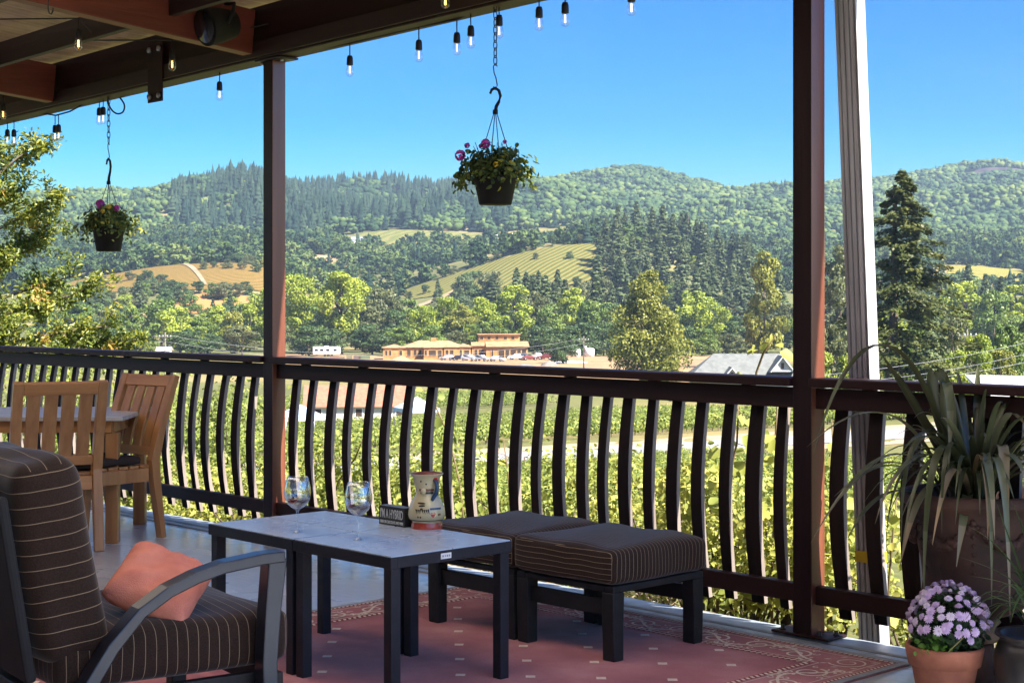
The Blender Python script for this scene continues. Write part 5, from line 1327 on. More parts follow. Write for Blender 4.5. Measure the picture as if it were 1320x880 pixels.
reg('poplar', as_mesh(np_mesh('crown', np.concatenate([V, V2]), np.concatenate([Fq, F2 + len(V)]), PLAIN, tint=np.concatenate([T, T2]))), as_mesh(trunk_mesh(r, C=np.concatenate([C, C2]), k=40, r=.012, top=.9).build('trunk', MT['bark_pale'])))
r = np.random.default_rng(190); V, Fq, T = conifer_crown(r, 26000, .0150, base=.20, R=.225, droop=.36, ragged=.52, flat=.8, nb=175, wf=.26)
mbt = trunk_mesh(r, r=.016, top=.95); mbt.tube([(-.075, .03, -.03), (-.07, .03, .2), (-.05, .02, .5)], [.018, .014, .008], 8)
reg('redwood', as_mesh(np_mesh('crown', V, Fq, PLAIN, tint=T)), as_mesh(mbt.build('trunk', MT['bark'])))

def cs(*c): return [(i / (len(c) - 1), x) for i, x in enumerate(c)]
LM = {
 'lime':   leafmat('lime green foliage', cs((.14, .20, .022), (.26, .32, .034), (.38, .42, .048)), .25),
 'green':  leafmat('mid green foliage', cs((.065, .115, .020), (.12, .18, .032), (.19, .25, .045)), .2),
 'olive':  leafmat('olive foliage', cs((.075, .090, .034), (.115, .13, .048), (.165, .175, .065)), .2),
 'dark':   leafmat('dark green foliage', cs((.036, .068, .022), (.062, .105, .032), (.10, .15, .045)), .15),
 'yellow': leafmat('yellowing foliage', cs((.125, .14, .024), (.20, .21, .034), (.30, .295, .045)), .25),
 'conifer':leafmat('conifer needles', cs((.050, .078, .030), (.095, .13, .050), (.15, .18, .064)), .1),
 'redwood':leafmat('redwood needles', cs((.024, .038, .012), (.058, .074, .018), (.12, .125, .030)), .15),
}
KINDNAME = {'lime': 'lime green', 'green': 'mid green', 'olive': 'grey olive', 'dark': 'dark green', 'yellow': 'yellowing', 'conifer': 'pointed dark'}
TREES = []
def tree(px, top, wpx, D, shape, colr, label=None, band='belt', group=None, cat='tree', name=None, dz=0.0, rz=None):
    X, Y, z = gp(px, D); z -= .3; ht = zat(top, D) - z; wd = wpx / FPX * D
    cm, tm = TM[shape]
    nat = {'r': .86, 't': .62, 'v': .84, 'c': .34, 'p': .76}.get(shape[0], .4)
    if shape == 'redwood': nat = .42
    if shape.startswith('conifer'): nat = .31 + .04 * int(shape[-1])
    sx = wd / nat
    e = thing(name or ('conifer_tree' if colr == 'conifer' else 'broadleaf_tree'), label, cat, (X, Y, z), random.uniform(0, 6.28) if rz is None else rz, group)
    e.scale = (sx, sx, ht)
    c = bpy.data.objects.new('crown', cm); COL.objects.link(c); c.parent = e; c.material_slots[0].link = 'OBJECT'; c.material_slots[0].material = LM[colr]
    t = bpy.data.objects.new('trunk', tm); COL.objects.link(t); t.parent = e
    if label is None: TREES.append((px, D, colr, band, e))
    return e

# landmark trees
tree(1163, 222, 172, 150, 'redwood', 'redwood', 'tall dark conifer standing just right of the white downspout', name='conifer_tree', rz=1.2)
tree(836, 349, 118, 280, 'poplar', 'yellow', 'tall yellow olive tree right of the utility pole, in front of the belt', name='broadleaf_tree', rz=.5)
tree(986, 326, 64, 380, 'tall0', 'yellow', 'yellowing tree partly hidden behind the near porch post')
tree(1082, 318, 66, 330, 'tall2', 'olive', 'olive tree glimpsed between the near porch post and the downspout')
tree(1202, 388, 66, 190, 'conifer3', 'conifer', 'smaller conifer right of the tall dark conifer, above the flax plant', name='conifer_tree')
tree(726, 431, 42, 415, 'round1', 'dark', 'round dark bush tree beside the parked cars right of the framed building')
tree(440, 352, 84, 500, 'vase0', 'lime', 'large spreading lime topped tree with a visible dark trunk')
tree(384, 354, 70, 520, 'vase1', 'lime', 'spreading lime topped tree touching the far porch post on its right')
# valley belt
rt = random.Random(9)
belt = [(100, 392, 50, 'green'), (138, 400, 44, 'olive'), (170, 398, 44, 'green'), (208, 386, 62, 'green'), (232, 396, 54, 'lime'), (258, 408, 44, 'green'), (283, 394, 44, 'lime'), (303, 402, 40, 'yellow'), (322, 392, 44, 'lime'), (345, 372, 44, 'lime'),
        (415, 392, 52, 'green'), (468, 386, 54, 'olive'), (490, 372, 50, 'olive'), (508, 400, 40, 'dark'), (527, 386, 44, 'green'), (548, 394, 40, 'lime'), (572, 383, 54, 'lime'), (597, 392, 42, 'yellow'), (618, 384, 48, 'lime'), (640, 392, 40, 'green'), (664, 368, 56, 'lime'), (690, 376, 46, 'olive'), (712, 392, 44, 'green'), (738, 372, 52, 'lime'), (762, 388, 46, 'green'), (786, 392, 50, 'dark'), (868, 402, 40, 'green'), (897, 376, 60, 'lime'), (926, 396, 44, 'lime'), (948, 408, 40, 'dark'), (1008, 392, 46, 'olive'), (1040, 384, 48, 'green'), (1066, 394, 44, 'olive'), (1112, 388, 46, 'green'), (1150, 396, 44, 'lime'),
        (1222, 384, 56, 'lime'), (1246, 364, 66, 'lime'), (1282, 376, 60, 'green'), (1312, 368, 60, 'lime'), (1345, 372, 60, 'green'), (1385, 380, 60, 'olive'), (60, 396, 50, 'green'), (20, 392, 56, 'lime'), (-30, 390, 60, 'green')]
for i, (px, top, w, colr) in enumerate(belt):
    tree(px, top, w * 1.12, 520 + rt.uniform(-18, 40), ['round0', 'round1', 'tall1', 'round2', 'round3', 'tall2'][i % 6], colr)
front = [(150, 424, 40, 'dark'), (182, 428, 34, 'green'), (244, 424, 40, 'dark'), (268, 430, 36, 'dark'), (312, 420, 46, 'olive'), (398, 420, 44, 'dark'), (428, 424, 36, 'dark'), (480, 418, 50, 'dark'), (517, 422, 40, 'green'), (560, 420, 40, 'green'), (588, 426, 34, 'olive'), (608, 418, 36, 'green'), (634, 414, 40, 'green'), (700, 420, 46, 'dark'), (752, 416, 48, 'dark'), (778, 424, 40, 'dark'), (878, 420, 40, 'dark'), (905, 424, 44, 'green'), (938, 430, 40, 'olive'), (966, 426, 40, 'olive')]
for i, (px, top, w, colr) in enumerate(front): tree(px, top, w * 1.2, 488 + rt.uniform(-8, 16), 'round%d' % (i % 4), colr)
# nearer trees on the right side of the valley
for (px, top, w, D, shp, colr) in ((1180, 420, 52, 210, 'round1', 'green'), (1228, 410, 60, 230, 'round3', 'olive'), (1262, 432, 52, 200, 'round0', 'lime'), (1300, 420, 64, 215, 'round2', 'green'), (1335, 404, 60, 240, 'tall0', 'olive'), (1290, 452, 50, 160, 'round1', 'yellow'), (1236, 452, 46, 165, 'round3', 'lime'), (1120, 430, 50, 210, 'round2', 'yellow'), (1072, 420, 52, 250, 'round0', 'olive'), (1058, 452, 50, 170, 'round1', 'lime'), (1100, 452, 40, 160, 'round3', 'lime'), (1160, 440, 46, 190, 'round2', 'green')):
    tree(px, top, w, D, shp, colr, band='near')
# slope trees between the belt and the crest
n = 0
while n < 225:
    px = rt.uniform(60, 1330); D = rt.uniform(590, 900) if rt.random() < .6 else rt.uniform(570, 740)
    if in_field(px, D) and not (px < 330 and rt.random() < .05): continue
    if 505 < px < 785 and D > 765: continue
    con = .72 if 560 < px < 960 else .22
    if px > 780 and px < 950: D = rt.uniform(640, 905)
    z = h1((px - 660) / FPX * D, D); base = HZ + (CAMH - z) * FPX / D
    if rt.random() < con:
        ht = rt.uniform(17, 30) if px > 640 else rt.uniform(13, 20); tree(px, base - ht * FPX / D, ht * .50 * FPX / D, D, 'conifer%d' % rt.randrange(4), 'conifer', band='slope')
    else:
        ht = rt.uniform(8, 14); tree(px, base - ht * FPX / D, ht * .95 * FPX / D, D, 'round%d' % rt.randrange(4), rt.choice(['green', 'olive', 'dark', 'green', 'lime', 'dark']), band='slope')
    n += 1
for k in range(46):      # the dense conifer knoll left of the near post
    px = rt.uniform(772, 968); D = rt.uniform(760, 935); z = h1((px - 660) / FPX * D, D); base = HZ + (CAMH - z) * FPX / D; ht = rt.uniform(17, 29)
    tree(px, base - ht * FPX / D, ht * rt.uniform(.42, .6) * FPX / D, D, 'conifer%d' % rt.randrange(4), 'conifer', band='slope')
for k in range(24):
    px = rt.uniform(590, 780); D = rt.uniform(640, 760); z = h1((px - 660) / FPX * D, D); base = HZ + (CAMH - z) * FPX / D; ht = rt.uniform(12, 21)
    tree(px, base - ht * FPX / D, ht * rt.uniform(.5, .9) * FPX / D, D, rt.choice(['conifer0', 'conifer2', 'round1', 'round3']), rt.choice(['conifer', 'dark', 'conifer', 'olive']), band='slope')
for (px, D, w, colr) in ((528, 852, 12, 'olive'), (548, 862, 14, 'dark'), (566, 846, 12, 'green'), (590, 838, 14, 'olive'), (612, 826, 13, 'dark'), (634, 832, 16, 'green'), (652, 816, 12, 'olive'), (676, 822, 15, 'dark'), (700, 812, 13, 'olive'), (722, 806, 16, 'green'), (744, 812, 14, 'dark'), (618, 872, 10, 'dark'), (690, 880, 10, 'olive'), (735, 868, 11, 'dark'), (585, 908, 13, 'olive'), (640, 912, 14, 'dark'), (668, 915, 12, 'green'), (712, 915, 15, 'dark'), (748, 912, 14, 'olive')):
    z = h1((px - 660) / FPX * D, D); base = HZ + (CAMH - z) * FPX / D; tree(px, base - w * .9, w, D, 'round%d' % (int(px) % 4), colr, band='slope')
# oaks dotted round the golden vineyard
for (px, D, w, colr) in ((207, 800, 30, 'dark'), (222, 790, 26, 'dark'), (237, 768, 34, 'dark'), (212, 770, 24, 'dark'), (256, 792, 22, 'dark'), (273, 780, 26, 'green'), (290, 776, 30, 'olive'), (304, 782, 24, 'olive'), (317, 790, 22, 'dark'), (120, 776, 22, 'olive'), (140, 770, 22, 'olive'), (160, 778, 24, 'dark'), (178, 765, 26, 'olive'), (196, 790, 22, 'olive'), (150, 965, 20, 'olive'), (176, 968, 24, 'yellow'), (198, 972, 22, 'olive'), (224, 965, 20, 'yellow'), (246, 970, 22, 'olive'), (262, 965, 20, 'dark'), (284, 955, 22, 'dark'), (300, 950, 20, 'dark'), (322, 945, 20, 'olive'), (110, 975, 20, 'olive'), (135, 850, 15, 'olive'), (152, 846, 12, 'green'), (168, 852, 16, 'olive'), (184, 848, 12, 'dark'), (262, 868, 14, 'olive'), (276, 872, 12, 'dark'), (293, 866, 16, 'olive'), (312, 862, 14, 'olive'), (330, 858, 16, 'dark'), (118, 905, 12, 'yellow'), (338, 905, 14, 'yellow')):
    z = h1((px - 660) / FPX * D, D); base = HZ + (CAMH - z) * FPX / D
    tree(px, base - w * .78, w, D, 'round%d' % (int(px) % 4), colr, band='vineyard')
# labels that single each tree out
LAND = [(-999, 150, 'behind the leafy tree'), (150, 262, 'under the left basket'), (262, 337, 'left of the far post'), (337, 480, 'right of the far post'), (480, 610, 'behind the low framed building'), (610, 700, 'behind the tall framed building'), (700, 790, 'between framed buildings and yellow tree'), (790, 900, 'around the yellow olive tree'), (900, 1012, 'left of the near post'), (1012, 1100, 'behind near post and downspout'), (1100, 1225, 'around the tall conifer'), (1225, 9999, 'at the right edge')]
BAND = {'belt': 'valley belt', 'near': 'near valley', 'slope': 'slope', 'vineyard': 'golden vineyard'}
ORD = ['first', 'second', 'third', 'fourth', 'fifth', 'sixth', 'seventh', 'eighth', 'ninth', 'tenth', 'eleventh', 'twelfth', 'thirteenth', 'fourteenth', 'fifteenth', 'sixteenth', 'seventeenth', 'eighteenth', 'nineteenth', 'twentieth'] + ['twenty ' + q for q in ('first', 'second', 'third', 'fourth', 'fifth', 'sixth', 'seventh', 'eighth', 'ninth')] + ['thirtieth'] + ['thirty ' + q for q in ('first', 'second', 'third', 'fourth', 'fifth', 'sixth')]
cnt = {}
for px, D, colr, band, e in sorted(TREES, key=lambda q: q[0]):
    k = next(i for i, (a, b, s) in enumerate(LAND) if a <= px < b); key = (k, colr, band); cnt.setdefault(key, []).append(e)
for (k, colr, band), L in cnt.items():
    for i, e in enumerate(L):
        kn = KINDNAME[colr] + (' conifer' if colr == 'conifer' else ' tree')
        e['label'] = (f"{kn} on the {BAND[band]}, {LAND[k][2]}" if len(L) == 1 else f"{ORD[i]} {kn} on {BAND[band]}, {LAND[k][2]}, counted from left")
        e['group'] = {'belt': 'trees of the valley belt', 'near': 'trees of the near valley', 'slope': 'trees on the slope above the valley', 'vineyard': 'oaks round the golden vineyard'}[band]

# ================================================================== FAR FOREST (one mass)
def far_forest():
    rg = np.random.default_rng(77)
    def ico():
        t = (1 + 5 ** .5) / 2
        v = norm(np.array([(-1, t, 0), (1, t, 0), (-1, -t, 0), (1, -t, 0), (0, -1, t), (0, 1, t), (0, -1, -t), (0, 1, -t), (t, 0, -1), (t, 0, 1), (-t, 0, -1), (-t, 0, 1)], float))
        f = np.array([(0, 11, 5), (0, 5, 1), (0, 1, 7), (0, 7, 10), (0, 10, 11), (1, 5, 9), (5, 11, 4), (11, 10, 2), (10, 7, 6), (7, 1, 8), (3, 9, 4), (3, 4, 2), (3, 2, 6), (3, 6, 8), (3, 8, 9), (4, 9, 5), (2, 4, 11), (6, 2, 10), (8, 6, 7), (9, 8, 1)])
        return v, f
    iv, iff = ico()
    oak, con = [], []
    for k in range(8):      # oaks: lumps + leaf tris
        V, Fc, n = [], [], 0
        for j in range(8):
            c = np.array([rg.normal() * .27, rg.normal() * .27, .32 + .42 * rg.uniform()]) if j else np.array([0, 0, .42])
            s = rg.uniform(.17, .30) if j else .40; v = iv * s * rg.uniform(.55, 1.3, (12, 1)) * [1, 1, .85] + c; V.append(v); Fc.append(iff + n); n += 12
        oak.append((np.concatenate(V), np.concatenate(Fc)))
    for k in range(6):      # conifers: ragged skirts
        V, Fc, n = [], [], 0; L = 7
        for j in range(L):
            z0 = .06 + .80 * j / L; r0 = .17 * (1 - j / L * .86) * rg.uniform(.85, 1.15); m = 8; a0_ = rg.uniform(0, 6)
            ring = [(r0 * rg.uniform(.6, 1.3) * math.cos(a0_ + 6.283 * q / m), r0 * rg.uniform(.6, 1.3) * math.sin(a0_ + 6.283 * q / m), z0 + rg.normal() * .015) for q in range(m)]
            V.append(np.array(ring + [(0, 0, min(1.0, z0 + .24))])); Fc.append(np.array([(q, (q + 1) % m, m) for q in range(m)]) + n); n += m + 1
        con.append((np.concatenate(V), np.concatenate(Fc)))
    leafy = []      # nearer crowns of the mass: loose leaf clumps instead of lumps
    for k in range(8):
        V_, F_, T_, C_, R2_ = cloud_crown(rg, 300, .15, nc=16, base=.06, R=.50, env='round'); f_ = np.concatenate([F_[:, [0, 1, 2]], F_[:, [0, 2, 3]]]); leafy.append((V_, f_, np.concatenate([T_, T_])))
    VV, FF, TT, off = [], [], [], 0
    VC, FC, TC, offc = [], [], [], 0
    N_ = 27000
    u = rg.uniform(0, 1, N_); D = np.sqrt(880 ** 2 + u * (2560 ** 2 - 880 ** 2)); px = rg.uniform(-150, 1470, N_)
    cl = np.sin(px / 37 + 1.3) * np.sin(D / 90 + px / 61) + np.sin(px / 17) * np.sin(D / 47) * .6
    X = (px - 660) / FPX * D; Z = H(X, D); base = HZ + (CAMH - Z) * FPX / D
    for i in range(N_):
        if in_field(px[i], D[i]) : continue
        if 440 < px[i] < 880 and 930 < D[i] < 1080: continue
        ridge = 220 < px[i] < 660 and D[i] > 1430
        pc = .80 if ridge and (cl[i] > -.35) else .12 if D[i] > 2330 else .22 if D[i] > 1800 and cl[i] > -.3 else .10
        c = rg.uniform() < pc
        if c:
            v, f = con[rg.integers(6)]; h_ = rg.uniform(10, 27) * (1.2 if ridge else .8); q_ = rg.uniform(1.0, 1.6); s = np.array([h_ * q_, h_ * q_, h_])
        else:
            near_ = D[i] < 1420; k_ = rg.integers(8); v, f = leafy[k_][:2] if near_ else oak[k_]; h_ = rg.uniform(7, 15) * (1.35 if D[i] > 1700 else 1.0); s = np.array([h_ * 1.1, h_ * 1.1, h_])
        a = rg.uniform(0, 6.283); ca, sa = math.cos(a), math.sin(a)
        w = v * s; w = np.stack([w[:, 0] * ca - w[:, 1] * sa + X[i], w[:, 0] * sa + w[:, 1] * ca + D[i], w[:, 2] + Z[i] - .8], 1)
        t = np.clip(.44 + .24 * rg.normal() + .20 * cl[i] + rg.normal(size=len(f)) * (.05 if c else .11), 0, 1)
        if c: VC.append(w); FC.append(f + offc); TC.append(t); offc += len(w)
        else: VV.append(w); FF.append(f + off); TT.append(t); off += len(w)
    V = np.concatenate(VV + VC); Fq = np.concatenate(FF + [f + off for f in FC]); T = np.concatenate(TT + TC)
    mi = np.concatenate([np.zeros(sum(len(f) for f in FF), int), np.ones(sum(len(f) for f in FC), int)])
    m1 = leafmat('far oak foliage', cs((.024, .050, .021), (.066, .106, .032), (.135, .168, .046)), 0, .8, spec=.1)
    m2 = leafmat('far conifer foliage', cs((.010, .024, .016), (.018, .036, .021), (.034, .055, .028)), 0, .8, spec=.1)
    o = np_mesh('hillside_forest', V, Fq, [m1, m2], tint=T, mi=mi)
    tag(o, 'mixed oak and conifer forest covering the far hillsides', 'forest', None, 'stuff')
far_forest()
# ================================================================== VINE ROWS
MT['vine'] = leafmat('grape vine foliage', cs((.095, .135, .030), (.18, .235, .050), (.30, .34, .075), (.46, .44, .11)), .35)
MT['stake'] = pm('vine stake', (.20, .15, .10), (.12, .09, .06), 4, .9)
def vine_mesh(L, per, leaf, seed, h=1.35):
    rg = np.random.default_rng(seed); n = int(L * per); s = rg.uniform(-L / 2, L / 2, n)
    bump = .18 * np.sin(s * 1.9 + seed) + .16 * np.sin(s * 4.3 + 1)
    th = rg.uniform(0, 6.283, n); rr = rg.uniform(.6, 1.05, n) ** .6
    P = np.stack([s, rr * np.cos(th) * (.48 + .3 * bump), h * .62 + rr * np.sin(th) * (.50 + .4 * bump) + .1 * bump], 1)
    Nn = np.stack([rg.normal(size=n) * .5, np.cos(th), np.sin(th) + .4], 1) + rg.normal(size=(n, 3)) * .4
    V, Fq = leaf_quads(P, Nn, rg.uniform(.7, 1.3, n) * leaf, rg, aspect=.95)
    T = np.clip(.42 + .18 * rg.normal(size=n) + .12 * np.sin(s * .7 + seed), 0, 1)
    mb = MB(); k = int(L / 2.2)
    for i in range(k):
        x = -L / 2 + (i + .5) * L / k; mb.tube([(x, 0, -.2), (x + .02, 0, .55 if i % 3 else h * 1.12)], .035, 5)
    nv = len(V); tv = np.array(mb.V); tf = np.array([f for f in mb.F if len(f) == 4]) + nv
    return (as_mesh(np_mesh('vine_row', np.concatenate([V, tv]), np.concatenate([Fq, tf]), [MT['vine'], MT['stake']], tint=np.concatenate([T, np.full(len(tf), .5)]), mi=np.concatenate([np.zeros(len(Fq), int), np.ones(len(tf), int)]))),)
VF = [vine_mesh(150, 60, .22, s) for s in (1, 2)]; VN = [vine_mesh(46, 1050, .07, s, 1.2) for s in (3, 4)]
def vrow(s, w, meshes, label, group, scale=1.0):
    X, Y = wpt(s, w / math.hypot(.55, .835) * 1.0); z = h1(X, Y)
    e = bpy.data.objects.new('vine_row', meshes[0]); COL.objects.link(e); e.location = (X, Y, z - .05); e.rotation_euler = (0, 0, math.atan2(W1[1], W1[0])); e.scale = (1, scale, scale)
    tag(e, label, 'vines', group)
nrow = 32
for i in range(nrow):
    w = 92.5 + i * 3.3 + (24 if i > 23 else 0)
    vrow(62, w, VF[i % 2], f"{ORD[i]} row of green vines beyond the pale road, counted from the road", 'vine rows beyond the road', 1.15)
for i in range(12):
    w = 27 + i * 3.05
    vrow(18 + i * .9, w, VN[i % 2], f"{ORD[i]} row of vines before the pale road, counted from the porch", 'vine rows between porch and road')

# ================================================================== NEAR PLANTS BELOW THE DECK
MT['oakleaf'] = leafmat('yellow green oak leaves', cs((.045, .070, .014), (.11, .15, .024), (.22, .25, .036), (.38, .34, .05), (.40, .22, .06)), .4, .4, spec=.5)
MT['shrubleaf'] = leafmat('bright shrub leaves', cs((.10, .14, .035), (.21, .265, .06), (.35, .38, .09), (.56, .52, .13)), .45)
def near_tree():
    D = 21.0; X0 = (-150 - 660) / FPX * D; z0 = h1(X0, D)
    t = thing('leafy_tree', 'yellow green leafy tree with bare twigs filling the left edge beyond the railing', 'tree', (X0, D, z0), 0)
    rg = np.random.default_rng(61)
    mb = MB(); tips = []
    def loc(px, py, dy): q = at(px, py, D + dy); return np.array([q[0] - X0, q[1] - D, q[2] - z0])
    mb.tube([(0, 0, -.3), (.03, 0, .7), (.12, .05, 1.6), (.05, 0, 2.9)], [.16, .13, .10, .06], 10)
    ends = [(52, 186, 0), (20, 196, .5), (78, 250, -.3), (92, 282, .2), (30, 240, -.6), (-10, 190, 0), (-50, 200, .6), (-90, 240, 0), (60, 310, .3), (20, 330, -.7), (125, 372, -.2), (110, 352, .5), (150, 420, -.4), (60, 390, -.6), (178, 440, -.2), (100, 440, -.5), (20, 420, -.9), (-40, 330, .2), (-80, 420, -.4), (-140, 300, 0), (-190, 380, 0), (140, 452, .3), (0, 450, -.8), (50, 455, -.9), (-60, 452, -.8), (-120, 190, .3), (-200, 250, 0)]
    P, W = [], []
    for (px, py, dy) in ends:
        e = loc(px, py, dy); s = np.array([.08, 0, min(2.6, max(.5, e[2] * .55))]); m = s * .45 + e * .55 + np.array([0, 0, .12])
        br = [s, s * .7 + m * .3, m, e * .7 + m * .3 + rg.normal(size=3) * .03, e]; mb.tube(br, [.045, .036, .024, .014, .005], 6)
        for q in range(13):
            u = rg.uniform(.35, 1.02); c = br[2] * (1 - u) + e * u if u < 1 else e
            d = rdir(rg, 1)[0] * np.array([1, 1, .8]) * rg.uniform(.12, .36); d[2] += .03; tip = c + d
            mb.tube([c, c + d * .55 + [0, 0, .015], tip], [.006, .004, .002], 4)
            P.append((c, tip))
    mb.build('trunk', MT['bark_pale'], t)
    n_per = 58; PP, DD, TT = [], [], []
    for c, tip in P:
        u = rg.uniform(.15, 1.08, n_per)[:, None]; PP.append(c * (1 - u) + tip * u + rg.normal(size=(n_per, 3)) * .052)
        DD.append(np.tile(tip - c, (n_per, 1)) * 2 + rg.normal(size=(n_per, 3)) * .5)
        base = rg.choice([.25, .4, .5, .62, .95], p=[.26, .34, .24, .12, .04]); TT.append(np.clip(base + rg.normal(size=n_per) * .13, 0, 1))
    PP, DD, TT = np.concatenate(PP), np.concatenate(DD), np.concatenate(TT)
    V, Fq = leaf_tris2(PP, rg.normal(size=PP.shape) * .7 + np.array([0, -.1, .6]), rg.uniform(.045, .095, len(PP)), rg, .42, dirs=DD)
    np_mesh('crown', V, Fq, MT['oakleaf'], t, np.concatenate([TT, TT]))
near_tree()

def shrub(a, b, hgt, rad, n, leaf, seed, label, tmin=0.0, tmax=1.0, name='leafy_shrub'):
    x, y, _ = DK(a, b); z = h1(x, y); rg = np.random.default_rng(seed)
    t = thing(name, label, 'shrub', (x, y, z), rg.uniform(0, 6), 'shrubs below the porch railing')
    nc = 14; C = np.stack([rg.normal(size=nc) * rad * .5, rg.normal(size=nc) * rad * .5, rg.uniform(.25, .9, nc) * hgt], 1); Rc = rg.uniform(.22, .42, nc) * rad
    mb = MB()
    for c in C: mb.tube([(c[0] * .15, c[1] * .15, -.05), c * .5 + np.array([0, 0, .05]), c], [.010, .007, .003], 5)
    mb.build('stems', MT['bark'], t)
    k = rg.integers(0, nc, n); d = rdir(rg, n); P = C[k] + d * (Rc[k] * rg.uniform(.4, 1.15, n))[:, None]; P[:, 2] = np.maximum(P[:, 2], .03)
    V, Fq = leaf_tris2(P, d + rg.normal(size=(n, 3)) * .6 + np.array([0, 0, .4]), rg.uniform(.6, 1.3, n) * leaf, rg, .62)
    T = np.clip(rg.uniform(tmin, tmax, n) * .7 + .3 * rg.uniform(tmin, tmax, nc)[k], 0, 1)
    np_mesh('foliage', V, Fq, MT['shrubleaf'], t, np.concatenate([T, T]))
def a_px(px, b): X, Y = on_b(px, b); return ab(X, Y)[0]
sh = [(215, .75, .52, .45, 'under the railing right of the shaded teak chair', .35, 1), (262, .8, .55, .48, 'under the railing midway between chair and far post', .4, 1), (312, .8, .5, .45, 'under the railing just left of the far post', .4, 1), (170, .9, .6, .5, 'under the railing behind the shaded teak chair', .2, .8), (285, 2.6, 1.05, .8, 'behind the railing left of the far post, taller and darker', .05, .7), (190, 2.8, 1.15, .9, 'behind the railing above the shaded teak chair', .1, .8), (90, 2.6, 1.25, .9, 'behind the railing above the bright teak chair', .1, .75), (20, 2.4, 1.3, .9, 'behind the railing at the left edge', .1, .7),
      (395, 2.2, .9, .7, 'behind the railing and the left wine glass', .1, .8), (455, 2.6, .95, .8, 'behind the railing and the right wine glass', .1, .8), (520, 2.2, .85, .7, 'behind the railing and the box sign', .15, .8), (590, 2.6, .95, .8, 'behind the railing right of the painted jug', .1, .75), (655, 2.2, .80, .7, 'behind the railing and the left ottoman', .15, .85), (725, 2.0, .75, .7, 'behind the railing and the middle of the ottomans', .2, .9), (790, 1.8, .75, .65, 'behind the railing and the right ottoman', .25, .9), (850, 1.6, .80, .6, 'behind the railing at the right ottoman end', .3, 1), (908, 1.35, .85, .5, 'bright yellow, behind the railing left of the near post', .5, 1), (958, 1.25, .95, .5, 'bright yellow, behind the railing close left of the near post', .55, 1), (1005, 1.4, .85, .45, 'bright yellow, directly behind the near porch post', .5, 1), (1075, 1.5, .8, .5, 'behind the railing and the downspout', .4, 1), (1180, 1.4, .6, .5, 'behind the railing and the urn planter', .4, 1)]
for i, (px, b, hg, rd, where, t0, t1) in enumerate(sh):
    shrub(a_px(px, b), b, hg * (.74 if 380 < px < 820 else 1), rd, int(2200 * rd / .6), .036 if b < 1.5 else .042, 300 + i, ('yellow green leafy shrub ' if t0 > .3 else 'green leafy shrub ') + where.replace('bright yellow, ', ''), t0, t1)
# tall single vine shoots rising in front of the view
def shoot(pts, b, seed, label, leaf=.085, t0=.5, t1=1.0, dens=26):
    P = []
    for px, py in pts: X, Y = on_b(px, b); P.append(np.array([X, Y, zat(py, Y)]))
    o = P[0].copy(); o[2] = h1(o[0], o[1]); P = [o] + P if P[0][2] > o[2] else P
    P = [p - o for p in P]; rg = np.random.default_rng(seed)
    t = thing('vine_shoot', label, 'vine', tuple(o), 0, 'tall leafy shoots behind the railing')
    mb = MB(); mb.tube(P, [.009] + [.006] * (len(P) - 2) + [.003], 6)
    seg = np.cumsum([0] + [np.linalg.norm(P[i + 1] - P[i]) for i in range(len(P) - 1)]); Lt = seg[-1]; n = int(Lt * dens)
    s = rg.uniform(.12, 1.0, n) * Lt; C = np.stack([np.interp(s, seg, [p[k] for p in P]) for k in range(3)], 1)
    d = rdir(rg, n); d[:, 2] = d[:, 2] * .5; off = norm(d) * rg.uniform(.02, .07, (n, 1))
    for c, q in zip(C[::2], off[::2]): mb.tube([c, c + q], [.002, .0015], 4)
    mb.build('stem', pm('reddish shoot', (.14, .10, .04), (.09, .06, .025), 20, .7), t)
    V, Fq = leaf_tris2(C + off, d * .4 + np.array([0, -.35, .6]) + rg.normal(size=(n, 3)) * .4, rg.uniform(.55, 1.15, n) * leaf, rg, .85, dirs=d + np.array([0, 0, -.4]))
    T = np.clip(rg.uniform(t0, t1, n), 0, 1); np_mesh('leaves', V, Fq, MT['shrubleaf'], t, np.concatenate([T, T]))
shoot([(960, 700), (966, 600), (972, 520), (975, 480), (984, 455), (1000, 432)], 1.2, 1, 'tallest yellow leafy shoot rising above the rail left of the near post', .085)
shoot([(925, 720), (935, 640), (950, 570), (952, 520)], 1.1, 2, 'yellow leafy shoot behind the staves, second left of the near post', .08)
shoot([(995, 720), (1000, 640), (1000, 560), (1003, 500)], 1.1, 3, 'yellow leafy shoot half hidden by the near post', .08)
shoot([(880, 740), (898, 680), (905, 620), (900, 590)], 1.2, 4, 'short yellow leafy shoot above the right ottoman end', .08)
shoot([(600, 690), (592, 620), (578, 560), (560, 520), (552, 500)], 1.4, 5, 'leafy twig behind the staves above the painted jug', .07, .25, .9, 20)
shoot([(420, 680), (436, 620), (458, 590), (470, 560)], 1.5, 6, 'thin dark leaved twig behind the right wine glass', .055, .1, .5, 16)
shoot([(385, 680), (380, 600), (372, 540), (380, 490)], 1.6, 7, 'leafy twig behind the left wine glass', .06, .2, .8, 18)
shoot([(1068, 740), (1070, 660), (1075, 590), (1072, 540)], 1.2, 8, 'yellow leafy shoot between near post and downspout', .08)
shoot([(1145, 760), (1150, 700), (1156, 640)], 1.0, 9, 'yellow leafy shoot left of the urn planter', .07)
shoot([(660, 690), (655, 610), (648, 560)], 1.8, 10, 'leafy shoot behind the staves above the left ottoman', .07, .3, .9, 18)
shoot([(1195, 800), (1185, 776), (1176, 764)], .5, 11, 'small red tinged sprig beside the terracotta pot', .05, .6, 1.0, 30)

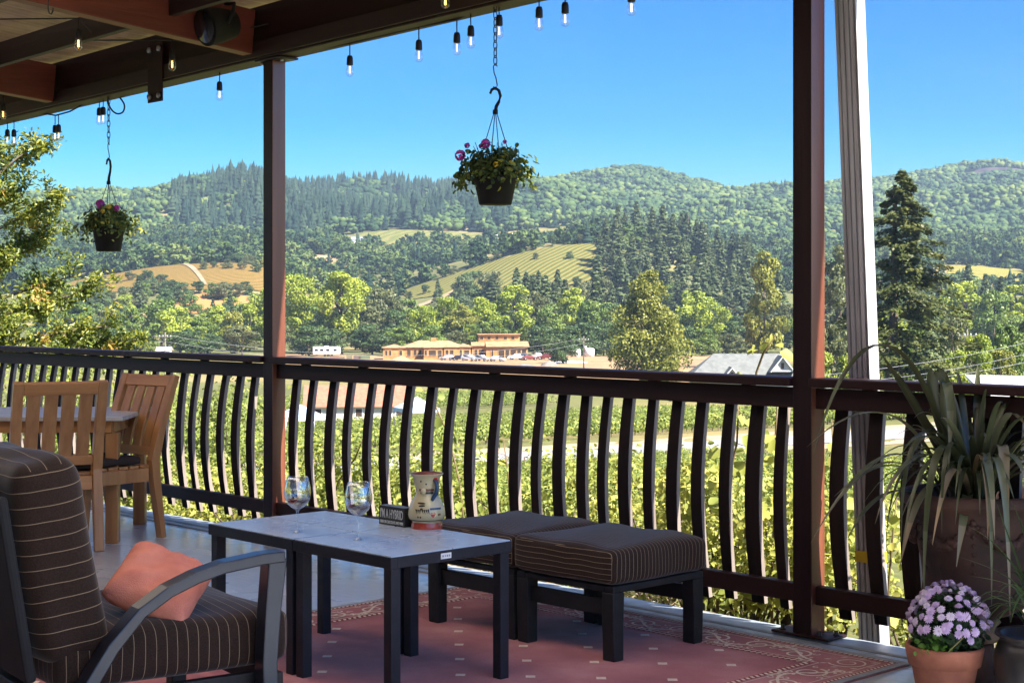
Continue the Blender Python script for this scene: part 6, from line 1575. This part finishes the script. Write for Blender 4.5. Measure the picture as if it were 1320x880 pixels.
# dry straw along the deck edge
def straw():
    rg = np.random.default_rng(9); n = 15000
    a = rg.uniform(-6.5, 1.8, n); b = .13 + rg.uniform(0, 1, n) ** 1.3 * 1.5
    XY = RP + a[:, None] * E1 + b[:, None] * E2; z = H(XY[:, 0], XY[:, 1])
    L = rg.uniform(.10, .34, n); az = rg.uniform(0, 6.283, n); el = rg.uniform(.0, .75, n) ** 1.3
    d = np.stack([np.cos(az) * np.cos(el), np.sin(az) * np.cos(el), np.sin(el)], 1); P0 = np.stack([XY[:, 0], XY[:, 1], z + rg.uniform(0, .10, n) * (b < .9)], 1)
    P1 = P0 + d * L[:, None] * .6; P2 = P0 + d * L[:, None] + np.array([0, 0, -1]) * (L * .25)[:, None]
    s = norm(np.cross(d, rdir(rg, n))) * rg.uniform(.0015, .0035, n)[:, None]
    V = np.stack([P0 - s, P0 + s, P1 + s * .8, P1 - s * .8, P2 + s * .2, P2 - s * .2], 1).reshape(-1, 3); k = (np.arange(n) * 6)[:, None]
    Fq = np.concatenate([k + np.array([0, 1, 2, 3]), k + np.array([3, 2, 4, 5])], 0); T = rg.uniform(0, 1, n)
    o = np_mesh('dry_grass', V, Fq, leafmat('straw', cs((.28, .20, .10), (.46, .36, .20), (.58, .48, .30)), .25), tint=np.concatenate([T, T]))
    tag(o, 'pale dry straw lying along the outer deck edge', 'dry grass', None, 'stuff')
straw()

# ================================================================== BUILDINGS
MT['osb'] = pm('orange strand board', (.50, .26, .09), (.32, .145, .045), .5, .8, .1)
MT['osb_roof'] = pm('pale roof sheathing', (.36, .225, .115), (.26, .155, .075), .6, .8, .1)
MT['void'] = pm('open frame interior', (.05, .028, .015), None, 3, .9)
MT['stud'] = pm('framing lumber', (.52, .34, .16), (.42, .26, .11), 3, .8)
def wall_box(mb, x0, x1, y0, y1, z0, z1): mb.box(((x0 + x1) / 2, (y0 + y1) / 2, (z0 + z1) / 2), (x1 - x0, y1 - y0, z1 - z0))
def opening(par, x, y, z, w, h, nm='window', post=True):
    mb = MB(); mb.box((x, y - .02, z), (w, .08, h)); o = mb.build(nm, MT['void'], par)
    if post:
        mb = MB(); mb.box((x - w / 2, y - .08, z), (.12, .08, h)); mb.box((x + w / 2, y - .08, z), (.12, .08, h)); mb.box((x, y - .08, z - h / 2), (w + .12, .07, .12)); mb.box((x, y - .08, z + h / 2), (w + .12, .07, .12)); mb.build('frame', MT['stud'], o)
    return o
def hip(mb, x0, x1, y0, y1, z, h, ov=.5):
    x0 -= ov; x1 += ov; y0 -= ov; y1 += ov; k = min(x1 - x0, y1 - y0) / 2
    if x1 - x0 >= y1 - y0: r = [(x0 + k, (y0 + y1) / 2), (x1 - k, (y0 + y1) / 2)]
    else: r = [((x0 + x1) / 2, y0 + k), ((x0 + x1) / 2, y1 - k)]
    V = [(x0, y0, z), (x1, y0, z), (x1, y1, z), (x0, y1, z), (*r[0], z + h), (*r[1], z + h)]
    fs = [(0, 1, 5, 4), (1, 2, 5), (2, 3, 4, 5), (3, 0, 4)] if x1 - x0 >= y1 - y0 else [(0, 1, 4), (1, 2, 5, 4), (2, 3, 5), (3, 0, 4, 5)]
    mb.add(V, fs + [(3, 2, 1, 0)])
S = 450 / FPX
def framed_low():
    X, Y, z = gp(549, 452); t = thing('framed_building', 'low unfinished timber framed building with pale hip roofs and orange walls', 'building', (X, Y, z), R_(4))
    mb = MB(); x = lambda p: (p - 549) * S
    wings = [(x(494), x(520), -3, 6), (x(520), x(600), 0, 9), (x(546), x(570), -4.2, 2), (x(572), x(590), -2.6, 3), (x(590), x(607), -1, 8)]
    for i, (a, b, c, d) in enumerate(wings): wall_box(mb, a, b, c, d, -.3, 3.4 + .03 * i)
    mb.build('wall', MT['osb'], t)
    mb = MB(); hip(mb, x(494), x(521), -3, 6, 3.42, .9); hip(mb, x(519), x(600), 0, 9.5, 3.46, 1.9, .6); hip(mb, x(546), x(570), -4.2, 4, 3.51, .9, .5); hip(mb, x(571.5), x(590), -2.6, 4, 3.56, .8, .4); hip(mb, x(590.5), x(607), -1, 8, 3.6, .9, .5)
    mb.build('roof', MT['osb_roof'], t)
    mb = MB(); wall_box(mb, x(556), x(563), 4, 5.4, 4.6, 6.2); mb.build('chimney_frame', MT['osb'], t)
    for (p, y, zz, w, h) in ((498, -3, 1.9, .8, 1.6), (503, -3, 1.9, .8, 1.6), (516.5, -3, 1.9, .9, 1.6), (527, 0, 1.8, 1.2, 2.0), (535, 0, 1.8, 1.0, 1.9), (541, 0, 1.8, 1.0, 2.0), (548.5, -4.2, 1.9, .8, 1.7), (557, -4.2, 1.9, 2.2, 1.8), (566.5, -4.2, 1.6, 1.2, 2.4), (576, -2.6, 1.5, .9, 2.6), (582, -2.6, 1.5, 1.2, 2.6), (594, -1, 1.6, .8, 2.4), (601.5, -1, 1.9, 1.6, 1.6)):
        opening(t, x(p), y, zz, w, h)
framed_low()
def framed_tall():
    X, Y, z = gp(645, 456); t = thing('framed_building', 'taller unfinished timber framed building with clerestory beside the parked cars', 'building', (X, Y, z), R_(3))
    x = lambda p: (p - 645) * S
    mb = MB(); wall_box(mb, x(608), x(680), 0, 10, -.3, 3.7); wall_box(mb, x(617), x(671), 3, 9, 3.7, 7.0); wall_box(mb, x(626), x(680), -3, 0, -.3, 3.55); mb.build('wall', MT['osb'], t)
    mb = MB()
    mb.add([(x(607), -.6, 3.75), (x(625.5), -.6, 3.75), (x(625.5), 3, 4.7), (x(607), 3, 4.7), (x(607), -.6, 3.9), (x(625.5), -.6, 3.9), (x(625.5), 3, 4.85), (x(607), 3, 4.85)], [(4, 5, 6, 7), (0, 1, 5, 4), (3, 2, 1, 0), (1, 2, 6, 5), (2, 3, 7, 6), (3, 0, 4, 7)])
    mb.add([(x(625.6), -3.7, 3.6), (x(682), -3.7, 3.6), (x(682), 3, 4.9), (x(625.6), 3, 4.9), (x(625.6), -3.7, 3.76), (x(682), -3.7, 3.76), (x(682), 3, 5.06), (x(625.6), 3, 5.06)], [(4, 5, 6, 7), (0, 1, 5, 4), (3, 2, 1, 0), (1, 2, 6, 5), (2, 3, 7, 6), (3, 0, 4, 7)])
    mb.box((x(644), 6, 7.12), (x(672.5) - x(615.5), 7.4, .22)); mb.build('roof', MT['osb_roof'], t)
    for p in (621, 630.5, 641, 652, 662): opening(t, x(p), 3, 6.0, 1.1, .9)
    for (p, y, w, h, zz) in ((613, 0, 1.0, 1.7, 1.9), (620, 0, 1.6, 2.6, 1.5), (634, -3, .7, 2.6, 1.5), (646, -3, 2.0, 2.5, 1.5), (653.5, -3, 1.6, 2.5, 1.5), (661, -3, 2.2, 1.6, 1.9), (668, -3, 1.4, 1.6, 1.9), (675, -3, 1.4, 2.0, 1.8)): opening(t, x(p), y, zz, w, h)
framed_tall()
MT['greyroof'] = pm('weathered grey shingle roof', (.155, .165, .155), (.11, .118, .112), 1.2, .85, .2, bscale=8)
MT['greywall'] = pm('pale grey siding', (.42, .43, .44), (.36, .37, .38), 2, .7, stretch=(.2, .2, 8))
def gable_house(px, D, w, d, hw, hr, label, roofm, wallm, rz=0.0, dormers=(), name='house', zoff=0.0):
    X, Y, z = gp(px, D); t = thing(name, label, 'house', (X, Y, z + zoff), rz)
    mb = MB(); wall_box(mb, -w / 2, w / 2, -d / 2, d / 2, -.5, hw)
    for sx in (-1, 1): mb.add([(sx * w / 2, -d / 2, hw), (sx * w / 2, d / 2, hw), (sx * w / 2, 0, hw + hr * .96)], [(0, 1, 2)])
    mb.build('wall', wallm, t)
    mb = MB(); o = .5; e = .14
    for s in (-1, 1):
        a = [(-w / 2 - o, s * (d / 2 + o), hw - o * hr / (d / 2)), (w / 2 + o, s * (d / 2 + o), hw - o * hr / (d / 2)), (w / 2 + o, 0, hw + hr), (-w / 2 - o, 0, hw + hr)]
        b = [(q[0], q[1], q[2] + e) for q in a]; mb.add(a + b, [(4, 5, 6, 7), (3, 2, 1, 0), (0, 1, 5, 4), (1, 2, 6, 5), (3, 0, 4, 7)])
    mb.build('roof', roofm, t)
    for x in np.linspace(-w / 2 + 1.5, w / 2 - 1.5, max(2, int(w / 4))):
        mb = MB(); mb.box((x, -d / 2 - .02, hw * .55), (1.0, .08, 1.2)); f = mb.build('window', MT['white'], t); mb = MB(); mb.box((x, -d / 2 - .065, hw * .55), (.82, .02, 1.02)); mb.build('pane', MT['void'], f)
    return t
def big_house():
    X, Y, z = gp(952, 250); t = thing('house', 'grey roofed house with white trimmed gables in front of the valley trees', 'house', (X, Y, z), R_(-3))
    s = 250 / FPX; x = lambda p: (p - 952) * s; zz = lambda py: zat(py, 250) - z
    mb = MB(); wall_box(mb, x(892), x(1022), -4, 6, -.5, zz(488)); mb.build('wall', MT['greywall'], t)
    # main roof: ridge from 925 to 1005, hipped on the left
    mb = MB(); ze = zz(490); zr = zz(456)
    mb.add([(x(880), -5, ze), (x(1026), -5, ze), (x(1012), 1.5, zr), (x(921), 1.5, zr), (x(880), 8, ze), (x(1026), 8, ze)], [(0, 1, 2, 3), (0, 3, 4), (4, 3, 2, 5), (1, 5, 2), (0, 4, 5, 1)])
    mb.build('roof', MT['greyroof'], t)
    def gable(pc, hwpx, ytop, ybase, yf):
        mb = MB(); mb.add([(x(pc - hwpx), yf, zz(ybase)), (x(pc + hwpx), yf, zz(ybase)), (x(pc), yf, zz(ytop)), (x(pc - hwpx), yf + 5, zz(ybase)), (x(pc + hwpx), yf + 5, zz(ybase)), (x(pc), yf + 5, zz(ytop))], [(0, 1, 2)]); g = mb.build('gable', MT['greywall'], t)
        mb = MB()
        for sgn in (-1, 1):
            a = [(x(pc + sgn * (hwpx + 3)), yf - .35, zz(ybase + 2.6)), (x(pc), yf - .35, zz(ytop)), (x(pc), yf + 6, zz(ytop)), (x(pc + sgn * (hwpx + 3)), yf + 6, zz(ybase + 2.6))]; b = [(q[0], q[1], q[2] + .2) for q in a]
            mb.add(a + b, [(4, 5, 6, 7), (3, 2, 1, 0), (0, 1, 5, 4), (2, 3, 7, 6)])
        mb.build('gable_roof', MT['greyroof'], g)
        mb = MB()
        for sgn in (-1, 1): mb.bar((x(pc + sgn * (hwpx + 2)), yf - .45, zz(ybase + 1.6)), (x(pc), yf - .45, zz(ytop) + .1), .12, .3, up=(0, 1, 0))
        mb.bar((x(pc - hwpx), yf - .38, zz(ybase)), (x(pc + hwpx), yf - .38, zz(ybase)), .1, .2); mb.build('trim', MT['white'], g)
        mb = MB(); mb.box((x(pc), yf - .05, zz(ytop + (ybase - ytop) * .62)), (.45, .06, .9)); mb.build('vent', MT['void'], g)
    gable(939, 12, 473, 487, -6.5); gable(1003, 13, 459, 476, -5.5)
big_house()
gable_house(470, 1330, 22, 9, 4.0, 2.5, 'white farmhouse high on the left hillside meadow', pm('slate farm roof', (.22, .25, .30), None, 3, .6), MT['white'], R_(8))
gable_house(655, 1345, 20, 8, 3.0, 1.5, 'long white roofed shed on the far meadow under the middle basket', MT['white'], pm('shed wall', (.35, .30, .22), None, 3, .8), R_(-5), name='farm_shed')
gable_house(806, 1520, 16, 9, 3.5, 2.0, 'small white roofed barn beside the far green field', MT['white'], pm('barn wall', (.30, .26, .2), None, 3, .8), R_(10), name='barn')
gable_house(212, 480, 3.6, 3, 2.0, .8, 'small white shed behind the left utility pole', MT['white'], MT['white'], 0, name='shed')
# terracotta roofed barn glimpsed through the staves
gable_house(463, 207, 13.5, 8, 2.2, 2.3, 'terracotta roofed farm building seen between the staves above the wine glasses', pm('terracotta tiles', (.34, .145, .085), (.25, .10, .06), 2, .8, .2), pm('cream wall', (.62, .56, .46), None, 3, .8), R_(5), name='farm_building')
def canopy(px, py, D, w, label):
    X, Y, z = gp(px, D); zt = zat(py, D) - z; t = thing('canopy_tent', label, 'canopy', (X, Y, z), .4, 'pale blue canopy tents between the vines')
    mb = MB(); mb.add([(-w / 2, -w / 2, zt - 1), (w / 2, -w / 2, zt - 1), (w / 2, w / 2, zt - 1), (-w / 2, w / 2, zt - 1), (0, 0, zt)], [(0, 1, 4), (1, 2, 4), (2, 3, 4), (3, 0, 4)])
    for q in range(4):
        a = [(-w / 2, -w / 2), (w / 2, -w / 2), (w / 2, w / 2), (-w / 2, w / 2)]; p, r = a[q], a[(q + 1) % 4]
        mb.add([(*p, zt - 1.35), (*r, zt - 1.35), (*r, zt - 1), (*p, zt - 1)], [(0, 1, 2, 3)])
    mb.build('cover', pm('pale blue cloth', (.55, .66, .78), (.48, .58, .70), 2, .7), t)
    for sx in (-1, 1):
        for sy in (-1, 1): mb = MB(); mb.tube([(sx * w / 2, sy * w / 2, 0), (sx * w / 2, sy * w / 2, zt - 1)], .04, 6); mb.build('leg', MT['steel'], t)
canopy(387, 521, 140, 3.6, 'pale blue canopy tent seen right of the far post'); canopy(537, 511, 140, 3.2, 'pale blue canopy tent seen above the painted jug')
def carport():
    D = 66; X, Y, z = gp(1330, D); zt = zat(486, D) - z
    t = thing('carport', 'low white roofed carport at the right edge behind the rail', 'carport', (X, Y, z), R_(6))
    mb = MB(); w = 6.2; mb.add([(-w / 2, -2.5, zt - .55), (w / 2, -2.5, zt - .5), (w / 2, 2.5, zt - .1), (-w / 2 + 1.2, 2.5, zt), (-w / 2, -2.5, zt - .67), (w / 2, -2.5, zt - .62), (w / 2, 2.5, zt - .22), (-w / 2 + 1.2, 2.5, zt - .12)], [(0, 1, 2, 3), (7, 6, 5, 4), (4, 5, 1, 0), (5, 6, 2, 1), (6, 7, 3, 2), (7, 4, 0, 3)])
    mb.build('roof', MT['white'], t)
    for sx in (-1, 1):
        for sy in (-1, 1): mb = MB(); mb.box((sx * (w / 2 - .9), sy * 2.2, (zt - .75) / 2), (.14, .14, zt - .75)); mb.build('post', MT['stud'], t)
carport()

# ================================================================== VEHICLES
MT['tyre'] = pm('tyre rubber', (.015, .015, .015), None, 5, .8); MT['carglass'] = pm('tinted car glass', (.02, .025, .03), None, 5, .08)
MT['lampglass'] = pm('lamp glass', (.6, .6, .55), None, 5, .1)
def carpaint(n, c): return pm(n, c, tuple(x * .95 for x in c), 3, .25, coat=.6)
def car_meshes(kind):
    L, Wd = (4.6, 1.8) if kind != 'pickup' else (5.4, 1.9)
    prof = {'suv': [(-2.3, .45), (-2.3, .95), (-2.15, 1.05), (-1.95, 1.62), (-1.6, 1.72), (.3, 1.72), (.95, 1.1), (2.1, .98), (2.3, .8), (2.3, .4)],
            'sedan': [(-2.3, .42), (-2.3, .92), (-1.7, 1.0), (-1.0, 1.42), (.2, 1.42), (.95, .98), (2.15, .86), (2.3, .7), (2.3, .38)],
            'pickup': [(-2.7, .5), (-2.7, 1.1), (-.7, 1.1), (-.65, 1.78), (.6, 1.78), (1.2, 1.15), (2.5, 1.05), (2.7, .85), (2.7, .45)]}[kind]
    n = len(prof); V = [(x, s * Wd / 2 * (.86 if z > 1.2 else 1.0), z) for s in (-1, 1) for x, z in prof]
    fs = [tuple(range(n)), tuple(range(2 * n - 1, n - 1, -1))] + [(i, (i + 1) % n, n + (i + 1) % n, n + i)[::-1] for i in range(n)]
    mb = MB(); mb.add(V, fs); body = as_mesh(mb.build('body', PLAIN))
    mb = MB(); xs = {'suv': (-1.75, .55), 'sedan': (-1.15, .6), 'pickup': (-.5, .9)}[kind]; zt = {'suv': 1.62, 'sedan': 1.34, 'pickup': 1.68}[kind]; zb = {'suv': 1.08, 'sedan': 1.0, 'pickup': 1.18}[kind]
    for s in (-1, 1):
        y0, y1 = s * (Wd / 2 * .93 + .03), s * (Wd / 2 * .86 + .03); mb.add([(xs[0], y0, zb), (xs[1], y0, zb), (xs[1] - .45, y1, zt), (xs[0] + .15, y1, zt)], [(0, 1, 2, 3)])
    mb.add([(xs[1] + .38, -.7, zb), (xs[1] + .38, .7, zb), (xs[1] - .22, .64, zt), (xs[1] - .22, -.64, zt)], [(0, 1, 2, 3)]); win = as_mesh(mb.build('windows', MT['carglass']))
    mb = MB(); mb.tube([(0, -.12, 0), (0, .12, 0)], .36, 16); whl = as_mesh(mb.build('wheel', MT['tyre'])); mb = MB(); mb.tube([(0, -.13, 0), (0, .13, 0)], .2, 12); rim = as_mesh(mb.build('rim', MT['steel']))
    mb = MB(); mb.box((0, 0, 0), (.08, .36, .16)); hl = as_mesh(mb.build('headlight', MT['lampglass']))
    return body, win, whl, rim, hl, L, Wd
CM = {k: car_meshes(k) for k in ('suv', 'sedan', 'pickup')}
def lk(name, me, par, loc=(0, 0, 0)):
    o = bpy.data.objects.new(name, me); COL.objects.link(o); o.parent = par; o.location = loc; return o
def car(px, D, kind, paint, rz, label):
    X, Y, z = gp(px, D); t = thing('parked_car' if kind != 'pickup' else 'pickup_truck', label, 'car' if kind != 'pickup' else 'pickup truck', (X, Y, z + .08), rz, 'vehicles parked by the framed buildings')
    b, w, wh, ri, hl, L, Wd = CM[kind]; o = lk('body', b, t); o.material_slots[0].link = 'OBJECT'; o.material_slots[0].material = paint; lk('windows', w, t)
    for sx in (-1, 1):
        for sy in (-1, 1): q = lk('wheel', wh, t, (sx * L * .31, sy * (Wd / 2 - .1), .36)); lk('rim', ri, q)
    for sy in (-1, 1): lk('headlight', hl, t, (L / 2 - .01, sy * .6, .74))
P_W = carpaint('white car paint', (.72, .73, .74)); P_D = carpaint('dark blue car paint', (.03, .035, .06)); P_S = carpaint('silver car paint', (.45, .47, .50)); P_R = carpaint('dark red car paint', (.16, .03, .025)); P_G = carpaint('charcoal car paint', (.07, .07, .08))
for (px, D, k, p, rz, lab) in ((577, 442, 'sedan', P_W, 2.6, 'small white sedan in front of the low framed building'), (593, 438, 'sedan', P_D, -.5, 'dark blue sedan left of the white parked cars'), (605, 436, 'suv', P_W, -.6, 'white suv, first of three pale cars by the tall framed building'), (621, 434, 'suv', P_S, -.6, 'silver suv, middle of three pale cars by the tall framed building'), (641, 432, 'sedan', P_W, -.5, 'white sedan, right of three pale cars by the tall framed building'),
                               (667, 446, 'pickup', P_W, 2.9, 'white pickup truck in front of the tall framed building'), (677, 449, 'suv', P_G, .3, 'charcoal suv behind the white pickup truck'), (693, 452, 'pickup', P_S, .2, 'silver pickup truck right of the tall framed building'), (703, 446, 'suv', P_R, 2.9, 'dark red suv beside the round dark bush tree'), (683, 443, 'sedan', P_R, .2, 'dark red sedan between the two pale pickup trucks')):
    car(px, D, k, p, rz, lab)
def trailer():
    X, Y, z = gp(421, 470); t = thing('travel_trailer', 'long white travel trailer parked under the lime topped trees', 'trailer', (X, Y, z + .1), R_(4))
    mb = MB(); mb.box((0, 0, 1.9), (8.2, 2.5, 2.3)); mb.build('body', MT['white'], t, bevel=.3)
    for x in (-3, -1.4, .4, 2.6): mb = MB(); mb.box((x, -1.27, 2.1), (1.0, .05, .7)); mb.build('window', MT['carglass'], t)
    mb = MB(); mb.box((1.5, -1.27, 1.7), (.7, .04, 1.7)); mb.build('door', pm('grey door', (.5, .52, .55), None, 3, .5), t)
    mb = MB(); mb.box((0, 0, 3.15), (1.2, 1, .3)); mb.build('roof_unit', MT['white'], t, bevel=.05)
    for x in (-.5, .5): mb = MB(); mb.tube([(x, -1.2, .38), (x, 1.2, .38)], .38, 14); mb.build('wheel', MT['tyre'], t)
    mb = MB(); mb.bar((-4.1, 0, .75), (-5.6, 0, .6), .1, .12); mb.build('hitch', MT['iron'], t)
trailer()
def pile(px, D, r, h, m, label, name='dirt_pile', seed=0):
    X, Y, z = gp(px, D); rg = np.random.default_rng(seed); mb = MB()
    mb.lathe([(r * 1.1, -.2), (r, .05), (r * .7, h * .5), (r * .3, h * .9), (0, h)], 18, flute=lambda a, zz: .12 * math.sin(3 * a + seed) + .08 * math.sin(7 * a + zz)); o = mb.build(name, m); o.location = (X, Y, z); tag(o, label, 'pile')
MT['pilegrey'] = pm('grey gravel', (.22, .19, .16), (.15, .13, .11), .8, .95, .5); MT['piletan'] = pm('tan spoil', (.34, .24, .14), (.26, .17, .09), .5, .95, .5)
pile(708, 400, 2.4, 1.3, MT['pilegrey'], 'grey gravel heap in front of the round dark bush tree', seed=1); pile(676, 395, 2.6, .8, MT['pilegrey'], 'low grey gravel heap below the parked pickup trucks', seed=2); pile(517, 436, 3.0, 1.3, MT['piletan'], 'pale spoil heap before the low framed building', seed=3); pile(735, 425, 5, .5, MT['white'], 'flat white sheeted stack beside the round dark bush tree', 'sheeted_stack', 4)
pile(905, 330, 4, 1.5, MT['piletan'], 'tan spoil heap behind the grey roofed house', seed=5)
def lumber(px, D, label, n, seed):
    X, Y, z = gp(px, D); rg = random.Random(seed); t = thing('lumber_stack', label, 'lumber stack', (X, Y, z), .1, 'building material stacks')
    for k in range(n): mb = MB(); w = rg.uniform(1.5, 3); mb.box((-n * 1.1 + k * 2.3, rg.uniform(-1, 1), .5), (w, 1.2, rg.uniform(.7, 1.3))); mb.build('bundle', pm('bundle', (rg.uniform(.1, .35), rg.uniform(.09, .2), .08), None, 3, .8), t)
lumber(465, 452, 'brown lumber stack left of the low framed building', 3, 1); lumber(424, 446, 'mixed dark building material in front of the white trailer', 5, 2)
def tank(px, D, label):
    X, Y, z = gp(px, D); mb = MB(); mb.lathe([(0, -.1), (1.5, -.1), (1.5, 2.2), (1.2, 2.6), (0, 2.8)], 20); o = mb.build('water_tank', MT['white']); o.location = (X, Y, z); tag(o, label, 'tank', 'white water tanks')
tank(742, 470, 'white water tank left of the utility pole'); tank(760, 474, 'white water tank just right of the utility pole')

# ================================================================== POLES AND WIRES
MT['polewood'] = pm('grey utility pole', (.19, .165, .14), (.13, .11, .09), 3, .9, stretch=(4, 4, .4))
def pole(px, D, top, label, r=.15, xf=True):
    X, Y, z = gp(px, D); h = zat(top, D) - z; t = thing('utility_pole', label, 'utility pole', (X, Y, z), 0, 'wooden utility poles in the valley')
    mb = MB(); mb.tube([(0, 0, -.3), (0, 0, h)], [r * 1.15, r * .75], 12); mb.build('pole', MT['polewood'], t)
    mb = MB(); mb.box((0, -.16, h - .9), (2.4, .1, .12)); mb.bar((-.6, -.16, h - .95), (0, -.16, h - 1.7), .05, .05, up=(0, 1, 0)); mb.bar((.6, -.16, h - .95), (0, -.16, h - 1.7), .05, .05, up=(0, 1, 0)); mb.build('crossarm', MT['polewood'], t)
    for x in (-1.1, -.4, .4, 1.1): mb = MB(); mb.lathe([(.05, 0), (.09, .06), (.06, .12), (.09, .18), (.03, .26), (0, .26)], 10, c=(x, -.16, h - .84)); mb.build('insulator', MT['white'], t)
    if xf: mb = MB(); mb.lathe([(0, 0), (.28, .02), (.28, .95), (.2, 1.02), (0, 1.04)], 14, c=(.42, -.1, h - 3.4)); mb.build('transformer', MT['white'], t)
    return np.array([X, Y, z + h])
p1 = pole(752.5, 370, 433, 'utility pole with white transformer between bush tree and tall yellow tree'); p2 = pole(213, 300, 428, 'utility pole standing above the rail under the left hanging basket', xf=False); p3 = pole(1247, 210, 424, 'utility pole among the trees near the right edge', .11, False)
def wire(a, b, sag, label, r=.022):
    a, b = np.array(a), np.array(b); pts = [tuple(a * (1 - t) + b * t - np.array([0, 0, sag * 4 * t * (1 - t)])) for t in np.linspace(0, 1, 25)]
    mb = MB(); mb.tube(pts, r, 5); o = mb.build('power_line', MT['wirem']); tag(o, label, 'power line', 'overhead power lines')
MT['wirem'] = pm('weathered cable', (.30, .31, .32), None, 3, .5)
off = np.array([0, 0, -.55])
wire(p2 + off, p1 + off, 4.0, 'power line running from the left pole to the middle pole'); wire(p2 + off * 3.2, p1 + off * 3.2, 4.2, 'lower cable running from the left pole to the middle pole')
wire(np.array(at(-300, 436, 290)), p2 + off, 2, 'power line leaving the left pole towards the left edge'); wire(np.array(at(-300, 446, 290)), p2 + off * 3.2, 2, 'lower cable leaving the left pole towards the left edge')
wire(p1 + off, np.array(at(1150, 468, 260)), 2.5, 'power line from the middle pole behind the yellow olive tree'); wire(p1 + off * 3, np.array(at(1150, 476, 260)), 2.5, 'lower cable from the middle pole behind the yellow olive tree')
wire(np.array(at(960, 490, 120)), np.array(at(1420, 415, 150)), 1.0, 'upper power line rising to the right edge before the conifer', .016); wire(np.array(at(960, 500, 120)), np.array(at(1420, 428, 150)), 1.2, 'middle power line rising to the right edge before the conifer', .016); wire(np.array(at(960, 504, 110)), np.array(at(1420, 442, 140)), 1.0, 'lower power line rising to the right edge before the conifer', .016)

# ================================================================== LIGHT, SKY, CAMERA
EL = R_(48); g = math.cos(R_(7)) * E1 + math.sin(R_(7)) * E2
sd_ = Vector((g[0] * math.cos(EL), g[1] * math.cos(EL), math.sin(EL)))
sl = bpy.data.lights.new('sun', 'SUN'); sl.energy = 4.8; sl.angle = R_(.53); sl.color = (1.0, .93, .82)
so = bpy.data.objects.new('sun', sl); COL.objects.link(so); so.rotation_euler = sd_.to_track_quat('Z', 'Y').to_euler(); so.location = (30, -30, 60)
w = bpy.data.worlds.new('World'); SC.world = w; w.use_nodes = True; nt = w.node_tree; nt.nodes.clear()
out = nt.nodes.new('ShaderNodeOutputWorld'); bg = nt.nodes.new('ShaderNodeBackground'); sk = nt.nodes.new('ShaderNodeTexSky')
sk.sky_type = 'NISHITA'; sk.sun_disc = False; sk.sun_elevation = EL; sk.sun_rotation = math.atan2(g[0], g[1]); sk.altitude = 100; sk.air_density = 1.0; sk.dust_density = 1.7; sk.ozone_density = 3.0
hs = nt.nodes.new('ShaderNodeHueSaturation'); hs.inputs['Saturation'].default_value = 2.2; hs.inputs['Value'].default_value = .43; hs.inputs['Hue'].default_value = .490
nt.links.new(sk.outputs[0], hs.inputs['Color']); gm = nt.nodes.new('ShaderNodeGamma'); gm.inputs[1].default_value = 1.6; nt.links.new(hs.outputs[0], gm.inputs[0]); 
tcw = nt.nodes.new('ShaderNodeTexCoord'); mpw = nt.nodes.new('ShaderNodeMapping'); mpw.inputs['Scale'].default_value = (2.2, 2.2, 9); nzw = nt.nodes.new('ShaderNodeTexNoise'); nzw.inputs['Scale'].default_value = 1.6; nzw.inputs['Detail'].default_value = 5
nt.links.new(tcw.outputs['Generated'], mpw.inputs[0]); nt.links.new(mpw.outputs[0], nzw.inputs['Vector'])
mrw = nt.nodes.new('ShaderNodeMapRange'); mrw.inputs[1].default_value = .45; mrw.inputs[2].default_value = .8; mrw.inputs[3].default_value = 0.0; mrw.inputs[4].default_value = .12; nt.links.new(nzw.outputs[0], mrw.inputs[0])
mxw = nt.nodes.new('ShaderNodeMix'); mxw.data_type = 'RGBA'; mxw.inputs[7].default_value = (1.6, 2.2, 2.9, 1); nt.links.new(mrw.outputs[0], mxw.inputs[0]); nt.links.new(gm.outputs[0], mxw.inputs[6]); nt.links.new(mxw.outputs[2], bg.inputs[0]); nt.links.new(bg.outputs[0], out.inputs[0]); bg.inputs[1].default_value = .08

cd_ = bpy.data.cameras.new('camera'); cd_.sensor_width = 36; cd_.lens = FPX / 1320 * 36; cd_.shift_y = -(440 - HZ) / 1320; cd_.clip_start = .05; cd_.clip_end = 20000
co_ = bpy.data.objects.new('camera', cd_); COL.objects.link(co_); co_.location = (0, 0, CAMH); co_.rotation_euler = (R_(90), 0, 0); SC.camera = co_

HAZE = 0.00012
if HAZE:
    mb = MB(); mb.box((0, 0, 145), (10200, 10200, 340))
    m, nt, out = newmat('thin blue air'); pv = nt.nodes.new('ShaderNodeVolumePrincipled'); pv.inputs['Color'].default_value = (.58, .79, 1.0, 1); pv.inputs['Density'].default_value = HAZE; pv.inputs['Anisotropy'].default_value = .2
    nt.links.new(pv.outputs[0], out.inputs['Volume']); hz = mb.build('haze', m); tag(hz, 'thin blue air over the valley', 'haze', None, 'stuff')
SC.render.engine = 'CYCLES'; c = SC.cycles
c.use_denoising = True; c.max_bounces = 8; c.diffuse_bounces = 5; c.glossy_bounces = 3; c.transmission_bounces = 8; c.transparent_max_bounces = 8; c.volume_bounces = 0
c.sample_clamp_indirect = 6; c.caustics_reflective = False; c.caustics_refractive = False
SC.view_settings.view_transform = 'Standard'; SC.view_settings.look = 'None'; SC.view_settings.gamma = 1; SC.view_settings.exposure = 2.0
# pillow pose
pil.matrix_world = Matrix.Translation((-1.01, 4.46, .512)) @ Matrix.Rotation(R_(22), 4, 'Z') @ Matrix.Rotation(R_(30), 4, 'X') @ Matrix.Rotation(R_(-30), 4, 'Z') @ Matrix.Rotation(R_(8), 4, 'Y') @ Matrix.Diagonal((.60, .60, .85, 1))
